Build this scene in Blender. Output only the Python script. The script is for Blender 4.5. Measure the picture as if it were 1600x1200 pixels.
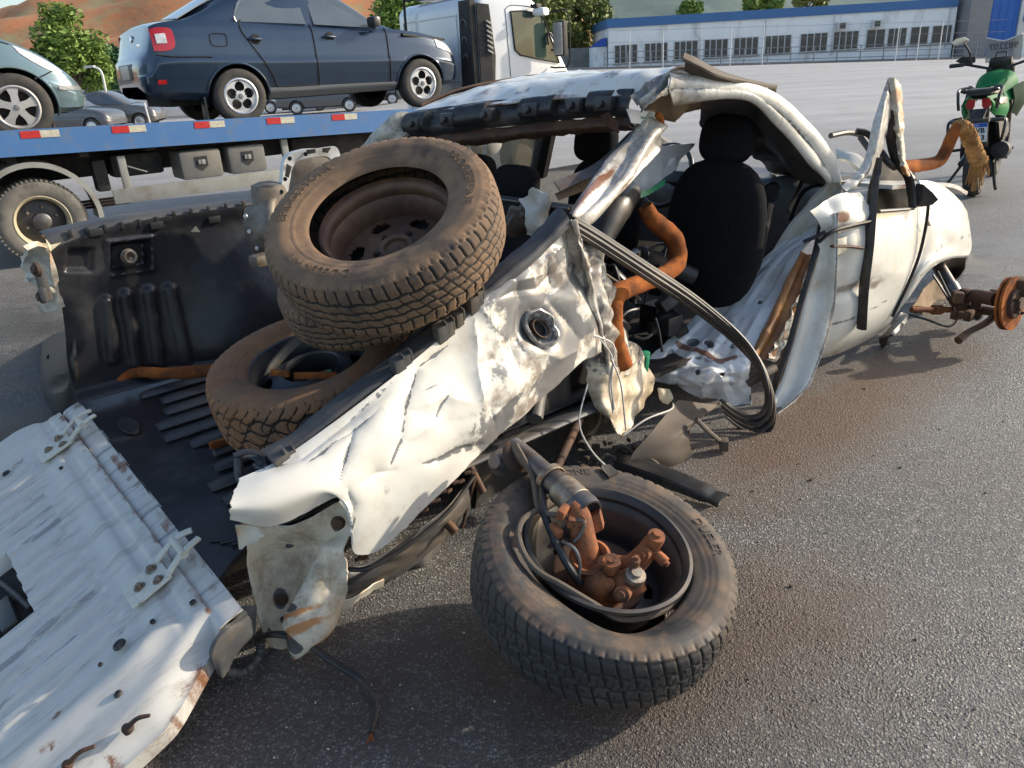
import bpy, bmesh, math, random
import numpy as np
from mathutils import Vector, Matrix, noise as mnoise

for o in list(bpy.data.objects): bpy.data.objects.remove(o)
scn = bpy.context.scene
COL = scn.collection
rad = math.radians

# ------------------------------------------------------------------ camera
CAM_F, PITCH, ROLL, CAM_H = 1200.0, rad(22.5), rad(3.5), 1.5
fw = np.array([0, math.cos(PITCH), -math.sin(PITCH)])
_r0 = np.array([1.0, 0, 0]); _u0 = np.cross(_r0, fw)
CR = _r0*math.cos(ROLL) - _u0*math.sin(ROLL)
CU = _u0*math.cos(ROLL) + _r0*math.sin(ROLL)
CC = np.array([0, 0, CAM_H])
cam_d = bpy.data.cameras.new('camera'); cam = bpy.data.objects.new('camera', cam_d); COL.objects.link(cam)
m3 = Matrix((CR, CU, -fw)).transposed()
cam.matrix_world = Matrix.Translation(Vector(CC)) @ m3.to_4x4()
cam_d.sensor_width = 36; cam_d.lens = CAM_F/1600*36; cam_d.clip_start = .05; cam_d.clip_end = 6000
scn.camera = cam

# ------------------------------------------------------------------ light
SUN_AZ, SUN_EL = 14.0, 24.5          # azimuth measured from +X towards +Y
w = bpy.data.worlds.new('World'); scn.world = w; w.use_nodes = True
nt = w.node_tree; bg = nt.nodes['Background']
sky = nt.nodes.new('ShaderNodeTexSky'); sky.sky_type = 'NISHITA'; sky.sun_disc = False
sky.sun_elevation = rad(SUN_EL); sky.sun_rotation = rad(90-SUN_AZ)
sky.air_density = 1.0; sky.dust_density = 1.6; sky.ozone_density = 1.0
nt.links.new(sky.outputs[0], bg.inputs[0]); bg.inputs[1].default_value = 0.15
sd = bpy.data.lights.new('sun', 'SUN'); sun = bpy.data.objects.new('sun', sd); COL.objects.link(sun)
sd.energy = 3.4; sd.angle = rad(1.2); sd.color = (1.0, .90, .74)
_s = Vector((math.cos(rad(SUN_AZ))*math.cos(rad(SUN_EL)), math.sin(rad(SUN_AZ))*math.cos(rad(SUN_EL)), math.sin(rad(SUN_EL))))
sun.rotation_euler = _s.to_track_quat('Z', 'Y').to_euler()
scn.view_settings.view_transform = 'Standard'; scn.view_settings.look = 'None'
scn.view_settings.exposure = 0.62; scn.view_settings.gamma = 1; scn.view_settings.use_curve_mapping = False
scn.cycles.max_bounces = 8; scn.cycles.transparent_max_bounces = 12

# ------------------------------------------------------------------ frames: a pixel of the photograph and one known coordinate give a point
def ray(px, py): return fw + CR*((px-800)/CAM_F) + CU*((600-py)/CAM_F)
class Frame:
    def __init__(s, o, psi):
        s.o = np.array(o, float); s.psi = psi
        s.f = np.array([math.cos(psi), math.sin(psi), 0]); s.l = np.array([-math.sin(psi), math.cos(psi), 0])
    def loc(s, p): d = np.array(p)-s.o; return (d@s.f, d@s.l, d[2])
    def world(s, p): return s.o + s.f*p[0] + s.l*p[1] + np.array([0, 0, p[2]])
    def L(s, px, py, l): d = ray(px, py); return s.loc(CC + d*((l-(CC-s.o)@s.l)/(d@s.l)))
    def A(s, px, py, f): d = ray(px, py); return s.loc(CC + d*((f-(CC-s.o)@s.f)/(d@s.f)))
    def Z(s, px, py, z): d = ray(px, py); return s.loc(CC + d*((z+s.o[2]-CAM_H)/d[2]))
    def D(s, px, py, dep): return s.loc(CC + ray(px, py)*dep)
    def px(s, Q):                                   # local points (...,3) -> pixels (...,2)
        W = s.o + Q[..., 0:1]*s.f + Q[..., 1:2]*s.l + Q[..., 2:3]*np.array([0, 0, 1.0])
        v = W-CC; d = v@fw
        return np.stack([800+CAM_F*(v@CR)/d, 600-CAM_F*(v@CU)/d], -1)
VF = Frame((-.60, 1.69, 0), rad(39))                # the wreck: f forward, l to its left
TF = Frame((-4.28, 7.32, 0), rad(35))               # the flatbed truck
WF = Frame((0, 0, 0), 0)

# ------------------------------------------------------------------ materials
MATS = {}
def M(name, c1, c2=None, s=6, c3=None, s3=2.5, t3=.55, w3=.08, rough=.5, r3=None, metal=0, bump=0, bs=60, coat=0, attr=False,
      grey=(.10, .10, .105), rust=(.19, .065, .022), dirt=(.16, .10, .06), spec=.5, trans=0, emit=None, alpha=1, stretch=None):
    m = bpy.data.materials.new(name); m.use_nodes = True; MATS[name] = m
    n = m.node_tree.nodes; lk = m.node_tree.links; b = n['Principled BSDF']
    tc = n.new('ShaderNodeTexCoord'); vec = tc.outputs['Object']
    if stretch:
        mp = n.new('ShaderNodeMapping'); mp.inputs['Scale'].default_value = stretch; lk.new(vec, mp.inputs[0]); vec = mp.outputs[0]
    def noise(sc, det=7, r=.6):
        t = n.new('ShaderNodeTexNoise'); t.inputs['Scale'].default_value = sc; t.inputs['Detail'].default_value = det
        t.inputs['Roughness'].default_value = r; lk.new(vec, t.inputs['Vector']); return t.outputs['Fac']
    def ramp(v, a, bb):
        t = n.new('ShaderNodeMapRange'); t.inputs[1].default_value = a; t.inputs[2].default_value = bb; lk.new(v, t.inputs[0]); return t.outputs[0]
    def mix(fac, a, c):
        t = n.new('ShaderNodeMix'); t.data_type = 'RGBA'; lk.new(fac, t.inputs[0])
        if isinstance(a, tuple): t.inputs[6].default_value = (*a, 1)
        else: lk.new(a, t.inputs[6])
        t.inputs[7].default_value = (*c, 1); return t.outputs[2]
    colr = c1
    if c2: colr = mix(ramp(noise(s), .35, .65), c1, c2)
    ro = None
    if c3:
        f3 = ramp(noise(s3, 10, .68), t3-w3, t3+w3); colr = mix(f3, colr, c3)
        if r3 is not None:
            t = n.new('ShaderNodeMapRange'); t.inputs[3].default_value = rough; t.inputs[4].default_value = r3; lk.new(f3, t.inputs[0]); ro = t.outputs[0]
    if attr:
        at = n.new('ShaderNodeAttribute'); at.attribute_name = 'wear'
        sp = n.new('ShaderNodeSeparateColor'); lk.new(at.outputs['Color'], sp.inputs[0])
        nz = noise(42, 9, .74)
        def gate(o, k=.9, w_=.5):
            a = n.new('ShaderNodeMath'); a.operation = 'MULTIPLY_ADD'; lk.new(o, a.inputs[0]); a.inputs[1].default_value = 1.4
            bq = n.new('ShaderNodeMath'); bq.operation = 'MULTIPLY_ADD'; lk.new(nz, bq.inputs[0]); bq.inputs[1].default_value = 1.3; bq.inputs[2].default_value = -.65-.36; lk.new(bq.outputs[0], a.inputs[2])
            t = n.new('ShaderNodeMapRange'); t.inputs[1].default_value = 0; t.inputs[2].default_value = w_; t.inputs[4].default_value = k; lk.new(a.outputs[0], t.inputs[0]); return t.outputs[0]
        colr = mix(gate(sp.outputs[2], .72), colr, dirt)
        colr = mix(gate(sp.outputs[0], .95, .14), colr, grey)
        colr = mix(gate(sp.outputs[1], .92, .45), colr, rust)
    if isinstance(colr, tuple): b.inputs['Base Color'].default_value = (*colr, 1)
    else: lk.new(colr, b.inputs['Base Color'])
    b.inputs['Roughness'].default_value = rough
    if ro: lk.new(ro, b.inputs['Roughness'])
    b.inputs['Metallic'].default_value = metal; b.inputs['Coat Weight'].default_value = coat; b.inputs['Coat Roughness'].default_value = .06
    b.inputs['Specular IOR Level'].default_value = spec; b.inputs['Transmission Weight'].default_value = trans; b.inputs['Alpha'].default_value = alpha
    if emit: b.inputs['Emission Color'].default_value = (*emit[:3], 1); b.inputs['Emission Strength'].default_value = emit[3]
    if bump:
        bn = n.new('ShaderNodeBump'); bn.inputs['Strength'].default_value = min(1, bump*4); bn.inputs['Distance'].default_value = bump*.02
        lk.new(noise(bs, 6), bn.inputs['Height']); lk.new(bn.outputs[0], b.inputs['Normal'])
    return m
M('white_paint', (.76, .735, .665), (.70, .67, .59), 4, (.50, .42, .30), 3.2, .63, .1, rough=.3, r3=.7, coat=.5, attr=True, grey=(.17, .17, .17), bump=.015, bs=14)
M('white_inner', (.70, .68, .59), (.62, .585, .48), 7, (.44, .35, .22), 5, .62, .12, rough=.5, r3=.8, attr=True, rust=(.46, .20, .055), bump=.03, bs=30)
M('tailgate_paint', (.62, .595, .54), (.57, .545, .49), 4, (.43, .41, .37), 3.2, .60, .09, rough=.42, r3=.75, attr=True, grey=(.30, .30, .295), bump=.008, bs=20, stretch=(1.6, 9, 2))
M('cream_inner', (.80, .71, .56), (.74, .62, .46), 7, (.46, .32, .15), 5, .62, .12, rough=.5, r3=.8, attr=True, rust=(.48, .19, .045), dirt=(.22, .15, .08), bump=.02, bs=30)
M('beige_primer', (.55, .46, .30), (.62, .54, .38), 6, (.26, .17, .09), 7, .6, .1, rough=.55, attr=True)
M('liner', (.014, .015, .019), (.022, .023, .027), 9, (.055, .05, .045), 4, .66, .14, rough=.36, r3=.7, bump=.05, bs=160, attr=True, grey=(.06, .06, .06), dirt=(.09, .075, .06))
M('liner_dusty', (.042, .046, .052), (.06, .062, .065), 9, (.11, .09, .07), 5, .6, .12, rough=.6, bump=.05, bs=140, attr=True)
M('black_plastic', (.02, .02, .021), (.03, .03, .03), 20, (.10, .08, .06), 6, .62, .1, rough=.4, bump=.03, bs=120)
M('grey_plastic', (.06, .062, .065), (.08, .08, .08), 12, (.14, .11, .08), 6, .58, .12, rough=.55, bump=.03, bs=90)
M('blackout', (.012, .012, .012), (.02, .018, .016), 15, (.05, .035, .025), 8, .6, .1, rough=.85)
M('seat_cloth', (.012, .012, .013), (.017, .017, .018), 60, rough=1.0, spec=.1, bump=.05, bs=300)
M('rubber', (.028, .028, .029), (.038, .036, .035), 8, (.105, .078, .056), 4.2, .57, .14, rough=.62, r3=.9, bump=.04, bs=110, attr=True, grey=(.016, .015, .014), rust=(.21, .095, .04), dirt=(.165, .105, .065))
M('rubber_muddy', (.25, .125, .062), (.31, .15, .07), 7, (.13, .09, .06), 5, .58, .12, rough=.9, bump=.1, bs=90, attr=True, grey=(.022, .018, .015), rust=(.24, .10, .04), dirt=(.19, .11, .06))
M('rubber_brown', (.17, .105, .06), (.23, .14, .078), 6, (.05, .042, .037), 2.6, .56, .1, rough=.85, bump=.08, bs=90, attr=True, grey=(.022, .02, .018), rust=(.30, .13, .05), dirt=(.28, .17, .095))
M('weatherstrip', (.018, .017, .016), (.032, .028, .025), 9, (.085, .066, .05), 6, .58, .12, rough=.45, bump=.04, bs=70)
M('rim_rust', (.12, .062, .042), (.085, .045, .033), 12, (.21, .12, .065), 7, .55, .12, rough=.6, metal=.25, bump=.06, bs=70)
M('rim_dark', (.05, .047, .045), (.07, .063, .057), 12, (.12, .085, .06), 6, .63, .1, rough=.42, metal=.35, bump=.03, bs=70)
M('rim_black', (.028, .030, .036), (.04, .042, .048), 12, (.11, .07, .045), 7, .62, .1, rough=.45, metal=.2, bump=.03, bs=70)
M('rust', (.38, .13, .045), (.26, .085, .032), 22, (.09, .042, .026), 13, .54, .12, rough=.85, bump=.15, bs=120)
M('rust_pipe', (.40, .125, .030), (.27, .08, .022), 14, (.11, .042, .02), 9, .53, .12, rough=.9, spec=.15, bump=.2, bs=90)
M('frayed_fibre', (.46, .27, .11), (.34, .18, .07), 14, (.20, .10, .045), 9, .57, .1, rough=1, spec=.05)
M('rust_dark', (.085, .045, .03), (.05, .032, .025), 18, (.16, .075, .035), 9, .58, .12, rough=.75, metal=.2, bump=.12, bs=100)
M('rust_stain', (.50, .24, .07), (.42, .17, .05), 7, (.20, .08, .03), 8, .56, .12, rough=.45, coat=.2)
M('aluminium', (.72, .71, .68), (.62, .60, .56), 18, (.40, .35, .28), 7, .6, .1, rough=.45, metal=.35, bump=.08, bs=90)
M('cast_alu', (.27, .235, .19), (.20, .165, .125), 14, (.10, .075, .055), 8, .55, .14, rough=.6, metal=.35, bump=.12, bs=60)
M('steel_grey', (.15, .15, .155), (.11, .105, .10), 14, (.14, .075, .04), 7, .58, .12, rough=.45, metal=.6, bump=.05, bs=80)
M('chrome', (.75, .75, .76), rough=.12, metal=1)
M('bolt_steel', (.34, .31, .26), (.24, .19, .14), 30, (.20, .10, .05), 40, .56, .1, rough=.5, metal=.6)
M('brown_plate', (.10, .078, .058), (.13, .098, .07), 9, (.055, .045, .036), 5, .58, .12, rough=.75, bump=.04, bs=70, attr=True)
M('beige_board', (.33, .25, .165), (.26, .18, .11), 8, (.16, .09, .05), 7, .58, .14, rough=.9, bump=.05)
M('white_cable', (.62, .60, .56), (.50, .47, .42), 30, rough=.5)
M('green_plastic', (.02, .22, .10), (.03, .28, .14), 20, rough=.35)
M('grey_fabric', (.11, .115, .12), (.14, .145, .15), 30, rough=.8)
M('dash_grey', (.12, .13, .14), (.16, .17, .18), 9, (.22, .19, .16), 6, .6, .1, rough=.6)
M('sticker', (.72, .72, .69), rough=.5)
M('sticker_green', (.05, .25, .14), rough=.5)
M('far_glass', (.16, .19, .19), (.20, .23, .22), 3, rough=.08, alpha=.55, spec=.7)

# ------------------------------------------------------------------ mesh helpers
def spline(P, n):
    P = np.asarray(P, float); K = len(P)
    if K == 2: t = np.linspace(0, 1, n+1).reshape(-1, *([1]*(P.ndim-1))); return P[0]*(1-t)+P[1]*t
    E = np.vstack([2*P[0:1]-P[1:2], P, 2*P[-1:]-P[-2:-1]]); out = []
    for i in range(K-1):
        p0, p1, p2, p3 = E[i:i+4]
        t = np.linspace(0, 1, n, endpoint=False)
        t = t.reshape(-1, *([1]*(P.ndim-1)))
        out.append(.5*(2*p1+(p2-p0)*t+(2*p0-5*p1+4*p2-p3)*t*t+(3*p1-p0-3*p2+p3)*t**3))
    out.append(P[-1:]); return np.concatenate(out, 0)
def net2grid(net, su, sv):
    A = np.array(net, float); A = spline(A, sv); A = np.swapaxes(spline(np.swapaxes(A, 0, 1), su), 0, 1); return A
def hsh(i, j, k, s):
    h = (i*374761393 + j*668265263 + k*2147483647 + s*1274126177) & 0xFFFFFFFF
    h = ((h ^ (h >> 13))*1274126177) & 0xFFFFFFFF
    return ((h ^ (h >> 16)) & 0xFFFF)/65535.0
def vnoise(P, sc, seed=0, octv=3):
    out = np.zeros(P.shape[:-1]); a = 1; tot = 0
    for o in range(octv):
        Q = P*sc; I = np.floor(Q).astype(np.int64); T = Q-I; T = T*T*(3-2*T); r = 0
        for dx in (0, 1):
            for dy in (0, 1):
                for dz in (0, 1):
                    wgt = (T[..., 0] if dx else 1-T[..., 0])*(T[..., 1] if dy else 1-T[..., 1])*(T[..., 2] if dz else 1-T[..., 2])
                    r = r + wgt*hsh(I[..., 0]+dx, I[..., 1]+dy, I[..., 2]+dz, seed+o*17)
        out += a*(r*2-1); tot += a; a *= .5; sc *= 2.03
    return out/tot
def crumple(Q, size, seed=0):                        # straight sharp folds, as creased sheet steel takes
    rs = np.random.RandomState(seed+700); h = np.zeros(Q.shape[:-1])
    for k in range(5):
        d = rs.normal(0, 1, 3); d /= np.linalg.norm(d); x = (Q@d)/size*rs.uniform(.45, .95)+rs.uniform(0, 9)+.3*vnoise(Q, .55/size, seed+k, 2)
        h += (np.abs((x % 1)-.5)*4-1)*np.clip(vnoise(Q, .45/size, seed+31*k, 1)*1.6+.45, 0, 1)
    return h*.6+.08*dents(Q, size, seed)
def dents(Q, size, seed=0):                        # cones and ridges of buckled sheet metal, about -1..1
    rs = np.random.RandomState(seed); F = Q.reshape(-1, 3)
    area = np.linalg.norm(Q[-1, 0]-Q[0, 0])*np.linalg.norm(Q[0, -1]-Q[0, 0])+.01
    k = int(max(5, min(260, area/size**2*1.3)))
    S = F[rs.randint(0, len(F), k)] + rs.normal(0, size*.2, (k, 3)); sg = rs.choice([-1, 1], k)*rs.uniform(.4, 1, k)
    d = np.linalg.norm(F[:, None]-S[None], axis=2); i = d.argmin(1); dm = d[np.arange(len(F)), i]
    d2 = np.partition(d, 1, axis=1)[:, 1]
    edge = np.clip((d2-dm)/size, 0, 1)
    return ((sg[i]*edge*.8) + (dm/size-.45)*.7).reshape(Q.shape[:-1])
def polydist(PX, poly):
    d = np.full(PX.shape[:-1], 1e9)
    for a, b in zip(poly[:-1], poly[1:]):
        a = np.array(a, float); b = np.array(b, float); ab = b-a
        t = np.clip(((PX-a)@ab)/(ab@ab), 0, 1); d = np.minimum(d, np.linalg.norm(PX-a-t[..., None]*ab, axis=-1))
    return d
def grid_normals(Q):
    du = np.gradient(Q, axis=1); dv = np.gradient(Q, axis=0); n = np.cross(dv, du)
    return n/(np.linalg.norm(n, axis=-1, keepdims=True)+1e-12)
def tagx(o, label=None, cat=None, group=None, kind=None):
    if label: o['label'] = label
    if cat: o['category'] = cat
    if group: o['group'] = group
    if kind: o['kind'] = kind
    return o
def link(name, me, mat, par=None):
    o = bpy.data.objects.new(name, me); COL.objects.link(o)
    if mat: me.materials.append(MATS[mat] if isinstance(mat, str) else mat)
    if par: o.parent = par
    return o
def finish(me, ang=38, smooth=True):
    if smooth: me.shade_smooth(); me.set_sharp_from_angle(angle=rad(ang))
def thing(name, label, cat, loc=(0, 0, 0), rz=0, group=None):
    o = bpy.data.objects.new(name, None); COL.objects.link(o); o.location = loc; o.rotation_euler = (0, 0, rz); o.empty_display_size = .1
    return tagx(o, label, cat, group)
def sheet(name, net, mat, par, su=10, sv=10, th=.004, fn=None, frame=VF, tear=0, ang=30, edge_rust=.55, grid=None, keep=None, label=None):
    Q = net2grid(net, su, sv) if grid is None else np.asarray(grid, float)
    N = grid_normals(Q); nv, nu = Q.shape[:2]
    U, Vv = np.meshgrid(np.linspace(0, 1, nu), np.linspace(0, 1, nv))
    wear = np.zeros((nv, nu, 3))
    L_u = np.linalg.norm(Q[nv//2, -1]-Q[nv//2, 0])+.01; L_v = np.linalg.norm(Q[-1, nu//2]-Q[0, nu//2])+.01
    ed = np.minimum(np.minimum(U, 1-U)*L_u, np.minimum(Vv, 1-Vv)*L_v)
    if edge_rust: wear[..., 1] = edge_rust*np.clip(1-ed/.014, 0, 1)*(.5+.9*vnoise(Q, 14, 5))
    if fn:
        PX = frame.px(Q) if frame else None
        d, wv = fn(Q, PX, U, Vv)
        if d is not None: Q = Q + N*d[..., None]
        if wv is not None: wear = np.maximum(wear, wv)
        N = grid_normals(Q)
    if tear:                                             # ragged edges where the sheet has ripped
        rs = np.random.RandomState(nu*7+nv)
        def rag(m, Ln): k = max(4, int(Ln/.022)); x = np.sort(rs.rand(k)); return np.interp(np.linspace(0, 1, m), x, rs.rand(k))
        for e, ax in ((-1, 0), (0, 0), (-1, 1), (0, 1)):
            if e == 0 and ax == 0: continue
            if ax == 0: ins = Q[-4]-Q[-1]; ins /= np.linalg.norm(ins, axis=-1, keepdims=True)+1e-9; a = (rag(nu, L_u)*tear)[:, None]*ins
            else: j = 3 if e == 0 else -4; ins = Q[:, j]-Q[:, e]; ins /= np.linalg.norm(ins, axis=-1, keepdims=True)+1e-9; a = (rag(nv, L_v)*tear)[:, None]*ins
            for r, f in ((0, 1), (1, .66), (2, .33)):
                if ax == 0: Q[-1-r] += a*f
                elif e == 0: Q[:, r] += a*f
                else: Q[:, -1-r] += a*f
    V1 = Q.reshape(-1, 3); n = nv*nu
    idx = np.arange(n).reshape(nv, nu)
    fc = np.stack([idx[:-1, :-1], idx[1:, :-1], idx[1:, 1:], idx[:-1, 1:]], -1).reshape(-1, 4)
    if keep is not None: fc = fc[keep(Q)[:-1, :-1].reshape(-1)]
    if th:
        V2 = (Q-N*th).reshape(-1, 3); used = {}
        eg = np.concatenate([fc[:, [0, 1]], fc[:, [1, 2]], fc[:, [2, 3]], fc[:, [3, 0]]])
        key = set(map(tuple, eg.tolist())); side = [(a, b, b+n, a+n) for a, b in key if (b, a) not in key]
        side = [(b, a, a+n, b+n) for (a, b, _, _) in side]
        faces = fc.tolist() + (fc[:, ::-1]+n).tolist() + side
        verts = np.vstack([V1, V2]); wr = np.vstack([wear.reshape(-1, 3)]*2)
    else: faces = fc.tolist(); verts = V1; wr = wear.reshape(-1, 3)
    me = bpy.data.meshes.new(name); me.from_pydata(verts.tolist(), [], faces)
    at = me.attributes.new('wear', 'FLOAT_COLOR', 'POINT'); at.data.foreach_set('color', np.hstack([np.clip(wr, 0, 1), np.ones((len(wr), 1))]).astype(np.float32).ravel())
    finish(me, ang); o = link(name, me, mat, par)
    if label: o['label'] = label
    return o
class MB:
    def __init__(s): s.v = []; s.f = []
    def add(s, vs, fs, mx=None):
        o = len(s.v)
        for p in vs: s.v.append(tuple((mx @ Vector(p)) if mx else p))
        s.f += [tuple(i+o for i in f) for f in fs]; return s
    def box(s, c, d, rz=0, bev=0, mx=None):
        c = Vector(c); h = Vector(d)/2; R = Matrix.Rotation(rz, 4, 'Z') if not isinstance(rz, Matrix) else rz.to_4x4()
        T = Matrix.Translation(c) @ R
        if mx: T = mx @ T
        if not bev:
            vs = [(x*h.x, y*h.y, z*h.z) for x in (-1, 1) for y in (-1, 1) for z in (-1, 1)]
            return s.add(vs, [(0, 1, 3, 2), (4, 6, 7, 5), (0, 4, 5, 1), (2, 3, 7, 6), (0, 2, 6, 4), (1, 5, 7, 3)], T)
        bm = bmesh.new(); bmesh.ops.create_cube(bm, size=2)
        for v in bm.verts: v.co = Vector((v.co.x*h.x, v.co.y*h.y, v.co.z*h.z))
        bmesh.ops.bevel(bm, geom=bm.edges[:], offset=min(bev, .49*min(d)), segments=2, affect='EDGES', profile=.6)
        bm.verts.index_update(); s.add([v.co.copy() for v in bm.verts], [[v.index for v in f.verts] for f in bm.faces], T); bm.free(); return s
    def tube(s, pts, r, n=10, sm=5, cap=True, mx=None, flat=1.0, hollow=0):
        P = spline(pts, sm) if len(pts) > 2 and sm > 1 else np.array(pts, float)
        K = len(P); r = np.interp(np.linspace(0, 1, K), np.linspace(0, 1, len(r)), r) if hasattr(r, '__len__') else np.full(K, r)
        T = np.gradient(P, axis=0); up = Vector((0, 0, 1)); vs = []; prev = None
        for i in range(K):
            t = Vector(T[i]).normalized()
            if prev is None:
                a = t.cross(up)
                if a.length < .1: a = t.cross(Vector((1, 0, 0)))
            else: a = prev - t*prev.dot(t)
            a.normalize(); prev = a; b = t.cross(a)
            for k in range(n):
                q = 2*math.pi*k/n; vs.append(Vector(P[i]) + a*math.cos(q)*r[i] + b*math.sin(q)*r[i]*flat)
        fs = [(i*n+k, i*n+(k+1) % n, (i+1)*n+(k+1) % n, (i+1)*n+k) for i in range(K-1) for k in range(n)]
        if hollow:
            for e, ii in ((0, 0), (1, K-1)):
                base = len(vs); c = Vector(P[ii]); inw = Vector(P[1 if e == 0 else K-2]) - c; inw.normalize()
                for k in range(n): vs.append(c + (vs[ii*n+k]-c)*.86)
                for k in range(n): vs.append(c + (vs[ii*n+k]-c)*.84 + inw*hollow)
                for k in range(n):
                    k2 = (k+1) % n; q1 = (ii*n+k, base+k, base+k2, ii*n+k2); q2 = (base+k, base+n+k, base+n+k2, base+k2)
                    fs += [q1, q2] if e else [q1[::-1], q2[::-1]]
                fs.append(tuple(base+n+k for k in range(n)))
        elif cap: fs += [tuple(range(n))[::-1], tuple((K-1)*n+k for k in range(n))]
        return s.add(vs, fs, mx)
    def lathe(s, prof, n=32, mx=None, closed=False):      # prof: (r, z) about local z
        vs = []; K = len(prof)
        for r, z in prof:
            for k in range(n): a = 2*math.pi*k/n; vs.append((r*math.cos(a), r*math.sin(a), z))
        fs = []
        for i in range(K if closed else K-1):
            j = (i+1) % K
            for k in range(n): k2 = (k+1) % n; fs.append((i*n+k, i*n+k2, j*n+k2, j*n+k))
        if not closed:
            if prof[0][0] > 1e-6 and prof[0][0] < .0: pass
        return s.add(vs, fs, mx)
    def cyl(s, a, b, r, n=16, mx=None): return s.tube([a, b], r, n, 1, True, mx)
    def prism(s, poly, dirv, mx=None):                    # poly: 3D points, extruded by dirv
        n = len(poly); d = Vector(dirv); vs = [Vector(p) for p in poly] + [Vector(p)+d for p in poly]
        return s.add(vs, [tuple(range(n)), tuple(range(2*n-1, n-1, -1))] + [(i, i+n, (i+1) % n+n, (i+1) % n) for i in range(n)], mx)
    def obj(s, name, mat, par=None, ang=38, smooth=True, label=None, wear=None):
        me = bpy.data.meshes.new(name); me.from_pydata([tuple(p) for p in s.v], [], s.f)
        bm = bmesh.new(); bm.from_mesh(me); bmesh.ops.recalc_face_normals(bm, faces=bm.faces); bm.to_mesh(me); bm.free()
        if wear is not None:
            at = me.attributes.new('wear', 'FLOAT_COLOR', 'POINT'); at.data.foreach_set('color', np.tile(np.array([*wear, 1], np.float32), len(me.vertices)))
        finish(me, ang, smooth); o = link(name, me, mat, par)
        if label: o['label'] = label
        return o
def _pieces(mb):                                          # connected pieces of a mesh builder
    par = list(range(len(mb.v)))
    def fnd(a):
        while par[a] != a: par[a] = par[par[a]]; a = par[a]
        return a
    for f in mb.f:
        r = fnd(f[0])
        for i in f[1:]: par[fnd(i)] = r
    gr = {}
    for f in mb.f: gr.setdefault(fnd(f[0]), []).append(f)
    out = []
    for fs in gr.values():
        ids = sorted({i for f in fs for i in f}); mp = {a: b for b, a in enumerate(ids)}; q = MB(); q.v = [mb.v[i] for i in ids]; q.f = [tuple(mp[i] for i in f) for f in fs]; out.append(q)
    return out
def each(mb, name, mat, par=None, **k): return [q.obj(name, mat, par, **k) for q in _pieces(mb)]
def axis_mx(c, n, spin=0):                                # matrix taking local z to n, at c
    q = Vector(n).normalized().to_track_quat('Z', 'Y'); return Matrix.Translation(Vector(c)) @ q.to_matrix().to_4x4() @ Matrix.Rotation(spin, 4, 'Z')
def copy_tree(o, parent=None):
    c = o.copy(); COL.objects.link(c); c.parent = parent
    for ch in [x for x in bpy.data.objects if x.parent == o]: copy_tree(ch, c)
    return c

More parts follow.
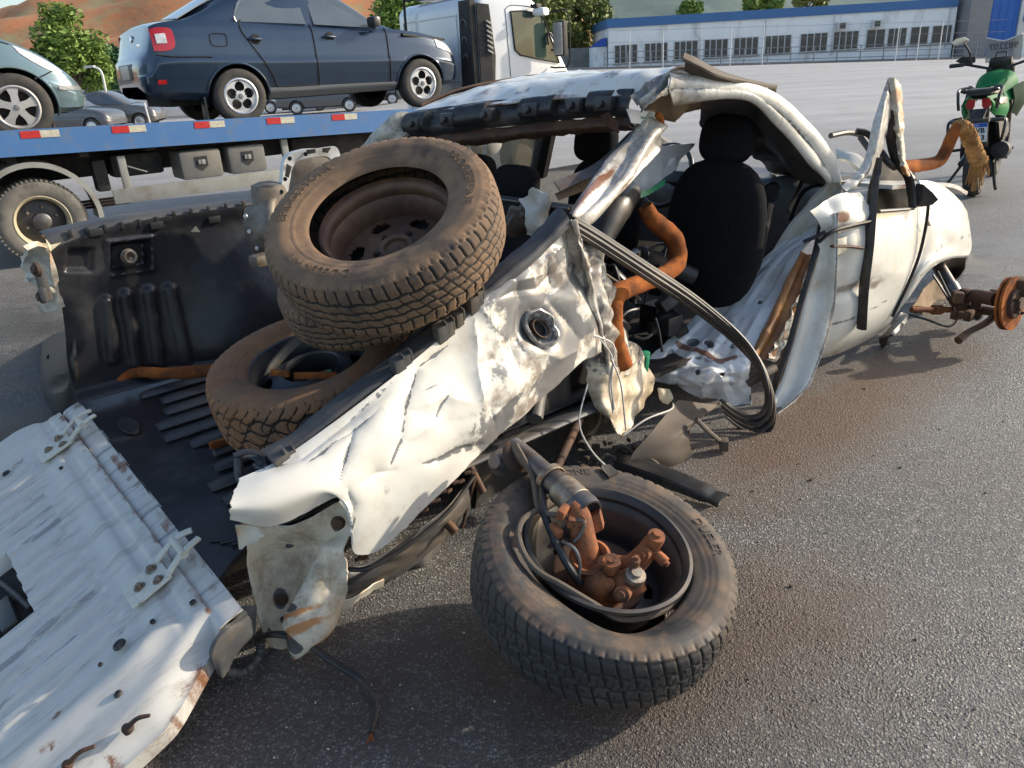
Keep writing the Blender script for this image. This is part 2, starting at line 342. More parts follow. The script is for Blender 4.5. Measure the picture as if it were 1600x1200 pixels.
# ------------------------------------------------------------------ ground
def ground_h(x, y):
    t = min(max((y-13)/40, 0), 1); t = t*t*(3-2*t); k = min(max((x+6)/10, 0), 1)
    return t*k*max(0, min(1.0, .95-.03*(x-6))) + (0 if y < 60 else 0)
def asphalt():
    m = bpy.data.materials.new('asphalt'); m.use_nodes = True; MATS['asphalt'] = m
    n = m.node_tree.nodes; lk = m.node_tree.links; b = n['Principled BSDF']
    tc = n.new('ShaderNodeTexCoord'); vec = tc.outputs['Object']
    def N(t, **k):
        x = n.new(t)
        for a, v in k.items(): x.inputs[a].default_value = v
        return x
    def noise(sc, det=6, r=.6, st=None):
        t = N('ShaderNodeTexNoise', Scale=sc, Detail=det, Roughness=r)
        if st: mp = N('ShaderNodeMapping', Scale=st); lk.new(vec, mp.inputs[0]); lk.new(mp.outputs[0], t.inputs['Vector'])
        else: lk.new(vec, t.inputs['Vector'])
        return t.outputs['Fac']
    def rng(v, a, bb, c=0, d=1):
        t = n.new('ShaderNodeMapRange'); t.inputs[1].default_value = a; t.inputs[2].default_value = bb; t.inputs[3].default_value = c; t.inputs[4].default_value = d; lk.new(v, t.inputs[0]); return t.outputs[0]
    def mul(a, bq, op='MULTIPLY'):
        t = n.new('ShaderNodeMath'); t.operation = op
        for i, q in enumerate((a, bq)):
            if isinstance(q, (int, float)): t.inputs[i].default_value = q
            else: lk.new(q, t.inputs[i])
        return t.outputs[0]
    def mix(fac, a, c, bt='MIX'):
        t = n.new('ShaderNodeMix'); t.data_type = 'RGBA'; t.blend_type = bt
        if isinstance(fac, (int, float)): t.inputs[0].default_value = fac
        else: lk.new(fac, t.inputs[0])
        for i, q in ((6, a), (7, c)):
            if isinstance(q, tuple): t.inputs[i].default_value = (*q, 1)
            else: lk.new(q, t.inputs[i])
        return t.outputs[2]
    warp = N('ShaderNodeTexNoise', Scale=60, Detail=2); lk.new(vec, warp.inputs['Vector'])
    wv = n.new('ShaderNodeVectorMath'); wv.operation = 'MULTIPLY_ADD'; lk.new(warp.outputs['Color'], wv.inputs[0]); wv.inputs[1].default_value = (.012, .012, .012); lk.new(vec, wv.inputs[2])
    v1 = N('ShaderNodeTexVoronoi', Scale=115); lk.new(wv.outputs[0], v1.inputs['Vector'])
    v2 = N('ShaderNodeTexVoronoi', Scale=260); lk.new(wv.outputs[0], v2.inputs['Vector'])
    s1 = n.new('ShaderNodeSeparateColor'); lk.new(v1.outputs['Color'], s1.inputs[0])
    s2 = n.new('ShaderNodeSeparateColor'); lk.new(v2.outputs['Color'], s2.inputs[0])
    st1 = mul(rng(s1.outputs[0], .50, .9), rng(v1.outputs['Distance'], .55, .38))
    st2 = mul(rng(s2.outputs[0], .4, .9), rng(v2.outputs['Distance'], .6, .35))
    base = mix(noise(9, 5), (.036, .034, .032), (.082, .077, .071))
    base = mix(mul(st2, .8), base, (.25, .235, .21)); base = mix(mul(st1, .9), base, (.40, .385, .355))
    # old tyre marks and lighter worn bands, stretched along the yard
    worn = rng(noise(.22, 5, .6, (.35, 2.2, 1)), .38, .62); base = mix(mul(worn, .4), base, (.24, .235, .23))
    sx = n.new('ShaderNodeSeparateXYZ'); lk.new(vec, sx.inputs[0]); far = rng(mul(sx.outputs[1], mul(noise(.12, 4), 9), 'ADD'), 9, 24); base = mix(mul(far, mul(rng(noise(.3, 6, .6, (.12, 3.0, 1)), .3, .7, .6, 1), .95)), base, (.52, .50, .47))  # grazing sheen of the distant yard, painted as a paler base colour
    # dust the colour of the local earth, and rust that has run off the wreck
    ds = rng(noise(.9, 8, .66), .5, .72); base = mix(mul(ds, .3), base, (.15, .11, .08))
    def spot(x, y, rx, ry, rot=0):
        mp = N('ShaderNodeMapping'); mp.vector_type = 'TEXTURE'; mp.inputs['Location'].default_value = (x, y, 0); mp.inputs['Rotation'].default_value = (0, 0, rot); mp.inputs['Scale'].default_value = (rx, ry, 1)
        lk.new(vec, mp.inputs[0]); ln = n.new('ShaderNodeVectorMath'); ln.operation = 'LENGTH'; lk.new(mp.outputs[0], ln.inputs[0])
        return ln.outputs['Value']
    for (x, y, rx, ry, a, cc, k) in ((1.35, 3.0, 1.1, .33, .7, (.125, .068, .034), .85), (.55, 1.75, .62, .40, .2, (.12, .066, .036), .65), (2.2, 3.7, .8, .35, .6, (.10, .056, .03), .5), (.2, 1.5, .75, .5, .3, (.045, .027, .02), .55), (-.5, 1.55, .9, .3, .6, (.05, .03, .022), .5)):
        d = mul(spot(x, y, rx, ry, a), mul(noise(5, 6, .7), 1.1), 'ADD'); base = mix(mul(rng(d, 1.7, .9), k), base, cc)
    wet = rng(noise(.55, 5, .62, (.8, 1.3, 1)), .51, .60); wet = mul(wet, rng(sx.outputs[1], 9, 5)); base = mix(mul(wet, .55), base, (.022, .021, .02))
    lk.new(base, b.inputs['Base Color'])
    ro = n.new('ShaderNodeMapRange'); ro.inputs[3].default_value = .62; ro.inputs[4].default_value = .24; lk.new(wet, ro.inputs[0]); lk.new(ro.outputs[0], b.inputs['Roughness'])
    b.inputs['Specular IOR Level'].default_value = .5
    hh = mul(mul(rng(v1.outputs['Distance'], .7, 0), s1.outputs[1]), mul(rng(v2.outputs['Distance'], .7, 0), .4), 'ADD')
    bn = N('ShaderNodeBump', Strength=.9, Distance=.006); lk.new(hh, bn.inputs['Height']); lk.new(bn.outputs[0], b.inputs['Normal'])
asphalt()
xs = sorted(set([round(x, 2) for x in np.concatenate([np.arange(-20, 60, 2.0), [-1500, -600, -250, -120, -60, -40, 90, 150, 300, 700, 1500]])]))
ys = sorted(set([round(y, 2) for y in np.concatenate([np.arange(-4, 60, 2.0), [-200, -60, -20, 75, 100, 150, 250, 500, 1000, 2000]])]))
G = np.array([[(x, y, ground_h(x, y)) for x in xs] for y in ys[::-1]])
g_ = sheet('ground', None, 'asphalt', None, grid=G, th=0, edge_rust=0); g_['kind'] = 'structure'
# ================================================================== THE WRECK
W = thing('wrecked_pickup', 'crushed white pickup with torn open cabin and dropped tailgate, in the middle of the yard', 'wrecked pickup', (-.60, 1.69, 0), rad(39))
L, A, Z = VF.L, VF.A, VF.Z
def Ls(l, *pts): return [L(x, y, l) for x, y in pts]
def bump1(PX, c, rx, ry, rot=0, p=2):
    a = rad(rot); dx = PX[..., 0]-c[0]; dy = PX[..., 1]-c[1]
    u = (dx*math.cos(a)+dy*math.sin(a))/rx; v = (-dx*math.sin(a)+dy*math.cos(a))/ry
    return np.exp(-(u*u+v*v)**(p/2))
def sstep(x, a, b): t = np.clip((x-a)/(b-a), 0, 1); return t*t*(3-2*t)

# ---- rear quarter panel -------------------------------------------------
qcols = [
 [(372,748,.07),(362,770,.03),(357,795,.0),(357,813,.02)],
 [(430,722,.06),(422,752,.0),(420,792,-.03),(432,822,.0)],
 [(482,688,.06),(488,722,-.01),(500,765,-.05),(540,778,-.04)],
 [(545,642,.06),(545,700,-.02),(555,775,-.06),(553,866,-.05)],
 [(600,600,.06),(600,672,-.02),(604,768,-.05),(604,852,-.04)],
 [(660,552,.07),(660,645,.0),(662,742,-.04),(660,798,-.02)],
 [(710,508,.08),(717,596,.02),(722,682,-.02),(738,724,.0)],
 [(762,452,.09),(770,545,.03),(780,622,-.01),(797,672,.02)],
 [(816,410,.10),(822,495,.06),(835,562,.02),(862,612,.05)],
 [(860,374,.11),(868,444,.10),(890,512,.08),(908,562,.10)],
 [(888,344,.12),(903,404,.14),(930,474,.15),(944,548,.17)]]
qnet = [[L(*qcols[c][r]) for c in range(len(qcols))] for r in range(4)]
qcr = [([(739,497),(745,535),(747,581),(758,638)], 8, .012, .35), ([(708,606),(689,634),(680,656)], 6, -.012, 1.0), ([(700,540),(655,573),(637,634),(630,688),(612,727)], 6, -.014, .95),
       ([(552,672),(543,708),(532,752)], 6, -.012, .95), ([(659,725),(689,719),(720,703),(762,694)], 13, -.02, .45), ([(766,635),(785,638),(790,655)], 5, -.008, .8), ([(766,635),(772,655),(777,680)], 6, -.012, .3),
       ([(847,581),(836,605),(818,634)], 4, -.004, .9), ([(690,598),(672,606),(655,616)], 6, -.002, .8), ([(520,690),(505,705),(480,722)], 5, -.006, .9), ([(590,640),(560,665),(520,690)], 6, -.01, .5),
       ([(735,470),(770,505),(790,560)], 12, .016, .0), ([(800,430),(815,470),(812,520),(826,560)], 10, -.02, .35), ([(850,400),(865,450),(850,480)], 8, -.02, .5), ([(875,370),(880,430),(905,480),(920,540)], 9, .02, .3),
       ([(560,760),(590,740),(620,735)], 14, -.014, .0), ([(545,765),(552,790),(545,830)], 6, -.016, .7), ([(640,690),(660,672),(700,650)], 18, .014, .0), ([(735,575),(770,560),(800,570)], 14, -.012, 0), ([(760,420),(800,440),(850,430)], 8, .014, .4), ([(770,470),(800,455),(840,450),(872,420)], 9, -.016, .35), ([(800,560),(830,545),(870,560),(900,545)], 9, .014, .2), ([(860,470),(885,500),(900,530)], 7, -.018, .6), ([(835,420),(850,400),(872,385)], 7, .016, .5), ([(780,520),(805,540),(815,590)], 8, -.014, .3), ([(640,640),(700,620),(740,630)], 16, .012, 0), ([(400,735),(470,715),(540,660),(620,590)], 7, -.010, .35)]
def fq(Q, PX, U, V_):
    k = sstep(PX[..., 0], 690, 850); rear = 1-sstep(PX[..., 0], 520, 590)
    d = (.014+.014*k)*crumple(Q, .30, 3)*(1-rear*.85) + (.001+.0032*k)*crumple(Q, .17, 4)*(1-rear) + .010*vnoise(Q, 3.5, 2, 1)*(1-rear*.7) + .0008*k*crumple(Q, .06, 9)
    wr = np.zeros(Q.shape)
    nzz = vnoise(Q, 40, 8)
    for poly, wd, dep, g in qcr:
        ends = np.minimum(np.linalg.norm(PX-np.array(poly[0]), axis=-1), np.linalg.norm(PX-np.array(poly[-1]), axis=-1)); tp = np.clip(ends/26, .25, 1)*(.75+.9*np.clip(vnoise(Q, 16, int(poly[0][0])), -.6, .8))
        pd = (polydist(PX, poly) + 2.6*vnoise(Q, 26, 6))/np.maximum(tp, .2)
        pc = polydist(PX, poly)/(.45+.55*np.clip(ends/40, 0, 1)); d += .85*dep*np.exp(-pc/(wd*1.5))*(.3+.7*np.clip(ends/30, 0, 1))
        wr[..., 0] = np.maximum(wr[..., 0], g*np.exp(-(pd/(wd*.5))**4)*np.clip(.75+1.4*vnoise(Q, 34, 11), 0, 1))
    hole = bump1(PX, (845, 512), 25, 34, -28, 4)
    d -= .035*hole; wr[..., 0] = np.maximum(wr[..., 0], .5*hole)
    wr[..., 2] = k*(.42+.6*nzz) + .3*np.clip(vnoise(Q*np.array([1, 1, 2.5]), 7, 13)+.1, 0, 1) + .5*bump1(PX, (600, 800), 70, 50)*np.clip(nzz+.3, 0, 1)
    wr[..., 0] = np.maximum(wr[..., 0], k*np.clip(np.abs(dents(Q, .07, 12))-.35, 0, 1)*1.2)
    low = sstep(V_, .95, 1.0)
    wr[..., 1] = low*.6*(.4+nzz)
    env = np.minimum(1, np.minimum(U, 1-U)*12+.25)*np.minimum(1, V_*10+.1)
    return d*env, wr
sheet('quarter_panel', qnet, 'white_paint', W, 26, 50, .005, fq, ang=24, tear=.009)
# folded lip of the wheel opening, torn teeth under the panel
mb = MB()
for i in range(20):
    t = i/19; x = 560+t*180; y = 868-t*142 + (6 if i % 2 else 0)
    p = L(x, y+5, -.01+.02*t); mb.box(p, (.022, .008, .010), rad(random.Random(i).uniform(-20, 20)), .002)
mb.obj('arch_lip_tab', 'rust_dark', W)['kind'] = 'stuff'
# crumpled column where the quarter meets the cab
ccols = [[(884,344,.12),(894,400,.14),(905,455,.15),(925,520,.17),(938,575,.2)], [(892,345,.08),(912,395,.08),(928,450,.1),(945,515,.12),(952,600,.17)], [(902,350,.14),(930,392,.16),(945,445,.16),(958,512,.18),(965,590,.2)], [(908,352,.16),(938,400,.2),(965,462,.22),(985,522,.22),(1000,590,.24)]]
def fcol(Q, PX, U, V_):
    fold = np.sin(U*22+3*vnoise(Q, 8, 3)+V_*3); d = .014*fold + .016*crumple(Q, .09, 21) + .006*crumple(Q, .03, 22)
    wr = np.zeros(Q.shape); wr[..., 0] = np.clip(-fold*.5+.5*vnoise(Q, 22, 4)+.18, 0, 1)*.8; wr[..., 2] = .45+.4*vnoise(Q, 18, 5); wr[..., 1] = .25*np.clip(vnoise(Q, 25, 7), 0, 1)
    return d, wr
sheet('crumpled_pillar_base', [[L(*c[r]) for c in ccols] for r in range(5)], 'white_paint', W, 22, 22, .004, fcol, tear=.022)
# torn inner wheelhouse hanging below it
def fwh(Q, PX, U, V_):
    d = .003*np.sin(V_*26+2*U) + .012*crumple(Q, .12, 31); wr = np.zeros(Q.shape); wr[..., 2] = .4+.5*vnoise(Q, 15, 3); wr[..., 0] = .7*np.clip(.55-V_, 0, 1)+.2*vnoise(Q, 20, 8); return d, wr
sheet('torn_wheelhouse', [[L(908,545,.2), L(950,535,.17), L(990,535,.22), L(1012,565,.3)], [L(912,590,.2), L(950,590,.15), L(985,590,.2), L(1025,600,.3)], [L(918,622,.2), L(946,630,.14), L(975,635,.18), L(1008,632,.28)], [L(960,672,.15), L(966,680,.13), L(972,682,.15), L(982,665,.2)]], 'cream_inner', W, 16, 14, .004, fwh, tear=.02)
# fuel filler: torn cup with a dark throat
f0 = VF.L(846, 513, .06); mx = axis_mx(f0, (-.15, -.9, .35))
mx = mx @ Matrix.Rotation(rad(35), 4, 'Z') @ Matrix.Diagonal((.75, 1.12, 1, 1)); mb = MB(); mb.lathe([(.070, -.004), (.066, .010), (.060, .012), (.052, .004), (.046, -.012), (.034, -.022), (.030, -.03)], 40, mx); mb.v = [tuple(Vector(p)+Vector(mnoise.noise_vector(Vector(p)*28))*.010) for p in mb.v]
fc_ = mb.obj('fuel_filler_cup', 'white_paint', W, wear=(.35, .1, .45)); mb = MB(); mb.lathe([(.0, -.026), (.031, -.027), (.034, -.016), (.028, .0), (.033, .002)], 20, mx); mb.obj('filler_throat', 'rust_dark', fc_)
mb = MB(); mb.lathe([(.0, -.018), (.026, -.018)], 16, mx); mb.obj('filler_opening', 'blackout', fc_)

# ---- tail corner: the cavity that held the lamp --------------------------
tnet = [[L(374,818,.16), L(410,820,.15), L(455,822,.12), L(500,802,.06), L(543,778,-.01)],
        [L(384,850,.18), L(420,856,.19), L(462,858,.17), L(510,842,.1), L(548,822,-.02)],
        [L(392,888,.17), L(425,900,.19), L(462,900,.16), L(500,880,.08), L(548,868,-.04)],
        [L(400,945,.15), L(425,950,.15), L(460,945,.11), L(500,915,.02), L(545,905,-.05)],
        [L(405,975,.13), L(430,980,.12), L(465,985,.06), L(505,965,-.03), L(542,935,-.03)],
        [L(418,1005,.13), L(435,1016,.12), L(470,1005,.06), L(505,990,-.01), L(530,960,.0)]]
def ft(Q, PX, U, V_):
    d = .003*crumple(Q, .11, 41) + .008*vnoise(Q, 9, 3)
    ridge = np.exp(-(polydist(PX, [(532,858),(508,900),(486,945),(478,1005)])/16)**2); d += .05*ridge+.03*bump1(PX, (488,975), 34, 36)-.02*bump1(PX, (430,890), 40, 40)
    for c, r in (((440,935),9), ((484,948),7), ((480,983),8), ((441,966),3)): d -= .012*bump1(PX, c, r, r*.8, 0, 4)
    wr = np.zeros(Q.shape)
    for c, rx, ry in (((528,818),9,11), ((438,935),10,16), ((484,948),8,6), ((480,984),10,6), ((441,968),3,5), ((420,985),3,4)): wr[..., 0] = np.maximum(wr[..., 0], 1.2*bump1(PX, c, rx, ry, 0, 6))
    wr[..., 1] = np.maximum(1.0*bump1(PX, (492,966), 24, 34), .9*bump1(PX, (376,835), 12, 12))*(.45+.9*np.clip(np.sin((PX[..., 0]*.55+PX[..., 1])*.33+3*vnoise(Q, 14, 3)), -.3, 1)) + .5*np.exp(-((1-V_)/.05)**2) + .5*bump1(PX, (400,1000), 14, 30); wr[..., 1] *= (.55+.8*np.clip(vnoise(Q, 25, 5)+.3, 0, 1)); wr[..., 2] = .3+.4*vnoise(Q, 12, 8)
    return d, wr
sheet('tail_corner', tnet, 'cream_inner', W, 20, 20, .005, ft, ang=40, tear=.008)
sheet('torn_lamp_bracket', [[L(368,820,.12), L(395,822,.12), L(418,828,.11)], [L(372,842,.13), L(396,840,.11), L(412,838,.1)], [L(373,858,.13), L(378,856,.13), L(384,850,.12)]], 'white_inner', W, 6, 6, .004, lambda Q, PX, U, V_: (.006*crumple(Q, .04, 4), None))
mb = MB()
for (x, y, l, r) in ((528,818,-.0,.02), (440,938,.15,.018), (484,948,.03,.016), (480,986,.02,.018)): mb.lathe([(0, .006), (r*.6, .006), (r*.8, .0), (r, -.004)], 16, axis_mx(L(x, y, l-.012), (-.5, -.8, .2)))
each(mb, 'grommet', 'rust_dark', W)
# grey bumper carriers and tank shields showing under the quarter panel
def fsh(Q, PX, U, V_): return .010*crumple(Q, .16, 51)+.003*crumple(Q, .05, 52), None
sheet('bumper_carrier', [[L(505,880,.06), L(560,885,.06), L(620,850,.06), L(690,800,.08), L(730,755,.1)], [L(520,915,.05), L(565,900,.04), L(625,870,.04), L(685,825,.06), L(735,785,.1)], [L(545,945,.1), L(580,920,.1), L(630,895,.12), L(690,850,.14), L(735,800,.2)]], 'grey_plastic', W, 12, 12, .005, fsh)
sheet('white_lower_lip', [[L(528,945,.0), L(560,930,.03), L(600,905,.07)], [L(500,975,.0), L(545,950,.05), L(598,915,.1)]], 'white_inner', W, 8, 8, .004, lambda Q, PX, U, V_: (.006*crumple(Q, .05, 4), None))
sheet('mud_shield', [[L(640,850,.15), L(672,832,.15), L(690,825,.18)], [L(640,880,.16), L(665,880,.15), L(688,870,.18)], [L(650,893,.18), L(668,894,.18), L(684,885,.2)]], 'grey_plastic', W, 8, 8, .005, fsh)
mb = MB(); rr = random.Random(4)
for i in range(7): p = np.array(L(520+i*26, 905-i*13, .04)); pass
mb = MB(); mb.tube([L(540,890,.03), L(580,886,.0), L(640,850,.0), L(700,800,.02), L(740,745,.05)], .007, 8); mb.obj('arch_trim_strip', 'black_plastic', W)

# ---- black bed rail cap with its clip towers -----------------------------
rail = [(400,728),(460,700),(520,652),(580,605),(640,562),(700,512),(745,470),(790,432),(845,385),(886,342)]
rn = [[L(x-16-6*(i == 0), y-15, .155) for i, (x, y) in enumerate(rail)], [L(x-6, y-14, .12) for x, y in rail], [L(x+2, y-2, .085) for x, y in rail], [L(x+5, y+10, .08) for x, y in rail]]
sheet('bed_rail_cap', rn, 'liner_dusty', W, 8, 6, .006, lambda Q, PX, U, V_: (.003*crumple(Q, .1, 5)+.004*np.clip(np.sin(U*95), .6, 1)*(V_ > .6), None), edge_rust=0)
mb = MB()
for (x, y, s) in ((440,722,1.25), (452,712,.9), (622,572,1.0), (634,562,.8), (688,520,1), (700,512,.9), (716,498,.8), (738,474,1), (746,464,.9)):
    p = np.array(L(x, y, .07)); R = Matrix.Rotation(rad(-20), 4, 'Y') @ Matrix.Rotation(rad(25), 4, 'X'); mb.box(p, (.036*s, .03*s, .07*s), R, .005)
    mb.box(p+np.array([.01, -.012*s, .015]), (.006, .018, .06*s), R, .002)
each(mb, 'rail_clip', 'grey_plastic', W)
mb = MB(); mb.tube([L(365,712,.13), L(390,705,.12), L(412,712,.1), L(418,726,.07), L(410,735,.07), L(398,728,.1)], .012, 8, flat=.5); mb.tube([L(372,716,.14), L(374,745,.12), L(385,750,.1)], .012, 8); mb.obj('rail_end_socket', 'liner', W)
mb = MB(); mb.tube([L(600,578,.16), L(660,512,.18), L(720,470,.16), L(750,452,.13)], .011, 8); mb.tube([L(600,580,.17), L(590,575,.18)], .015, 8); mb.obj('rail_brace', 'black_plastic', W)
# inner bed wall on the near side, seen as the dark strip behind the cap
sheet('bed_side_liner', [[L(x-16, y-12, .17) for x, y in rail[1:]], [(L(x, y, .25)[0], .25, .30) for x, y in rail[1:]]], 'liner', W, 6, 10, .006, lambda Q, PX, U, V_: (.006*np.sin(U*60), None), edge_rust=0)

# ---- far bed wall ---------------------------------------------------------
nf, nz = 150, 70
rearF = [(78,388),(92,450),(104,520),(112,590),(120,628)]
rear = spline([L(x, y, 1.6) for x, y in rearF], 12); front = [(1.42, 1.6, 1.0-.62*t) for t in np.linspace(0, 1, len(rear))]
topc = np.array([L(78,388,1.6), L(180,352,1.6), L(300,332,1.6), L(400,318,1.6), (1.42, 1.6, .985)])
tc_ = spline(topc, 40); g0 = []
for i in range(len(tc_)):
    t = i/(len(tc_)-1); col = []
    for j in range(len(rear)):
        k = j/(len(rear)-1); z0 = tc_[i][2]; zb = .37
        off = rear[j][0]-rear[0][0]
        col.append((tc_[i][0]+off*(1-t)*(1-t), 1.6, z0+(zb-z0)*k))
    g0.append(col)
g0 = np.swapaxes(np.array(g0), 0, 1)
def refine(G, nu, nv):
    v = np.linspace(0, G.shape[0]-1, nv); i = np.minimum(v.astype(int), G.shape[0]-2); t = (v-i)[:, None, None]; G = G[i]*(1-t)+G[i+1]*t
    u = np.linspace(0, G.shape[1]-1, nu); i = np.minimum(u.astype(int), G.shape[1]-2); t = (u-i)[None, :, None]; return G[:, i]*(1-t)+G[:, i+1]*t
g0 = refine(g0, 190, 110)
def fl(Q, PX, U, V_):
    d = np.zeros(U.shape)
    x, y = PX[..., 0], PX[..., 1]
    pk = sstep(x, 170, 178)*(1-sstep(x, 228, 236))*sstep(y-.12*(200-x), 376, 384)*(1-sstep(y-.12*(200-x), 418, 426)); d -= .045*pk
    d += .010*np.exp(-(np.abs(polydist(PX, [(168,378),(236,370),(238,420),(174,430),(168,378)]))/4)**2)
    tri = sstep(x+.1*y, 140, 148)*(1-sstep(x, 140, 150))*sstep(y, 385, 394)*(1-sstep(y, 418, 428)); d -= .02*tri
    for (a, b) in (((166,472),(176,560)), ((196,462),(212,566)), ((232,456),(246,566)), ((264,452),(284,560))):
        d += .022*np.exp(-(polydist(PX, [a, b])/9.5)**4)
    d += .14*bump1(PX, (428,510), 120, 120, -35, 2.4) + .03*bump1(PX, (330,545), 60, 40)
    d += .02*np.exp(-(V_/.07)**2) + .05*sstep(V_, .93, 1)
    d += .002*vnoise(Q, 14, 2)
    wr = np.zeros(Q.shape); wr[..., 2] = .75*np.exp(-(polydist(PX, [(205,415),(206,440)])/11)**2) + .35*vnoise(Q, 20, 4) + .35*np.clip(d*18-.35, 0, 1)*np.exp(-((V_-.4)/.2)**2)
    wr[..., 0] = .35*np.clip(vnoise(Q*np.array([1, 1, 1]), 60, 6)+.0, 0, 1)
    return d, wr
lw = sheet('bed_side_liner', None, 'liner', W, grid=g0, th=.006, fn=fl, edge_rust=0)
mb = MB(); hx = axis_mx(np.array(L(203,402,1.6))+np.array([0, .02, 0]), (0, -1, .1))
mb.lathe([(.0, .0), (.03, .0), (.032, .01), (.026, .016)], 20, hx); th_ = [(math.cos(a)*.02, math.sin(a)*.022, .03) for a in np.linspace(0, 2*math.pi, 20)]
mb.tube(th_, .006, 8, 1, False, hx); mb.box((0, -.01, .018), (.018, .016, .03), 0, .003, hx); mb.obj('tie_down_hook', 'bolt_steel', lw)
# rail trim of the far side
tp = [(70,372),(90,366),(180,347),(255,336),(300,330),(400,316)]
tl = [L(x, y, 1.63) for x, y in tp] + [(1.42, 1.63, 1.0)]
sheet('bed_rail_cap', [[(p[0], 1.73, p[2]+.012) for p in tl], [(p[0], 1.66, p[2]+.016) for p in tl], [(p[0], 1.60, p[2]+.008) for p in tl], [(p[0], 1.588, p[2]-.035) for p in tl]], 'liner_dusty', W, 12, 6, .005, lambda Q, PX, U, V_: (None, None), edge_rust=0)
mb = MB()
for x in range(110, 400, 27): p = L(x, 368-(x-90)*.155 - (4 if x > 250 else 0), 1.585); mb.box(np.array(p)+np.array([0, 0, .0]), (.012, .012, .03), 0, .002)
for x, y in ((150,363), (245,352), (335,343)): mb.box(L(x, y, 1.582), (.05, .014, .028), 0, .004)
each(mb, 'rail_rib', 'black_plastic', W)
mb = MB(); mb.prism([L(298,362,1.575), L(312,362,1.575), L(305,353,1.575)], (0, -.01, 0)); mb.prism([L(70,372,1.6), L(78,382,1.6), L(95,378,1.6), L(78,392,1.57)], (0, -.012, 0)); each(mb, 'torn_chip', 'beige_primer', W, smooth=False)
# white tail pillar beyond it, with the lamp bracket
def fpl(Q, PX, U, V_): return .008*crumple(Q, .08, 61), np.dstack([np.zeros(U.shape), .2*np.clip(vnoise(Q, 20, 3), 0, 1), .4+.3*vnoise(Q, 12, 4)])
f_ = -.13
sheet('tail_pillar', [[A(44,392,-.2), A(62,385,-.16), A(76,388,f_)], [A(33,425,-.18), A(60,428,-.16), A(84,430,f_)], [A(56,440,-.17), A(72,450,-.16), A(88,455,f_)], [A(60,474,-.16), A(76,476,-.15), A(92,474,f_)], [A(63,489,-.15), A(78,487,-.15), A(94,482,f_)]], 'white_inner', W, 8, 8, .02, fpl)
mb = MB(); mb.box(A(66,441,-.2), (.03, .06, .13), 0, .012); mb.box(A(68,460,-.21), (.02, .045, .05), 0, .008); each(mb, 'lamp_bracket', 'grey_plastic', W)
mb = MB()
for x, y in ((60,421), (68,463)): mb.lathe([(0, .02), (.014, .02), (.016, .012), (.024, .01), (.024, 0)], 14, axis_mx(A(x, y, -.205), (-1, -.2, .1)))
each(mb, 'bolt', 'rust_dark', W)
# far rear bumper corner
def fbm(Q, PX, U, V_):
    return .004*vnoise(Q, 9, 2)-.018*bump1(PX, (92,600), 16, 10, -40, 6), np.dstack([np.zeros(U.shape), np.zeros(U.shape), .15+.3*vnoise(Q, 9, 4)])
sheet('rear_bumper', [[A(64,535,.10), A(80,524,.0), A(98,518,-.08), A(114,520,-.1)], [A(44,580,.10), A(68,560,-.04), A(94,556,-.14), A(116,558,-.13)], [A(36,620,.10), A(58,608,-.08), A(88,605,-.17), A(120,600,-.14)], [A(36,656,.10), A(60,654,-.07), A(92,645,-.15), A(122,632,-.13)], [A(46,672,.12), A(68,668,-.02), A(95,658,-.08), A(122,642,-.08)]], 'black_plastic', W, 10, 10, .01, fbm, edge_rust=0)
mb = MB()
for i, (x, y) in enumerate(((80,556), (92,548), (84,568), (97,560))): mb.box(np.array(A(x, y, -.07))+np.array([-.012, 0, 0]), (.01, .05, .014), rad(-20), .003)
each(mb, 'bumper_vent', 'blackout', W)

# ---- bed floor with its pressed ribs --------------------------------------
def zfl(l): return .255+.062*max(0, l-.1)
fl_ = sheet('bed_floor', [[(f, l, zfl(l)) for l in (1.66, 1.3, .9, .55, .27+(.0 if f > -.1 else -.09))] for f in (1.45, .9, .4, .0, -.15)], 'liner', W, 12, 14, .02, lambda Q, PX, U, V_: (.004*vnoise(Q, 7, 3) + .012*np.sign(np.sin(Q[..., 1]*60))*0, np.dstack([.25*np.clip(vnoise(Q, 30, 9), 0, 1), 0*U, .45*np.clip(vnoise(Q, 5, 4)+.25, 0, 1)])), edge_rust=0)
M('floor_rib', (.045, .047, .052), (.055, .056, .06), 9, (.10, .085, .065), 5, .6, .12, rough=.38, bump=.02, bs=120)
rr = random.Random(3)
for i in range(13):
    l = 1.50-i*.108; a = .06+.05*math.sin(i*1.3); r_ = MB(); z = zfl(l)+.004
    r_.tube([(a, l, z-.006), (a+.03, l, z+.004), (.5, l, z+.006), (1.4, l, z+.006)], [.014, .034, .036, .036], 10, 3, True, flat=.5)
    r_.obj('floor_rib', 'floor_rib', fl_)
mb = MB(); mb.lathe([(0, .004), (.05, .004), (.06, .008), (.066, .0)], 24, Matrix.Translation((-.06, 1.28, zfl(1.28))) @ Matrix.Diagonal((.5, 1.5, 1, 1))); mb.obj('drain_recess', 'blackout', fl_)
mb = MB()
for k in range(5): mb.tube([(-.1+.02*k, .36-.03*k, zfl(.3)+.006), (.0+.02*k, .30-.02*k, zfl(.3)+.008), (.12, .26-.015*k, zfl(.3)+.006)], .004, 6)
each(mb, 'floor_loop_moulding', 'liner', fl_)
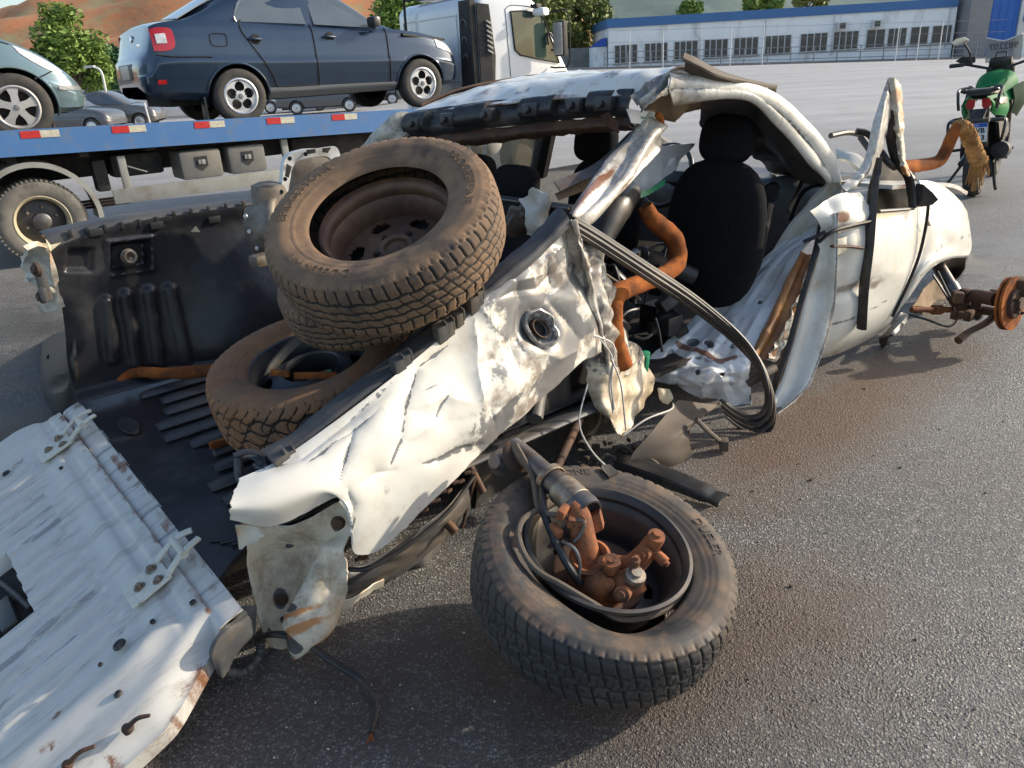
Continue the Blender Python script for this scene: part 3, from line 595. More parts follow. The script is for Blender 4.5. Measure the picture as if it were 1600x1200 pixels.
# rear sill of the bed
sheet('bed_sill', [[(-.145, l, zfl(l)-.0) for l in (1.64, 1.2, .8, .4, .02)], [(-.2, l, zfl(l)-.02) for l in (1.64, 1.2, .8, .4, .02)], [(-.215, l, zfl(l)-.045) for l in (1.64, 1.2, .8, .4, .02)], [(-.225, l, zfl(l)-.14) for l in (1.64, 1.2, .8, .4, .02)]], 'tailgate_paint', W, 20, 6, .004, lambda Q, PX, U, V_: (.003*vnoise(Q, 12, 3), np.dstack([.55*np.exp(-((np.sin(Q[..., 1]*19))/.18)**2)*(V_ < .5), (V_ < .2)*.7*np.clip(vnoise(Q, 30, 4)+.3, 0, 1), .4*np.clip(vnoise(Q, 8, 3)+.2, 0, 1)])))

# ---- tailgate, hanging open with its outer edge on the ground -------------
HL, HR = np.array([-.225, 1.62, .335]), np.array([-.205, .03, .24])
OUT = np.array([-.56, 0, -.235]); nu, nv = 230, 90
tgu = np.linspace(0, 1, nu); tgv = np.linspace(0, 1, nv); UU, VV = np.meshgrid(tgu, tgv)
P0 = HL[None, None]*(1-UU[..., None])+HR[None, None]*UU[..., None]
# plan outline: hinge edge narrower, corner rounded and flared at the near side
fl_r = .11*sstep(VV, .0, .42)*sstep(UU, .80, 1.0)
TG = P0 + OUT[None, None]*VV[..., None]; TG[..., 1] -= fl_r; TG[..., 1] += .10*sstep(VV, 0, .3)*sstep(1-UU, .92, 1)
def ftg(Q, PX, U, V_):
    l = Q[..., 1]; d = np.zeros(U.shape)
    inn = sstep(U, .035, .07)*(1-sstep(U, .86, .93))*sstep(V_, .16, .26)*(1-sstep(V_, .90, .97))
    d -= .008*(1-sstep(U, .9, .96))*sstep(V_, .06, .09)*(1-sstep(V_, .12, .15))
    rb = np.cos(l*2*math.pi/.075); rl = sstep(V_, .29, .33)*(1-sstep(V_, .86, .92))*sstep(U, .05, .09)*(1-sstep(U, .82, .87))
    d += .0045*np.clip(rb*3, -1, 1)*rl - .010*inn
    d += .02*np.exp(-((U-.90)/.02)**2)*sstep(V_, .1, .3)
    d -= .05*sstep(U, .945, 1.0)**1.5*(1+0*V_)
    d += .002*vnoise(Q, 4, 3)+.0006*vnoise(Q, 18, 4)
    wr = np.zeros(Q.shape); n1 = vnoise(Q*np.array([.12, 3, 1]), 22, 5); n2 = vnoise(Q, 30, 7)
    wr[..., 0] = np.clip(n1+.0, 0, 1)*.7*rl + .5*np.exp(-((np.abs(rb)-.25)/.12)**2)*rl*np.clip(n1+.25, 0, 1) + .2*np.clip(n2, 0, 1)
    wr[..., 2] = .3*np.clip(n1+.1, 0, 1) + .35*sstep(U, .86, 1.0)*np.clip(n2+.3, 0, 1)  # near-edge term paints its yellow sunlit tone through the dirt channel
    wr[..., 1] = .85*np.exp(-(V_/.035)**2)*np.clip(n2+.35, 0, 1) + .6*sstep(U, .975, 1)*np.clip(n2+.3, 0, 1)
    for c, r in (((85,1122),10), ((82,1170),9), ((210,700),4), ((150,1185),10)): wr[..., 1] = np.maximum(wr[..., 1], .8*bump1(PX, c, r*1.9, r*.8, -30, 2)*np.clip(.7+3.2*vnoise(Q, 45, 8), 0, 1.3))
    return d, wr
hole = lambda Q: ~((Q[..., 1] > .62) & (Q[..., 1] < .99) & (np.linspace(0, 1, Q.shape[0])[:, None] > .60) & (np.linspace(0, 1, Q.shape[0])[:, None] < .80))
tg = sheet('tailgate', None, 'tailgate_paint', W, grid=TG, th=.05, fn=ftg, keep=hole)
def tgp(u, v, h=.0): p = HL*(1-u)+HR*u+OUT*v; return p+np.array([-.36, 0, .93])*h
mb = MB(); mb.box(tgp(.52, .70, -.045), (.17, .42, .01), Matrix.Rotation(rad(-22.5), 4, 'Y')); mb.obj('latch_recess', 'blackout', tg)
mb = MB(); mb.box(tgp(.57, .72, -.022), (.05, .16, .03), Matrix.Rotation(rad(-22.5), 4, 'Y'), .008); mb.tube([tgp(.6, .62, -.02), tgp(.52, .66, -.02), tgp(.45, .7, -.03)], .008, 8); mb.obj('latch_lever', 'black_plastic', tg)
RY = Matrix.Rotation(rad(-22.8), 4, 'Y')
for u in (.155, .80):
    h = MB(); c = tgp(u, .12, .008); h.box(c, (.10, .115, .008), RY, .003); h.box(tgp(u, .20, .006), (.05, .10, .006), RY, .002)
    for du in (-.027, .027): h.tube([tgp(u+du, .05, .014), tgp(u+du*.9, -.03, .03), tgp(u+du*.8, -.10, .035), tgp(u+du*.6, -.15, .03)], .012, 8, flat=.6)
    h.cyl(tgp(u-.03, -.06, .032), tgp(u+.03, -.06, .032), .012)
    ho = h.obj('hinge', 'white_inner', tg, wear=(0, .12, .22))
    for du, dv in ((-.02, .09), (.02, .09), (.0, .17)):
        b_ = MB(); b_.lathe([(0, .012), (.009, .012), (.010, .004), (.016, .004), (.017, 0)], 12, axis_mx(tgp(u+du, dv, .012), (-.36, 0, .93))); b_.obj('bolt', 'bolt_steel', ho)
for (x, y, r) in ((187,1008,.017), (185,1085,.010), (10,740,.014), (158,1039,.006), (239,972,.007), (302,942,.009), (96,732,.007)):
    p = VF.Z(x, y, .12); 
    for it in range(6):
        uz = HL*(1-.5)+HR*.5; v = (p[0]+.2175)/OUT[0]; z = .335-.09*((1.62-p[1])/1.565)+OUT[2]*v; p = VF.Z(x, y, z)
    g = MB(); g.lathe([(0, .004), (r*.55, .004), (r*.7, .007), (r, .005), (r*1.05, .0)], 18, axis_mx(p, (-.36, 0, .93))); g.obj('rubber_plug', 'black_plastic', tg)
for (a, b_) in (((198,1138),(236,1124)), ((105,1195),(150,1172))):
    def onpl(x, y):
        p = VF.Z(x, y, .05)
        for it in range(6): v = (p[0]+.2175)/OUT[0]; p = VF.Z(x, y, .335-.09*((1.62-p[1])/1.565)+OUT[2]*v+.0)
        return np.array(p)
    s_ = MB(); pa, pb = onpl(*a), onpl(*b_); s_.tube([pa+[0, 0, .0], pa*.5+pb*.5+[0, 0, .016], pb+[0, 0, .012]], [.009, .007, .005], 10, flat=.7); s_.lathe([(0, .010), (.008, .009), (.012, .003), (.013, -.01)], 14, axis_mx(pa, (-.36, 0, .93))); s_.obj('gate_striker', 'rust_dark', tg)
# rubber end piece under the near corner, corrugated hose
sheet('bumper_end_flap', [[L(385,965,.05), L(372,950,.1), L(400,945,.1)], [L(352,985,.0), L(375,975,.03), L(400,975,.08)], [L(332,1020,-.02), L(355,1010,.0), L(398,990,.06)], [L(340,1055,.0), L(352,1057,.0), L(370,1020,.04)]], 'grey_plastic', W, 8, 8, .012, lambda Q, PX, U, V_: (.003*vnoise(Q, 20, 2), None), edge_rust=0)
mb = MB(); hp = spline([L(352,1050,.05), L(380,1050,.06), L(402,1030,.07), L(408,1005,.1)], 12); rrs = [.012+.0025*math.sin(i*2.6) for i in range(len(hp))]
mb.tube(hp, rrs, 10, 1); mb.obj('corrugated_hose', 'grey_plastic', W)

# ---- cab rear wall, rear window header and trims --------------------------
sheet('cab_rear_wall', [[(1.43, l, 1.0) for l in (1.62, 1.0, .4)], [(1.45, l, .7) for l in (1.62, 1.0, .4)], [(1.45, l, .3) for l in (1.62, 1.0, .4)]], 'liner', W, 6, 6, .03, edge_rust=0)
mb = MB(); mb.tube([(1.40, 1.55, 1.005), (1.40, .9, 1.0), (1.40, .38, 1.0)], .006, 8); mb.obj('window_sill_strip', 'steel_grey', W)
hd = [(640,183,1.5),(720,172,1.2),(820,160,.9),(920,150,.6),(985,148,.4)]
hn = [[np.array(L(x, y-9, l))+[.02, 0, 0] for x, y, l in hd], [np.array(L(x, y, l))+[-.015, 0, 0] for x, y, l in hd], [np.array(L(x, y+16, l))+[-.03, 0, 0] for x, y, l in hd], [np.array(L(x, y+34, l))+[0, 0, 0] for x, y, l in hd]]
def fh(Q, PX, U, V_): return .018*np.sign(np.sin(U*24+.6))*np.exp(-((V_-.5)/.33)**4) + .004*vnoise(Q, 20, 3), None
sheet('rear_header_foam', hn, 'black_plastic', W, 26, 10, .01, fh, edge_rust=0)
for i, u in enumerate((.06, .22, .38, .55, .72, .88)):
    x = np.interp(u, [0, .25, .5, .75, 1], [h[0] for h in hd]); y = np.interp(u, [0, .25, .5, .75, 1], [h[1] for h in hd]); l = np.interp(u, [0, .25, .5, .75, 1], [h[2] for h in hd])
    b_ = MB(); p = np.array(L(x, y+12, l)); b_.box(p+[-.03, 0, 0], (.05, .085, .055), rad(8*(i % 2)), .012); b_.lathe([(0, .012), (.014, .01), (.016, 0)], 12, axis_mx(p+[-.062, 0, 0], (-1, 0, .2))); b_.obj('foam_pocket', 'black_plastic', W)
sheet('rear_window_frame', [[np.array(L(x, y+34, l))+[.01, 0, 0] for x, y, l in hd], [np.array(L(x, y+48, l))+[-.012, 0, 0] for x, y, l in hd], [np.array(L(x, y+58, l))+[.03, 0, 0] for x, y, l in hd]], 'rust_dark', W, 12, 6, .006, lambda Q, PX, U, V_: (.008*crumple(Q, .07, 71), None))
# far rear roof pillar
def fpi(Q, PX, U, V_): return .008*crumple(Q, .07, 81)+.01*np.sin(U*7), np.dstack([.4*np.clip(vnoise(Q, 20, 3)+.1, 0, 1), .1+0*U, .5+.3*vnoise(Q, 12, 4)])
sheet('rear_roof_pillar', [[L(612,180,1.55), L(640,175,1.5), L(672,190,1.45)], [L(585,205,1.58), L(612,205,1.52), L(640,205,1.48)], [L(558,235,1.6), L(588,232,1.55), L(620,225,1.5)], [L(520,275,1.62), L(552,275,1.58), L(580,265,1.52)]], 'white_inner', W, 8, 8, .02, fpi)
# roof
rl_ = [(636,182,1.52),(700,152,1.52),(790,127,1.48),(905,112,1.42)]; rr_ = [(1003,150,.36),(1046,110,.32),(1120,118,.26),(1200,138,.2)]
rnet = []
for (a, b_) in zip(rl_, rr_):
    p, q = np.array(L(*a)), np.array(L(*b_)); rnet.append([p, p*.75+q*.25+[0, 0, .012], p*.5+q*.5+[0, 0, .014], p*.25+q*.75+[0, 0, .012], q])
def frf(Q, PX, U, V_):
    d = .008*crumple(Q, .3, 91)+.003*crumple(Q, .1, 92)+.014*sstep(U, .85, 1)*crumple(Q, .1, 93)
    n = vnoise(Q, 5, 3); wr = np.zeros(Q.shape); wr[..., 1] = .95*np.clip(vnoise(Q, 9, 3)+.08, 0, 1)*np.clip(1.3-V_, 0, 1)+.5*(V_ < .05)*np.clip(vnoise(Q, 20, 2)+.3, 0, 1); wr[..., 2] = .55*np.clip(vnoise(Q, 7, 8)+.15, 0, 1); wr[..., 0] = .5*np.clip(crumple(Q, .12, 12)-.5, 0, 1)
    return d*np.minimum(1, V_*8+.15), wr
sheet('roof', rnet, 'white_paint', W, 22, 26, .006, frf)
sheet('roof_gutter', [[L(660,165,1.55), L(720,140,1.55), L(800,124,1.52), L(885,113,1.48)], [L(655,178,1.6), L(715,152,1.6), L(790,132,1.58), L(870,122,1.54)]], 'rust_dark', W, 10, 6, .01)
# torn edge at the near rear corner of the roof
def ftr(Q, PX, U, V_): return .02*crumple(Q, .06, 101)+.012*np.sin(V_*14+U*5), np.dstack([.3+.4*vnoise(Q, 20, 3), .35*np.clip(vnoise(Q, 14, 6)+.3, 0, 1), .5+0*U])
sheet('torn_roof_corner', [[L(985,150,.4), L(1015,128,.34), L(1046,112,.32)], [L(992,165,.36), L(1020,145,.3), L(1048,128,.28)], [L(1000,180,.34), L(1022,165,.28), L(1046,142,.26)]], 'white_paint', W, 12, 12, .004, ftr, tear=.02)
sheet('torn_headliner', [[L(1005,150,.38), L(1040,140,.38), L(1090,150,.4), L(1150,150,.42)], [L(1008,175,.42), L(1040,172,.44), L(1080,172,.46), L(1120,160,.46)], [L(1020,190,.5), L(1045,185,.52), L(1075,178,.52), L(1100,170,.5)]], 'beige_board', W, 10, 10, .006, lambda Q, PX, U, V_: (.02*crumple(Q, .12, 7), None))
# near roof rail and windscreen pillar
def frr(Q, PX, U, V_):
    d = .014*np.sin(V_*9+.5*np.sin(U*8)) + .007*crumple(Q, .16, 111)*(1-.6*U)
    return d, np.dstack([.35*np.exp(-((V_-.55)/.12)**2)+.25*np.clip(vnoise(Q, 20, 4), 0, 1), .45*np.clip(vnoise(Q, 12, 3)+.1, 0, 1)*(1-U), .45*(1-U)+.25*vnoise(Q, 9, 5)])
sheet('roof_side_rail', [[L(1044,112,.3), L(1110,120,.26), L(1180,132,.22), L(1235,160,.2), L(1280,205,.17), L(1304,250,.15), L(1313,285,.14)],
      [L(1048,140,.26), L(1110,138,.22), L(1175,146,.18), L(1222,176,.16), L(1262,216,.14), L(1290,255,.13), L(1304,285,.13)],
      [L(1052,168,.3), L(1105,158,.26), L(1165,156,.22), L(1208,190,.2), L(1245,232,.18), L(1268,262,.17), L(1290,280,.17)]], 'white_paint', W, 14, 12, .006, frr)
sheet('lifted_roof_trim', [[L(1066,84,.3), L(1084,90,.28), L(1120,110,.26), L(1165,126,.24), L(1212,136,.22)], [L(1068,94,.24), L(1088,104,.22), L(1122,120,.2), L(1168,131,.2), L(1214,139,.2)], [L(1072,106,.28), L(1094,120,.27), L(1126,130,.25), L(1170,137,.24), L(1212,142,.22)]], 'brown_plate', W, 10, 8, .005, lambda Q, PX, U, V_: (.012*np.sin(V_*8), None))
# near rear roof pillar, twisted
def fcp(Q, PX, U, V_):
    d = .016*np.sin(U*11+1.5*np.sin(V_*5)) + .006*crumple(Q, .08, 121)
    wr = np.zeros(Q.shape); wr[..., 1] = 1.0*np.exp(-((U-.2)/.07)**2)*sstep(V_, .3, .6)+.35*np.clip(vnoise(Q, 16, 4)+.05, 0, 1)*sstep(U, .6, 1); wr[..., 0] = .4*np.clip(vnoise(Q, 26, 5), 0, 1)+.5*np.exp(-((U-.05)/.06)**2); wr[..., 2] = .4+.3*vnoise(Q, 10, 3)
    return d, wr
sheet('rear_side_pillar', [[L(1006,178,.42), L(1020,172,.38), L(1036,196,.36), L(1040,190,.4)], [L(985,215,.4), L(1002,212,.34), L(1022,214,.32), L(1034,228,.36)], [L(952,252,.34), L(975,252,.28), L(998,255,.26), L(1012,258,.3)], [L(920,290,.26), L(942,292,.2), L(965,292,.18), L(978,300,.22)], [L(886,330,.18), L(905,332,.13), L(922,330,.12), L(935,345,.16)], [L(876,356,.16), L(888,358,.12), L(898,356,.12), L(906,356,.14)]], 'white_paint', W, 16, 14, .005, fcp)
sheet('glass_edge_trim', [[L(985,205,.45), L(995,212,.42)], [L(930,255,.42), L(948,262,.38)], [L(866,283,.40), L(876,298,.36)]], 'steel_grey', W, 6, 10, .006)
sheet('glass_edge_lining', [[L(990,222,.44), L(996,232,.42)], [L(935,270,.41), L(945,282,.39)], [L(868,302,.40), L(874,312,.38)]], 'beige_board', W, 6, 8, .006)
mb = MB(); a_ = [L(978,170,.39), L(1022,175,.39), L(1025,196,.39), L(986,192,.39)]; mb.prism(a_, (.0, -.003, 0)); lb = mb.obj('paper_label', 'sticker', W, smooth=False)
mb = MB(); mb.prism([L(1002,182,.385), L(1020,184,.385), L(1020,187,.385), L(1002,185,.385)], (0, -.002, 0)); mb.obj('label_print', 'sticker_green', lb, smooth=False)
mb = MB(); mb.tube([L(1026,178,.37), L(1033,185,.36), L(1033,200,.36), L(1026,206,.36)], .012, 8); mb.obj('rusty_hinge_loop', 'rust_pipe', W)
mb = MB(); mb.prism([L(948,176,.42), L(962,190,.42), L(965,208,.42), L(950,200,.44), L(938,180,.46)], (.0, -.01, 0)); mb.obj('corner_gusset', 'rust_dark', W, smooth=False)

# ---- cabin ----------------------------------------------------------------
def rounded_pad(mb, w_, h_, d_, mx, n=14, p=3.2):            # superellipsoid cushion
    vs = []; fs = []; m = 2*n
    for i in range(n+1):
        th = -math.pi/2+math.pi*i/n
        for j in range(m):
            ph = 2*math.pi*j/m; se = lambda c, e: math.copysign(abs(c)**e, c)
            vs.append((w_/2*se(math.cos(th), 2/p)*se(math.cos(ph), 2/p), h_/2*se(math.sin(th), 2/p), d_/2*se(math.cos(th), 2/p)*se(math.sin(ph), 2/p)))
    for i in range(n):
        for j in range(m): fs.append((i*m+j, i*m+(j+1) % m, (i+1)*m+(j+1) % m, (i+1)*m+j))
    mb.add(vs, fs, mx)
def cushion(name, c, w_, h_, d_, tilt, par=W, mat='seat_cloth', p=3.2, yaw=0):
    mb = MB(); mx = Matrix.Translation(Vector(c)) @ Matrix.Rotation(rad(yaw), 4, 'Z') @ Matrix.Rotation(rad(90), 4, 'Z') @ Matrix.Rotation(rad(90+tilt), 4, 'X'); rounded_pad(mb, w_, h_, d_, mx, p=p); return mb.obj(name, mat, par, ang=80)
sb = cushion('front_seat', np.array(L(1114,366,.46)), .52, .68, .17, 8, p=2.7)
cushion('headrest', np.array(L(1136,218,.46)), .27, .22, .13, 12, par=sb, p=2.8)
mb = MB()
for dl in (-.06, .06): p = np.array(L(1130,255,.46)); mb.cyl(p+[0, dl, -.05], p+[0, dl, .05], .007)
each(mb, 'headrest_post', 'steel_grey', sb)
mb = MB(); mb.box(np.array(L(1185,400,.36)), (.05, .03, .5), Matrix.Rotation(rad(14), 4, 'Y'), .01); mb.obj('seat_side_trim', 'black_plastic', sb)
s2 = cushion('front_seat', (2.5, 1.25, .72), .5, .6, .16, 8); cushion('headrest', (2.45, 1.25, 1.10), .27, .2, .12, 10, par=s2)
s3 = cushion('rear_seat', (1.72, 1.1, .62), .95, .62, .16, 12); cushion('headrest', (1.66, 1.28, 1.03), .26, .2, .11, 12, par=s3); cushion('headrest', (1.66, .98, 1.01), .26, .17, .11, 12, par=s3)
sheet('cabin_floor', [[(f, l, .2+.05*math.sin(f*9)) for l in (1.7, 1.1, .6, .3)] for f in (3.7, 3.0, 2.2, 1.45)], 'blackout', W, 8, 8, .02, edge_rust=0)
# far doors: dark trim below, framed glass above
sheet('door_trim_or_shade', [[(f, 1.70, .93) for f in (1.5, 2.4, 3.6)], [(f, 1.66, .55) for f in (1.5, 2.4, 3.6)], [(f, 1.66, .18) for f in (1.5, 2.4, 3.6)]], 'grey_fabric', W, 6, 6, .06, edge_rust=0)
mb = MB()
for (a, b_, r) in (((1.5, 1.6, .94), (1.56, 1.5, 1.3), .045), ((2.42, 1.68, .92), (2.38, 1.5, 1.3), .055), ((3.62, 1.66, .92), (2.75, 1.45, 1.27), .035)): mb.tube([a, b_], r, 8, 1)
mb.tube([(1.5, 1.5, 1.29), (2.2, 1.48, 1.31), (2.75, 1.42, 1.27)], .03, 8); each(mb, 'door_pillar', 'black_plastic', W)
mb = MB(); mb.prism([(1.62, 1.66, .95), (2.34, 1.66, .95), (2.32, 1.5, 1.26), (1.66, 1.5, 1.26)], (0, .005, 0)); gl = mb.obj('door_window', 'far_glass', W, smooth=False)
mb = MB()
for (x, y, rx, rz) in ((1.72, 1.0, .085, .03), (2.0, 1.1, .042, .042)):
    pass
gq = Vector((0, -.89, -.46)); mx = axis_mx((2.02, 1.565, 1.115), (0, -.9, -.44)); mb.lathe([(0, .0), (.045, .0), (.05, -.002)], 24, mx); mb.box((1.80, 1.583, 1.10), (.17, .005, .10), Matrix.Rotation(rad(-27), 4, 'X'), .002); each(mb, 'window_sticker', 'sticker', gl)
mb = MB(); mb.box((2.98, 1.82, 1.02), (.07, .20, .15), 0, .05); mb.tube([(2.98, 1.7, .95), (2.98, 1.8, .99)], .025, 8); mb.obj('far_mirror', 'grey_plastic', W)
sheet('dashboard', [[(3.55, l, .86) for l in (1.66, 1.2, .7, .35)], [(3.3, l, .84) for l in (1.66, 1.2, .7, .4)], [(3.18, l, .72) for l in (1.66, 1.2, .7, .45)], [(3.25, l, .4) for l in (1.66, 1.2, .7, .5)]], 'dash_grey', W, 10, 8, .02, lambda Q, PX, U, V_: (.03*vnoise(Q, 5, 4), None), edge_rust=0)
mb = MB(); sw = axis_mx((3.02, 1.25, .86), (-.9, 0, .43)); mb.tube([(math.cos(a)*.18, math.sin(a)*.18, 0) for a in np.linspace(0, 2*math.pi, 33)], .015, 10, 1, False, sw); mb.box((0, 0, -.02), (.34, .07, .03), 0, .01, sw); mb.cyl((0, 0, -.02), (0, 0, -.3), .03, 10, sw); mb.obj('steering_wheel', 'black_plastic', W)
mb = MB()
for l, z in ((.62, .80), (.9, .8)): mb.lathe([(0, .0), (.04, .0), (.05, .008), (.055, 0)], 18, axis_mx((3.13, l, z), (-.95, 0, .2)))
each(mb, 'air_vent', 'black_plastic', W)
mb = MB(); mb.prism([L(1190,330,.75), L(1207,272,.75), L(1216,274,.75), L(1200,332,.75)], (.02, .03, 0)); mb.obj('dash_trim', 'white_inner', W, smooth=False, wear=(0, 0, .1))
sheet('glovebox_door', [[L(1205,275,.8), L(1240,285,.75), L(1262,290,.72)], [L(1195,335,.75), L(1225,345,.7), L(1245,345,.68)]], 'dash_grey', W, 6, 6, .02, edge_rust=0)
# collapsed roof lining, visor and belt seen under the near roof rail
sheet('roof_lining', [[L(1100,162,.34), L(1165,152,.3), L(1212,188,.26), L(1250,232,.22), L(1293,284,.2)], [L(1095,182,.5), L(1180,185,.5), L(1200,215,.48), L(1230,262,.46), L(1285,292,.26)], [L(1092,200,.8), L(1185,250,.8), L(1205,268,.78), L(1250,275,.62), L(1270,288,.4)]], 'grey_plastic', W, 10, 10, .01, lambda Q, PX, U, V_: (.02*crumple(Q, .2, 5), None), edge_rust=0)
cushion('sun_visor', np.array(L(1222,238,.62)), .30, .12, .04, 60, mat='grey_fabric', p=4, yaw=20)
cushion('sun_visor', np.array(L(1210,205,.50)), .26, .11, .035, 40, mat='grey_plastic', p=4, yaw=50)
mb = MB(); mb.tube([L(1228,182,.24), L(1240,225,.26), L(1262,260,.3), L(1290,285,.24)], [.02, .028, .028, .018], 10, flat=.6); mb.obj('grab_handle', 'grey_plastic', W)
mb = MB(); mb.tube([L(1283,288,.25), L(1255,300,.3), L(1235,345,.36)], .024, 8, flat=.25); mb.tube([L(1262,262,.36), L(1246,300,.4), L(1232,330,.4)], .02, 8, flat=.3); mb.obj('seat_belt', 'seat_cloth', W)
# windscreen pillar foot and inner body side, pale strip behind the door
def fap(Q, PX, U, V_): return .012*np.sin(U*8)+.008*crumple(Q, .1, 131), np.dstack([.35*np.clip(vnoise(Q, 14, 3)+.1, 0, 1), .1+0*U, .5*np.clip(vnoise(Q, 8, 4)+.2, 0, 1)])
sheet('inner_body_side', [[L(1292,284,.2), L(1306,284,.15), L(1318,290,.1)], [L(1262,318,.26), L(1285,322,.2), L(1310,322,.12)], [L(1232,352,.3), L(1256,362,.24), L(1292,352,.14)], [L(1200,402,.34), L(1224,410,.28), L(1256,392,.2)], [L(1168,440,.36), L(1192,450,.3), L(1222,432,.24)]], 'white_inner', W, 10, 10, .006, fap)
# rear door shell, peeled down flat and showing its pressed inner skin
dn = [[L(1222,378,.30), L(1252,366,.24), L(1282,352,.18), L(1304,340,.10)],
      [L(1150,442,.42), L(1190,424,.32), L(1228,400,.24), L(1262,385,.16)],
      [L(1092,492,.46), L(1140,478,.36), L(1190,455,.26), L(1232,440,.17)],
      [L(1042,535,.46), L(1098,525,.36), L(1152,512,.24), L(1202,500,.15)],
      [L(1014,560,.44), L(1060,562,.34), L(1118,560,.22), L(1178,552,.12)],
      [L(1020,585,.40), L(1062,590,.29), L(1120,590,.17), L(1176,585,.09)],
      [L(1032,600,.38), L(1072,612,.29), L(1125,628,.19), L(1178,648,.11)]]
def fdr(Q, PX, U, V_):
    body = 1-sstep(V_, .62, .7)
    d = .014*np.clip(np.sin(U*15+.6), -.5, .5)*body + .007*crumple(Q, .12, 141) + .028*sstep(V_, .62, .8)*crumple(Q, .12, 142) + .008*sstep(V_, .6, .7)*crumple(Q, .04, 143)
    wr = np.zeros(Q.shape)
    pd = polydist(PX, [(1060,538),(1090,548),(1108,556),(1122,565),(1148,560)])+2*vnoise(Q, 40, 4); wr[..., 1] = np.exp(-(pd/4)**2)
    for c, rx, ry in (((1050,562),9,16), ((1083,533),9,6), ((1110,540),5,4), ((1068,566),4,5), ((1138,458),5,4), ((1150,458),5,4), ((1187,470),4,3), ((1105,535),5,3), ((1036,572),3,3), ((1090,582),3,4), ((1130,585),4,3)): wr[..., 0] = np.maximum(wr[..., 0], 1.3*bump1(PX, c, rx, ry, 0, 5)); d -= .02*bump1(PX, c, rx, ry, 0, 5)
    wr[..., 0] = np.maximum(wr[..., 0], .45*np.clip(crumple(Q, .07, 11)-.3, 0, 1)*(.3+V_)); wr[..., 2] = .3*np.clip(vnoise(Q, 12, 6)+.1, 0, 1)+.3*sstep(V_, .6, .9)*vnoise(Q, 30, 2)
    return d, wr
M('silver_inner', (.74, .75, .75), (.68, .69, .69), 5, (.46, .42, .36), 6, .62, .1, rough=.28, metal=.08, coat=.4, attr=True, bump=.01, bs=30)
sheet('rear_door', dn, 'silver_inner', W, 30, 20, .006, fdr, ang=22, tear=.01)
def frs(Q, PX, U, V_): return .02*np.sin(U*9)+.006*crumple(Q, .08, 151), None
sheet('rusty_sill_channel', [[L(1250,396,.17), L(1262,396,.13), L(1273,400,.12)], [L(1222,450,.16), L(1238,455,.11), L(1252,460,.1)], [L(1196,508,.14), L(1212,518,.09), L(1226,520,.08)], [L(1176,548,.12), L(1188,560,.08), L(1200,562,.08)]], 'rust_stain', W, 12, 10, .004, frs)
sheet('torn_sill_edge', [[L(1268,400,.1), L(1282,420,.09)], [L(1248,462,.08), L(1262,470,.07)], [L(1222,520,.06), L(1240,520,.06)], [L(1196,562,.06), L(1212,566,.05)]], 'white_inner', W, 12, 12, .004, lambda Q, PX, U, V_: (.012*crumple(Q, .04, 6), np.dstack([.3+0*U, .5*np.clip(vnoise(Q, 30, 3)+.3, 0, 1), .3+0*U])))
# door frame edge that stands up along the near side, with its seal
def fbp(Q, PX, U, V_): return .010*np.sin(U*8+.8)+.004*crumple(Q, .12, 161), np.dstack([.5*np.exp(-((U-.95)/.05)**2)+.3*np.clip(vnoise(Q, 18, 3), 0, 1), 0*U, .3*np.clip(vnoise(Q, 7, 4)+.1, 0, 1)])
def Arow(*pts):
    f = L(pts[1][0], pts[1][1], .0)[0]; return [tuple(.4*np.array(A(x, y, f+.03*(k-1)))+.6*np.array(L(x, y, .03-.04*k))) for k, (x, y) in enumerate(pts)]
sheet('door_frame_edge', [Arow((1286, 338), (1298, 334), (1310, 332)), Arow((1274, 400), (1290, 405), (1308, 418)), Arow((1256, 465), (1276, 475), (1302, 490)), Arow((1236, 545), (1256, 550), (1284, 552)), Arow((1220, 595), (1240, 600), (1266, 600)), Arow((1204, 628), (1222, 632), (1248, 622)), Arow((1190, 648), (1205, 655), (1218, 648))], 'white_paint', W, 12, 12, .006, fbp)
mb = MB(); mb.tube([L(1285,345,.06), L(1272,405,.02), L(1254,465,.01), L(1235,535,.0), L(1215,590,.01), L(1206,615,.03)], .015, 8, flat=.8); mb.obj('door_seal', 'weatherstrip', W)
sheet('torn_hinge_plate', [[L(1268,330,.02), L(1305,305,.02), L(1345,300,.0)], [L(1275,342,.02), L(1310,330,-.02), L(1358,322,-.02)], [L(1285,358,.01), L(1315,350,-.03), L(1366,343,-.03)], [L(1296,372,.02), L(1320,362,-.01), L(1362,350,-.02)]], 'white_paint', W, 10, 10, .005, lambda Q, PX, U, V_: (.012*crumple(Q, .08, 8), np.dstack([.15+0*U, 1.1*bump1(PX, (1315,340), 12, 9), .2+0*U])))
mb = MB(); mb.tube([L(1280,378,.02), L(1300,362,-.03), L(1335,352,-.04), L(1366,345,-.04)], .012, 8, flat=.7); mb.tube([L(1255,378,.06), L(1275,370,.02), L(1290,362,-.01)], .014, 8, flat=.6); mb.obj('hinge_plate_edge', 'black_plastic', W)
sheet('torn_door_skin', [[L(1300,375,.0), L(1330,368,-.01), L(1352,365,-.01)], [L(1296,400,.0), L(1325,395,-.01), L(1350,385,-.01)]], 'white_inner', W, 8, 8, .004, lambda Q, PX, U, V_: (.012*crumple(Q, .05, 8), None))
mb = MB(); mb.tube([L(1300,385,-.03), L(1325,385,-.045), L(1350,388,-.04), L(1365,392,-.03)], [.012, .014, .012, .006], 8, flat=.5); mb.obj('torn_door_handle', 'rust_dark', W)
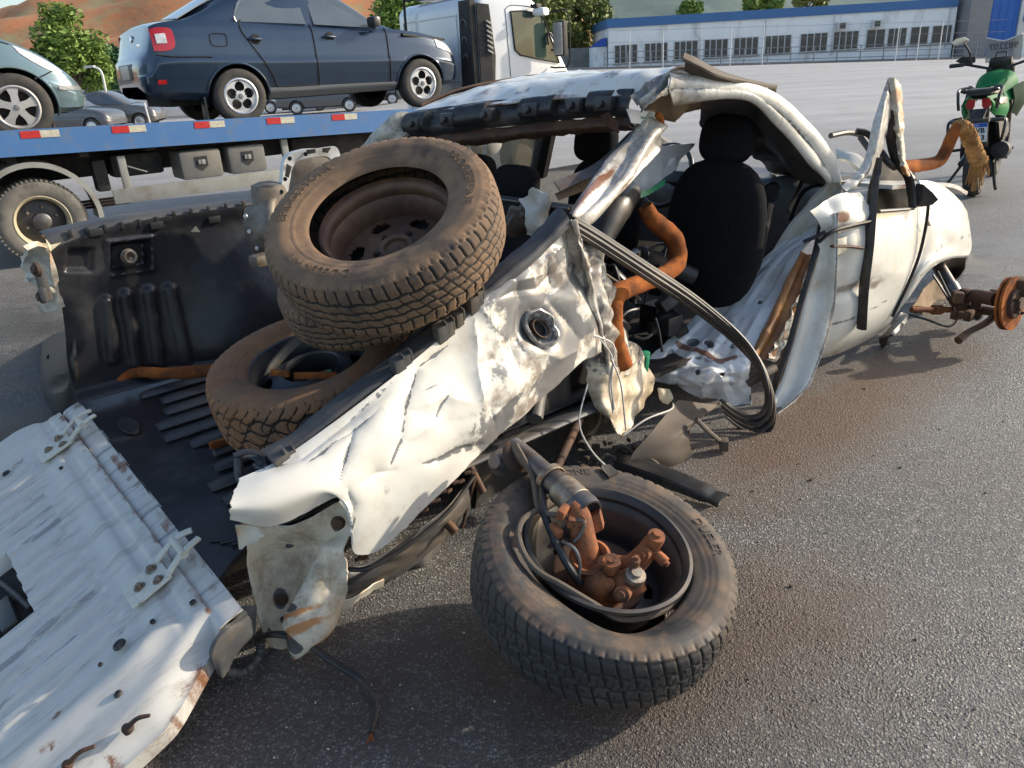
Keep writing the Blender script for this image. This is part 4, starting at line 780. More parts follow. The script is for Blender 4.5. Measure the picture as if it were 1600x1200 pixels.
# front door
fdn = [[L(1306,350,.03), L(1335,340,-.0), L(1370,331,-.01), L(1410,326,-.01), L(1450,322,.0)],
       [L(1304,390,.02), L(1335,385,-.03), L(1372,378,-.04), L(1410,372,-.04), L(1450,360,-.02)],
       [L(1302,440,.01), L(1332,436,-.03), L(1366,428,-.05), L(1402,418,-.05), L(1438,405,-.03)],
       [L(1294,500,.01), L(1325,492,-.03), L(1358,480,-.04), L(1390,468,-.04), L(1415,455,-.03)],
       [L(1282,540,.03), L(1312,532,.0), L(1345,520,-.01), L(1374,506,-.01), L(1398,492,.0)],
       [L(1275,562,.08), L(1306,554,.06), L(1338,540,.05), L(1366,525,.05), L(1386,512,.05)]]
def ffd(Q, PX, U, V_):
    d = .003*vnoise(Q, 4, 3) - .014*bump1(PX, (1330,455), 45, 12, -14) - .012*bump1(PX, (1315,405), 18, 16); wr = np.zeros(Q.shape)
    wr[..., 2] = .9*bump1(PX, (1372,442), 28, 10, -10)*np.clip(vnoise(Q*np.array([1, 1, 3]), 14, 3)+.6, 0, 1)+.8*bump1(PX, (1320,452), 42, 6, -16); wr[..., 0] = .8*np.exp(-(polydist(PX, [(1296,508),(1340,496),(1385,470)])/1.6)**2)*.6
    wr[..., 2] = np.maximum(wr[..., 2], .5*sstep(V_, .8, 1)+.2*vnoise(Q, 9, 3)); wr[..., 1] = .3*sstep(V_, .93, 1)*np.clip(vnoise(Q, 30, 4)+.3, 0, 1); return d, wr
fd = sheet('front_door', fdn, 'white_paint', W, 14, 10, .02, ffd)
mb = MB(); mb.tube([L(1372,330,-.03), L(1400,328,-.03), L(1425,326,-.02)], .014, 8, flat=.6); mb.obj('window_seal', 'grey_plastic', fd)
mb = MB(); mb.tube([L(1374,246,.0), L(1370,270,-.0), L(1364,300,-.02), L(1358,380,-.05), L(1350,450,-.06), L(1346,514,-.05)], [.014, .02, .024, .024, .024, .025], 8, flat=.45); mb.obj('door_channel', 'weatherstrip', fd)
sheet('door_window_frame', [[L(1387,124,.05), L(1393,122,.04), L(1402,128,.04)], [L(1374,160,.05), L(1384,160,.03), L(1396,165,.04)], [L(1362,200,.05), L(1376,205,.02), L(1388,200,.04)], [L(1352,245,.05), L(1366,245,.02), L(1376,240,.04)], [L(1336,272,.05), L(1350,275,.02), L(1362,268,.04)], [L(1314,292,.06), L(1326,298,.03), L(1345,285,.04)]], 'white_paint', fd, 8, 8, .01, lambda Q, PX, U, V_: (.006*crumple(Q, .06, 9), np.dstack([.3*np.clip(vnoise(Q, 20, 3)+.2, 0, 1), .5*np.exp(-(V_/.2)**2), .4+0*U])))
sheet('door_window_frame', [[L(1388,122,.04), L(1398,122,.02), L(1408,132,.03)], [L(1394,160,.03), L(1404,165,.01), L(1411,170,.03)], [L(1398,205,.03), L(1406,210,.0), L(1413,215,.02)], [L(1402,245,.03), L(1410,250,.0), L(1416,255,.02)], [L(1410,272,.02), L(1420,275,-.0), L(1432,280,.02)]], 'white_inner', fd, 8, 8, .012, lambda Q, PX, U, V_: (.006*crumple(Q, .05, 10), np.dstack([.1+0*U, .85*np.clip(vnoise(Q, 14, 3)+.35, 0, 1), .3+0*U])))
mb = MB(); mb.tube([L(1390,172,.05), L(1392,215,.05), L(1400,250,.04), L(1418,275,.02), L(1424,300,.0), L(1426,326,-.02)], [.02, .026, .024, .024, .024, .02], 8, flat=.6); mb.obj('window_channel', 'weatherstrip', fd)
mb = MB(); mb.tube([L(1338,205,.2), L(1360,212,.15), L(1385,250,.06), L(1398,262,.05)], .016, 8); mb.obj('window_run', 'weatherstrip', fd)
mb = MB(); mb.prism([L(1431,287,-.02), L(1446,300,-.05), L(1455,311,-.06), L(1446,319,-.05), L(1430,322,-.02)], (.0, -.035, 0)); mb.obj('mirror_base', 'black_plastic', fd)
sheet('door_trim_or_shade', [[L(1372,246,.32), L(1400,250,.30), L(1432,272,.28)], [L(1366,300,.32), L(1400,300,.30), L(1436,300,.28)], [L(1366,345,.30), L(1400,340,.28), L(1440,335,.26)]], 'black_plastic', W, 6, 6, .01, lambda Q, PX, U, V_: (.03*vnoise(Q, 9, 4), None), edge_rust=0)  # added dark sheet, only makes the window opening read as shaded interior
# far windscreen pillar, cowl and hood
mb = MB(); mb.tube([L(1298,212,.9), L(1325,207,.9), L(1345,212,.95), L(1358,226,1.0)], .018, 8); mb.tube([L(1345,214,.9), L(1360,235,.8), L(1372,250,.7)], .022, 8); mb.obj('windscreen_seal', 'weatherstrip', W)
sheet('windscreen_frame', [[L(1305,232,.75), L(1340,245,.6), L(1375,262,.45), L(1400,275,.35)], [L(1308,248,.7), L(1340,260,.55), L(1375,278,.4), L(1402,290,.3)]], 'white_inner', W, 8, 6, .03, fap)
sheet('hood', [[(4.42, l, .66) for l in (1.6, 1.0, .4, .12)], [(4.1, l, .75) for l in (1.62, 1.0, .4, .1)], [(3.75, l, .80) for l in (1.62, 1.0, .4, .12)], [(3.5, l, .82) for l in (1.62, 1.0, .4, .15)]], 'white_paint', W, 10, 8, .02, lambda Q, PX, U, V_: (.01*vnoise(Q, 4, 3), None))
# front wing
fn_ = [[L(1436,282,.10), L(1458,284,.10), L(1484,298,.10), L(1502,316,.12), L(1512,332,.14)],
       [L(1446,312,.02), L(1468,318,.02), L(1490,330,.02), L(1508,345,.05), L(1516,360,.08)],
       [L(1450,350,-.02), L(1470,355,-.03), L(1492,358,-.04), L(1508,368,-.01), L(1518,380,.05)],
       [L(1434,410,-.02), L(1452,400,-.04), L(1476,388,-.05), L(1500,385,-.03), L(1517,390,.03)],
       [L(1416,455,-.01), L(1432,432,-.04), L(1458,410,-.06), L(1486,400,-.05), L(1514,398,.0)],
       [L(1398,494,.02), L(1420,465,-.02), L(1450,424,-.04), L(1482,405,-.04), L(1512,402,.02)]]
def ffw(Q, PX, U, V_): return .004*vnoise(Q, 5, 2)-.01*bump1(PX, (1478,370), 14, 20), np.dstack([.75*np.exp(-(polydist(PX, [(1514,368),(1480,378),(1462,392),(1440,430)])/4)**2)*np.clip(vnoise(Q, 22, 3)+.35, 0, 1), .0*U, .35*sstep(V_, .55, 1)*np.clip(vnoise(Q, 14, 5)+.3, 0, 1)])
sheet('front_wing', fn_, 'white_paint', W, 10, 10, .015, ffw)
mb = MB(); mb.tube([L(1452,300,-.02), L(1448,345,-.045), L(1436,400,-.05), L(1416,450,-.045), L(1394,495,-.02)], .008, 6, flat=.6); mb.obj('door_gap', 'blackout', W)
mb = MB(); mb.prism([L(1448,342,-.045), L(1453,353,-.045), L(1447,353,-.045)], (0, -.006, 0)); mb.obj('paint_chip', 'rust_dark', W, smooth=False)
sheet('front_bumper_end', [[L(1508,332,.14), L(1514,345,.2), L(1514,350,.5)], [L(1516,365,.1), L(1518,380,.2), L(1518,380,.5)], [L(1513,400,.05), L(1512,404,.2), L(1512,404,.5)]], 'white_paint', W, 6, 6, .01)
sheet('rocker_trim', [[L(1408,488,.02), L(1420,490,.0)], [L(1390,512,.0), L(1412,500,-.04)], [L(1374,530,.0), L(1392,522,-.06)], [L(1378,545,.05), L(1384,540,-.0)]], 'steel_grey', W, 6, 8, .02, edge_rust=0)
sheet('wheel_arch_liner', [[L(1460,412,.1), L(1485,402,.1), L(1510,400,.08)], [L(1470,430,.3), L(1490,425,.25), L(1506,420,.14)], [L(1480,450,.35), L(1488,445,.3), L(1490,440,.2)]], 'brown_plate', W, 8, 8, .006, fsh, edge_rust=0)
sheet('splash_shield', [[L(1425,478,.1), L(1455,440,.15), L(1470,430,.18)], [L(1432,485,.1), L(1460,470,.15), L(1485,480,.15)], [L(1440,490,.1), L(1460,488,.14), L(1492,488,.15)]], 'beige_board', W, 8, 8, .006, fsh, edge_rust=0)
# front suspension leg with its brake disc, wheel missing
dh = np.array(L(1572,474,-.42)); ax = Vector((.62, -.75, .06)); ax = Vector((-.06, -.98, .14)); mx = axis_mx(dh, ax)
ax_w = Vector(VF.f)*ax.x+Vector(VF.l)*ax.y
mb = MB(); mb.lathe([(.05, .034), (.133, .034), (.133, .022), (.118, .021), (.118, .012), (.133, .011), (.133, .0), (.05, .0)], 48, mx, closed=True); disc = mb.obj('brake_disc', 'rust_pipe', W)
mb = MB()
for k in range(40): a = 2*math.pi*k/40; mb.box((math.cos(a)*.124, math.sin(a)*.124, .0165), (.014, .004, .0115), a, 0, mx)
each(mb, 'disc_vane', 'rust_dark', disc)
mb = MB(); mb.lathe([(0, .075), (.03, .075), (.034, .07), (.034, .055), (.07, .052), (.074, .046), (.074, .034)], 28, mx)
for k in range(5): a = 2*math.pi*k/5; mb.cyl((math.cos(a)*.052, math.sin(a)*.052, .05), (math.cos(a)*.052, math.sin(a)*.052, .08), .008, 8, mx)
mb.obj('wheel_hub', 'rust_dark', disc)
mb = MB(); mb.box(tuple(dh+np.array([.08, -.03, .06])), (.10, .09, .12), rad(20), .02); mb.obj('brake_caliper', 'rust_dark', disc)
mb = MB(); mb.cyl(L(1466,415,.05), L(1496,464,-.12), .034); mb.cyl(L(1484,446,-.06), L(1500,474,-.14), .042); mb.obj('front_strut', 'steel_grey', W)
rr = random.Random(8); mb = MB()
for k in range(16): p = np.array(L(1500+rr.uniform(-8, 55), 472+rr.uniform(-16, 22), -.2+rr.uniform(-.06, .06))); mb.box(p, (rr.uniform(.03, .07), rr.uniform(.03, .07), rr.uniform(.03, .06)), rad(rr.uniform(0, 90)), .012)
mb.tube([L(1492,470,-.14), L(1520,462,-.25), L(1556,468,-.38)], .035, 10); mb.tube([L(1498,490,-.15), L(1535,485,-.28), L(1565,490,-.4)], .024, 10); each(mb, 'steering_knuckle', 'rust_dark', W)
mb = MB(); mb.cyl(L(1424,484,.0), L(1512,484,-.16), .016); mb.cyl(L(1458,484,-.06), L(1470,484,-.08), .027); mb.cyl(L(1430,484,-.0), L(1440,484,-.02), .02); mb.obj('drive_shaft', 'rust', W)
bl = [L(1508+i*3, 485+i*.9, -.16-.008*i) for i in range(9)]; mb = MB(); mb.tube(bl, [.03+.008*(i % 2) for i in range(9)], 12, 1); mb.obj('shaft_boot', 'black_plastic', W)
mb = MB(); mb.tube([L(1560,488,-.36), L(1540,505,-.36), L(1515,518,-.34), L(1497,532,-.33)], [.02, .017, .016, .02], 10); mb.obj('tie_rod', 'rust_dark', W)
mb = MB(); mb.tube([L(1458,430,.0), L(1476,458,-.08), L(1494,490,-.14), L(1492,505,-.15), L(1478,510,-.13), L(1450,500,-.06), L(1420,492,.02)], .006, 6); mb.tube([L(1465,424,.0), L(1488,470,-.12), L(1500,492,-.16)], .007, 6); mb.obj('brake_hose', 'black_plastic', W)

# ---- underbody: floor pan, rear axle, shields ------------------------------
sheet('floor_pan', [[(f, l, .19+.012*math.sin(f*20)) for l in (1.68, 1.0, .45)] for f in (3.8, 2.6, 1.4, .5, -.1)], 'blackout', W, 8, 8, .06, edge_rust=0)
mb = MB(); mb.tube([(-.1, .42, .16), (.9, .45, .14), (1.6, .5, .12), (3.3, .5, .12)], .05, 8); mb.tube([(-.1, 1.4, .2), (1.6, 1.4, .14), (3.3, 1.4, .12)], .05, 8); each(mb, 'chassis_rail', 'steel_grey', W)
mb = MB(); rr = random.Random(11)
mb.tube([L(800,640,.2), L(815,600,.25), L(850,590,.3)], .04, 10); mb.tube([L(835,655,.12), L(845,605,.2), L(870,575,.25)], .03, 10); mb.box(np.array(L(870,600,.3)), (.1, .08, .14), rad(20), .03); mb.obj('fuel_tank', 'grey_plastic', W)
mb = MB(); mb.cyl(L(905,655,.2), L(865,740,.1), .018); mb.cyl(L(735,730,.15), L(755,770,.1), .013); mb.cyl(L(690,808,.1), L(712,832,.05), .015); mb.cyl(L(742,745,.12), L(722,825,.12), .006); each(mb, 'axle_link', 'rust_dark', W)
sheet('wheel_well', [[L(740,722,.28), L(800,672,.3), L(865,612,.32), L(915,560,.34)], [L(745,770,.32), L(810,730,.36), L(880,690,.4), L(960,660,.42)], [L(740,810,.3), L(810,790,.36), L(890,750,.42), L(990,700,.44)]], 'blackout', W, 8, 8, .02, fsh, edge_rust=0)
sheet('side_sill_plate', [[L(1060,625,.12), L(1120,632,.12), L(1128,628,.18)], [L(1018,675,.06), L(1070,668,.02), L(1085,660,.06)], [L(985,718,.06), L(1040,705,.0), L(1078,680,.0)], [L(1010,735,.04), L(1055,742,.0), L(1080,712,-.02)]], 'brown_plate', W, 8, 8, .006, lambda Q, PX, U, V_: (.004*crumple(Q, .1, 3), None))
mb = MB(); mb.tube([L(1088,655,-.0), L(1105,672,-.03), L(1126,690,-.06)], .016, 8, flat=.6); mb.box(L(1131,694,-.07), (.05, .035, .045), rad(40), .004); mb.obj('hanging_bracket', 'brown_plate', W)
sheet('bent_inner_tab', [[L(1028,606,.3), L(1046,608,.3)], [L(1030,622,.28), L(1052,622,.28)], [L(1036,630,.28), L(1044,632,.28)]], 'beige_primer', W, 5, 5, .003)
rr = random.Random(5); mb = MB()
for k in range(34):
    p = np.array(L(905+rr.uniform(0, 190), 420+rr.uniform(-40, 110), .55+rr.uniform(-.12, .25))); mb.box(p, [rr.uniform(.03, .13) for _ in range(3)], Matrix.Rotation(rr.uniform(0, 3), 4, Vector((rr.random(), rr.random(), rr.random()+.1))), .01)
mb.obj('cabin_wreckage', 'black_plastic', W)['kind'] = 'stuff'
mb = MB(); rr = random.Random(6)
for k in range(14):
    a = np.array(L(905+rr.uniform(0, 150), 430+rr.uniform(-40, 90), .45)); b_ = a+np.array([rr.uniform(-.2, .2), rr.uniform(-.1, .1), rr.uniform(-.15, .15)]); mb.tube([a, (a+b_)/2+[0, 0, rr.uniform(-.06, .06)], b_], .007, 6)
mb.obj('wiring_loom', 'black_plastic', W)['kind'] = 'stuff'
mb = MB(); mb.tube([L(985,300,.55), L(960,325,.5), L(945,350,.48), L(930,390,.45)], [.05, .075, .07, .05], 12); mb.box(np.array(L(990,400,.5)), (.16, .05, .04), rad(20), .01); mb.tube([L(1000,400,.5), L(1040,415,.5), L(1085,432,.42)], [.045, .05, .04], 12); mb.obj('air_duct', 'black_plastic', W)
sheet('torn_floor_panel', [[L(945,280,.6), L(1000,235,.7), L(1085,225,.7)], [L(940,318,.55), L(990,310,.62), L(1050,270,.66)]], 'silver_inner', W, 10, 8, .01, lambda Q, PX, U, V_: (.012*crumple(Q, .1, 3), None))
sheet('torn_trim', [[L(975,300,.55), L(1010,297,.55), L(1040,280,.58)], [L(978,306,.55), L(1005,308,.54), L(1038,290,.57)]], 'green_plastic', W, 8, 5, .006)
mb = MB(); mb.tube([L(912,405,.28), L(940,425,.3), L(985,455,.34), L(1000,468,.36)], .007, 6); mb.lathe([(0, .01), (.016, .008), (.018, -.008), (0, -.01)], 12, axis_mx(L(917,404,.27), (0, -1, .2))); mb.obj('cabin_rod', 'brown_plate', W)
sheet('belt_cover', [[L(898,362,.24), L(912,380,.2)], [L(908,410,.26), L(930,425,.22)], [L(920,450,.28), L(935,470,.24)]], 'brown_plate', W, 8, 10, .01, lambda Q, PX, U, V_: (.01*np.sin(U*6), None))
# long door seal torn loose, sagging out of the cabin to a loop near the ground
sl = [(893,345,.10),(930,368,.12),(1010,420,.14),(1085,470,.12),(1150,524,.05),(1184,566,-.04),(1200,608,-.10),(1199,645,-.10),(1180,660,-.07),(1152,650,.0),(1128,632,.06)]
for dx, r in ((0, .017), (10, .014), (-8, .011), (19, .010)):
    mb = MB(); mb.tube([np.array(L(x+dx*.3, y+dx, l))+[0, -.006*(dx > 0), 0] for x, y, l in sl], [r, r*1.2, r*1.2, r*1.2, r*1.2, r*1.2, r*1.2, r*1.2, r*1.1, r, r*.8], 8, flat=.75); mb.obj('loose_door_seal', 'weatherstrip', W)
mb = MB(); mb.tube([L(1168,600,.0), L(1190,586,-.04), L(1210,575,-.05)], [.016, .02, .018], 10); mb.obj('seal_grommet', 'brown_plate', W)
# white cable ties and loose wires
for pts in ([(905,520,.1),(940,528,.09),(960,545,.08),(952,600,.1),(958,645,.1)], [(938,530,.09),(957,560,.07),(955,600,.07),(959,640,.08)], [(918,600,.12),(905,660,.1),(925,705,.06),(960,740,.0)], [(975,680,.12),(1010,655,.1),(1048,640,.1),(1052,630,.12)], [(955,560,.06),(970,600,.05),(978,672,.08)]):
    mb = MB(); mb.tube([L(*p) for p in pts], .0035, 6); mb.obj('loose_wire', 'white_cable', W)
# ================================================================== LOOSE TYRES AND SCRAP
def tyre_mesh(name, mat, par, R, w, rb, pattern, nT=560, seed=1, mud=.4, dust=.6, dent=None, mx=None, tw=.40):
    side = [(rb, .36), (rb+.006, .40), (rb+.016, .425), (rb+.035, .455), (rb+.055, .485), (rb+(R-rb)*.52, .50), (rb+(R-rb)*.66, .492), (rb+(R-rb)*.80, .466), (rb+(R-rb)*.90, .44)]
    sp = spline(np.array([[r, z*w] for r, z in side]), 4)
    nx = 44; zt = np.linspace(tw*w, -tw*w, nx); rt = R-.007*np.abs(zt/(tw*w))**2.2-.006*np.clip((np.abs(zt/(tw*w))-.8)/.2, 0, 1)**2
    prof = np.vstack([sp, np.stack([rt, zt], 1), sp[::-1]*np.array([1, -1])]); K = len(prof); ns = len(sp)
    th = np.linspace(0, 2*math.pi, nT, endpoint=False); TH, IK = np.meshgrid(th, np.arange(K), indexing='ij')
    r = prof[IK, 0].copy(); z = prof[IK, 1].copy(); tread = (IK >= ns) & (IK < ns+nx); u = z/(tw*w)
    def band(x, c, hw): return np.clip(1.6-np.abs(x-c)/hw*1.0, 0, 1)
    def saw(x): return np.abs((x % 1)-.5)*2
    g = np.zeros_like(r)
    if pattern == 'highway':
        for c in (-.52, -.17, .17, .52): g = np.maximum(g, band(u, c+.03*np.sin(TH*35), .035))
        lat = np.clip(1.25-saw(TH*64/(2*math.pi)+.35*np.abs(u))/.16, 0, 1)*(np.abs(u) > .55); g = np.maximum(g, lat)
        lat2 = np.clip(1.2-saw(TH*64/(2*math.pi)+1.3*u)/.10, 0, 1)*(np.abs(u) < .5); g = np.maximum(g, lat2*.8)
    elif pattern == 'blocks':
        for c in (-.5, 0, .5): g = np.maximum(g, band(u, c+.05*np.sign(np.sin(TH*30)), .04))
        lat = np.clip(1.25-saw(TH*58/(2*math.pi)+.9*u)/.15, 0, 1); g = np.maximum(g, lat*(np.abs(u) > .08))
        lat = np.clip(1.2-saw(TH*116/(2*math.pi)-.5*u)/.14, 0, 1)*.5*(np.abs(u) < .45); g = np.maximum(g, lat)
    else:                                               # curved all-terrain blocks
        ph = TH*26/(2*math.pi)
        for c in (-.62, -.22, .22, .62): g = np.maximum(g, band(u, c+.09*np.sin(ph*2*math.pi+c*9), .035))
        lat = np.clip(1.25-saw(ph*2+.6*np.sin(u*4))/.10, 0, 1); g = np.maximum(g, lat); g = np.maximum(g, np.clip(1.2-saw(ph-.8*u)/.06, 0, 1)*(np.abs(u) < .65))
    g = np.where(tread, g, 0)
    r = r-.0075*g
    # sidewall: shoulder lugs, rings
    onside = ~tread; fr = (prof[IK, 0]-rb)/(R-rb); sg = np.sign(z)
    lug = np.clip(1.2-saw(TH*64/(2*math.pi))/.35, 0, 1)*np.exp(-((fr-.88)/.07)**2)*onside; z = z-sg*.004*lug
    rings = (np.exp(-((fr-.72)/.015)**2)+np.exp(-((fr-.28)/.018)**2)*1.3+np.exp(-((fr-.38)/.01)**2)*.8)*onside; z = z+sg*.0022*rings
    if dent:
        a0, wd, dr, dz = dent; b = np.exp(-((((TH-a0+math.pi) % (2*math.pi))-math.pi)/wd)**2)*np.exp(-((prof[IK, 0]-rb)/.05)**2)*(z > 0); z = z+dz*b; r = r+dr*b
    P = np.stack([r*np.cos(TH), r*np.sin(TH), z], -1); nz = vnoise(P+seed, 9, seed, 4); nz2 = vnoise(P+seed, 24, seed+3, 3)
    wear = np.zeros(P.shape); wear[..., 0] = np.where(tread, g*1.1, .35*lug+.15*rings)
    wear[..., 1] = mud*np.clip(nz+.15, 0, 1)*1.4; wear[..., 2] = np.where(tread, .25*dust, dust)*np.clip(.55+nz2*.8, 0, 1)
    n = P.shape[0]*K; idx = np.arange(n).reshape(nT, K); nxt = np.roll(idx, -1, 0)
    fs = np.stack([idx[:, :-1], idx[:, 1:], nxt[:, 1:], nxt[:, :-1]], -1).reshape(-1, 4)
    inner = np.stack([idx[:, -1], idx[:, 0], nxt[:, 0], nxt[:, -1]], -1) if False else None
    me = bpy.data.meshes.new(name); V1 = P.reshape(-1, 3)
    if mx is not None: A4 = np.array(mx); V1 = V1@A4[:3, :3].T+A4[:3, 3]
    me.from_pydata(V1.tolist(), [], fs.tolist())
    at = me.attributes.new('wear', 'FLOAT_COLOR', 'POINT'); at.data.foreach_set('color', np.hstack([np.clip(wear.reshape(-1, 3), 0, 1), np.ones((n, 1))]).astype(np.float32).ravel())
    me.shade_smooth(); return link(name, me, mat, par)
def text_mesh(body, size, ext, bold=0):
    c = bpy.data.curves.new('txt', 'FONT'); c.body = body; c.size = size; c.extrude = ext; c.offset = bold; c.align_x = 'CENTER'; c.align_y = 'CENTER'; c.resolution_u = 3
    o = bpy.data.objects.new('txt', c); COL.objects.link(o); dg = bpy.context.evaluated_depsgraph_get()
    me = bpy.data.meshes.new_from_object(o.evaluated_get(dg)); bpy.data.objects.remove(o); bpy.data.curves.remove(c); return me
def ring_text(body, size, rad_, a0, z, mat, par, mx=None, ext=.0012, track=1.15, name='raised_lettering'):
    me = text_mesh(body, size, ext, .0); me.name = name
    for v in me.vertices:
        x, y, zz = v.co; a = a0 - x*track/rad_; rr_ = rad_ + y; p = Vector((rr_*math.cos(a), rr_*math.sin(a), z+zz)); v.co = (mx @ p) if mx else p
    return link(name, me, mat, par)
def flat_text(body, size, mx, mat, par, name, ext=.0005, bold=0, mirror=False):
    me = text_mesh(body, size, ext, bold); me.name = name
    for v in me.vertices:
        if mirror: v.co.x = -v.co.x
        v.co = mx @ v.co
    return link(name, me, mat, par)
def disc_holes(mb, r0, r1, z0, z1, holes, n=160, m=16, mx=None, th=.004):     # annulus with real openings
    vs = []; fs = []
    for j in range(m+1):
        for i in range(n):
            a = 2*math.pi*i/n; r = r0+(r1-r0)*j/m; t = j/m; vs.append((r*math.cos(a), r*math.sin(a), z0+(z1-z0)*t))
    for j in range(m):
        for i in range(n):
            a = 2*math.pi*(i+.5)/n; r = r0+(r1-r0)*(j+.5)/m
            if any(((((a-ha+math.pi) % (2*math.pi))-math.pi)*r/hw)**2+((r-hr)/hh)**2 < 1 for ha, hr, hw, hh in holes): continue
            fs.append((j*n+i, j*n+(i+1) % n, (j+1)*n+(i+1) % n, (j+1)*n+i))
    mb.add(vs, fs, mx); mb.add([(x, y, z-th) for x, y, z in vs], [f[::-1] for f in fs], mx); return mb
def at_dep(px, py, d): return Vector(CC + ray(px, py)*d)
def placed(name, label, cat, c, n, spin=0, group=None):
    o = thing(name, label, cat, group=group); q = Vector(n).normalized().to_track_quat('Z', 'Y').to_euler(); o.location = c
    o.rotation_euler = (Matrix.Rotation(0, 3, 'Z') @ q.to_matrix() @ Matrix.Rotation(spin, 3, 'Z')).to_euler(); return o

# upper tyre, its rusty rim dropped out of the bead
T1 = placed('loose_tyre', 'brown dusty tyre with rusty rim on top of the pile in the bed', 'tyre', at_dep(604, 362, 2.23), (-.16, -.46, .87), 0, 'tyres piled in the pickup bed')
tyre_mesh('tyre', 'rubber_brown', T1, .345, .205, .205, 'highway', seed=2, mud=.25, dust=.75)
ring_text('BRIDGESTONE', .036, .276, rad(28), .1015, 'rubber_brown', T1, ext=.002); ring_text('DUELER H/T', .036, .276, rad(-106), .1015, 'rubber_brown', T1, ext=.002)
ring_text('BRIDGESTONE', .036, .276, rad(168), .1015, 'rubber_brown', T1, ext=.002)
r1 = Matrix.Translation((.016, -.006, -.038)) @ Matrix.Rotation(rad(4), 4, 'Y')
mb = MB(); mb.lathe([(.196, .085), (.203, .080), (.202, .072), (.192, .070), (.184, .064), (.179, .05), (.184, .03), (.178, .024), (.166, .0), (.163, -.03), (.166, -.06), (.170, -.075)], 72, r1)
rim = mb.obj('rim', 'rust_dark', T1); rim.data.materials[0] = MATS['rim_rust']
mb = MB(); disc_holes(mb, .035, .165, -.014, -.032, [(k*math.pi/3+.25, .122, .032, .023) for k in range(6)], mx=r1); mb.lathe([(.0, -.022), (.035, -.022), (.038, -.012), (.05, -.009)], 32, r1); mb.obj('wheel_disc', 'rim_rust', rim)
mb = MB()
for k in range(5): a = k*2*math.pi/5; mb.lathe([(0, -.010), (.007, -.009), (.010, -.018)], 10, r1 @ Matrix.Translation((math.cos(a)*.062, math.sin(a)*.062, 0)))
each(mb, 'stud_hole', 'blackout', rim)
mb = MB(); mb.lathe([(.0, -.094), (.2, -.094)], 32); mb.obj('rim_back', 'blackout', rim)
# middle tyre
T2 = placed('loose_tyre', 'grey tyre squeezed between the two other tyres in the bed, only its edge showing', 'tyre', at_dep(590, 432, 2.50), (-.20, -.26, .95), .5, 'tyres piled in the pickup bed')
tyre_mesh('tyre', 'rubber_brown', T2, .325, .15, .19, 'highway', seed=5, mud=.2, dust=.8, nT=420)
mb = MB(); mb.lathe([(.19, .06), (.18, .05), (.175, 0), (.18, -.05), (.19, -.06)], 48); disc_holes(mb, .03, .176, .0, .0, [(k*math.pi/4, .12, .02, .015) for k in range(8)]); mb.obj('rim', 'rim_dark', T2)
# lower tyre with black steel wheel
T3 = placed('loose_tyre', 'orange muddy tyre with black steel wheel, lowest of the pile in the bed', 'tyre', at_dep(492, 592, 2.56), (-.10, -.16, .98), .3, 'tyres piled in the pickup bed')
tyre_mesh('tyre', 'rubber_muddy', T3, .338, .225, .195, 'terrain', seed=9, mud=.55, dust=.6, dent=(2.3, .9, -.0, -.02))
mb = MB(); mb.lathe([(.196, .066), (.205, .074), (.203, .082), (.194, .080), (.186, .066), (.178, .05), (.170, .02), (.168, -.03), (.19, -.075)], 72)
rim = mb.obj('rim', 'rim_black', T3); mb = MB(); disc_holes(mb, .098, .166, .052, .022, [(k*2*math.pi/6+.55, .150, .034, .020) for k in range(6)], mx=Matrix.Translation((.0, 0, .0)))
mb.lathe([(.098, .052), (.092, .046), (.090, .02), (.10, -.02)], 48); mb.obj('wheel_disc', 'rim_black', rim)
mb = MB(); mb.lathe([(.0, -.03), (.19, -.03)], 32); mb.obj('rim_back', 'blackout', rim)
rr = random.Random(12); mb = MB()
for k in range(26): a = rr.uniform(0, 6.3); r = rr.uniform(0, .08); mb.box((r*math.cos(a), r*math.sin(a), -.02+rr.uniform(0, .015)), (rr.uniform(.01, .04), rr.uniform(.006, .02), .012), Matrix.Rotation(rr.uniform(0, 3), 4, Vector((rr.random(), rr.random(), 1))), .003)
lit = mb.obj('wheel_litter', 'beige_board', None); lit.matrix_world = Matrix.Translation(T3.location) @ T3.rotation_euler.to_matrix().to_4x4(); lit['kind'] = 'stuff'
def on_T3(x, y, z): return Matrix.Translation(T3.location) @ T3.rotation_euler.to_matrix().to_4x4() @ Vector((x, y, z))
mb = MB(); mb.tube([(-.012, -.01, .0), (.0, .004, .006), (.014, .008, .0)], [.008, .014, .006], 8, flat=.6)
gc = mb.obj('crumpled_wrapper', 'green_plastic'); gc.location = on_T3(.045, .03, .0); tagx(gc, 'crumpled green scrap of plastic lying in the hub opening of the muddy wheel', 'plastic scrap')
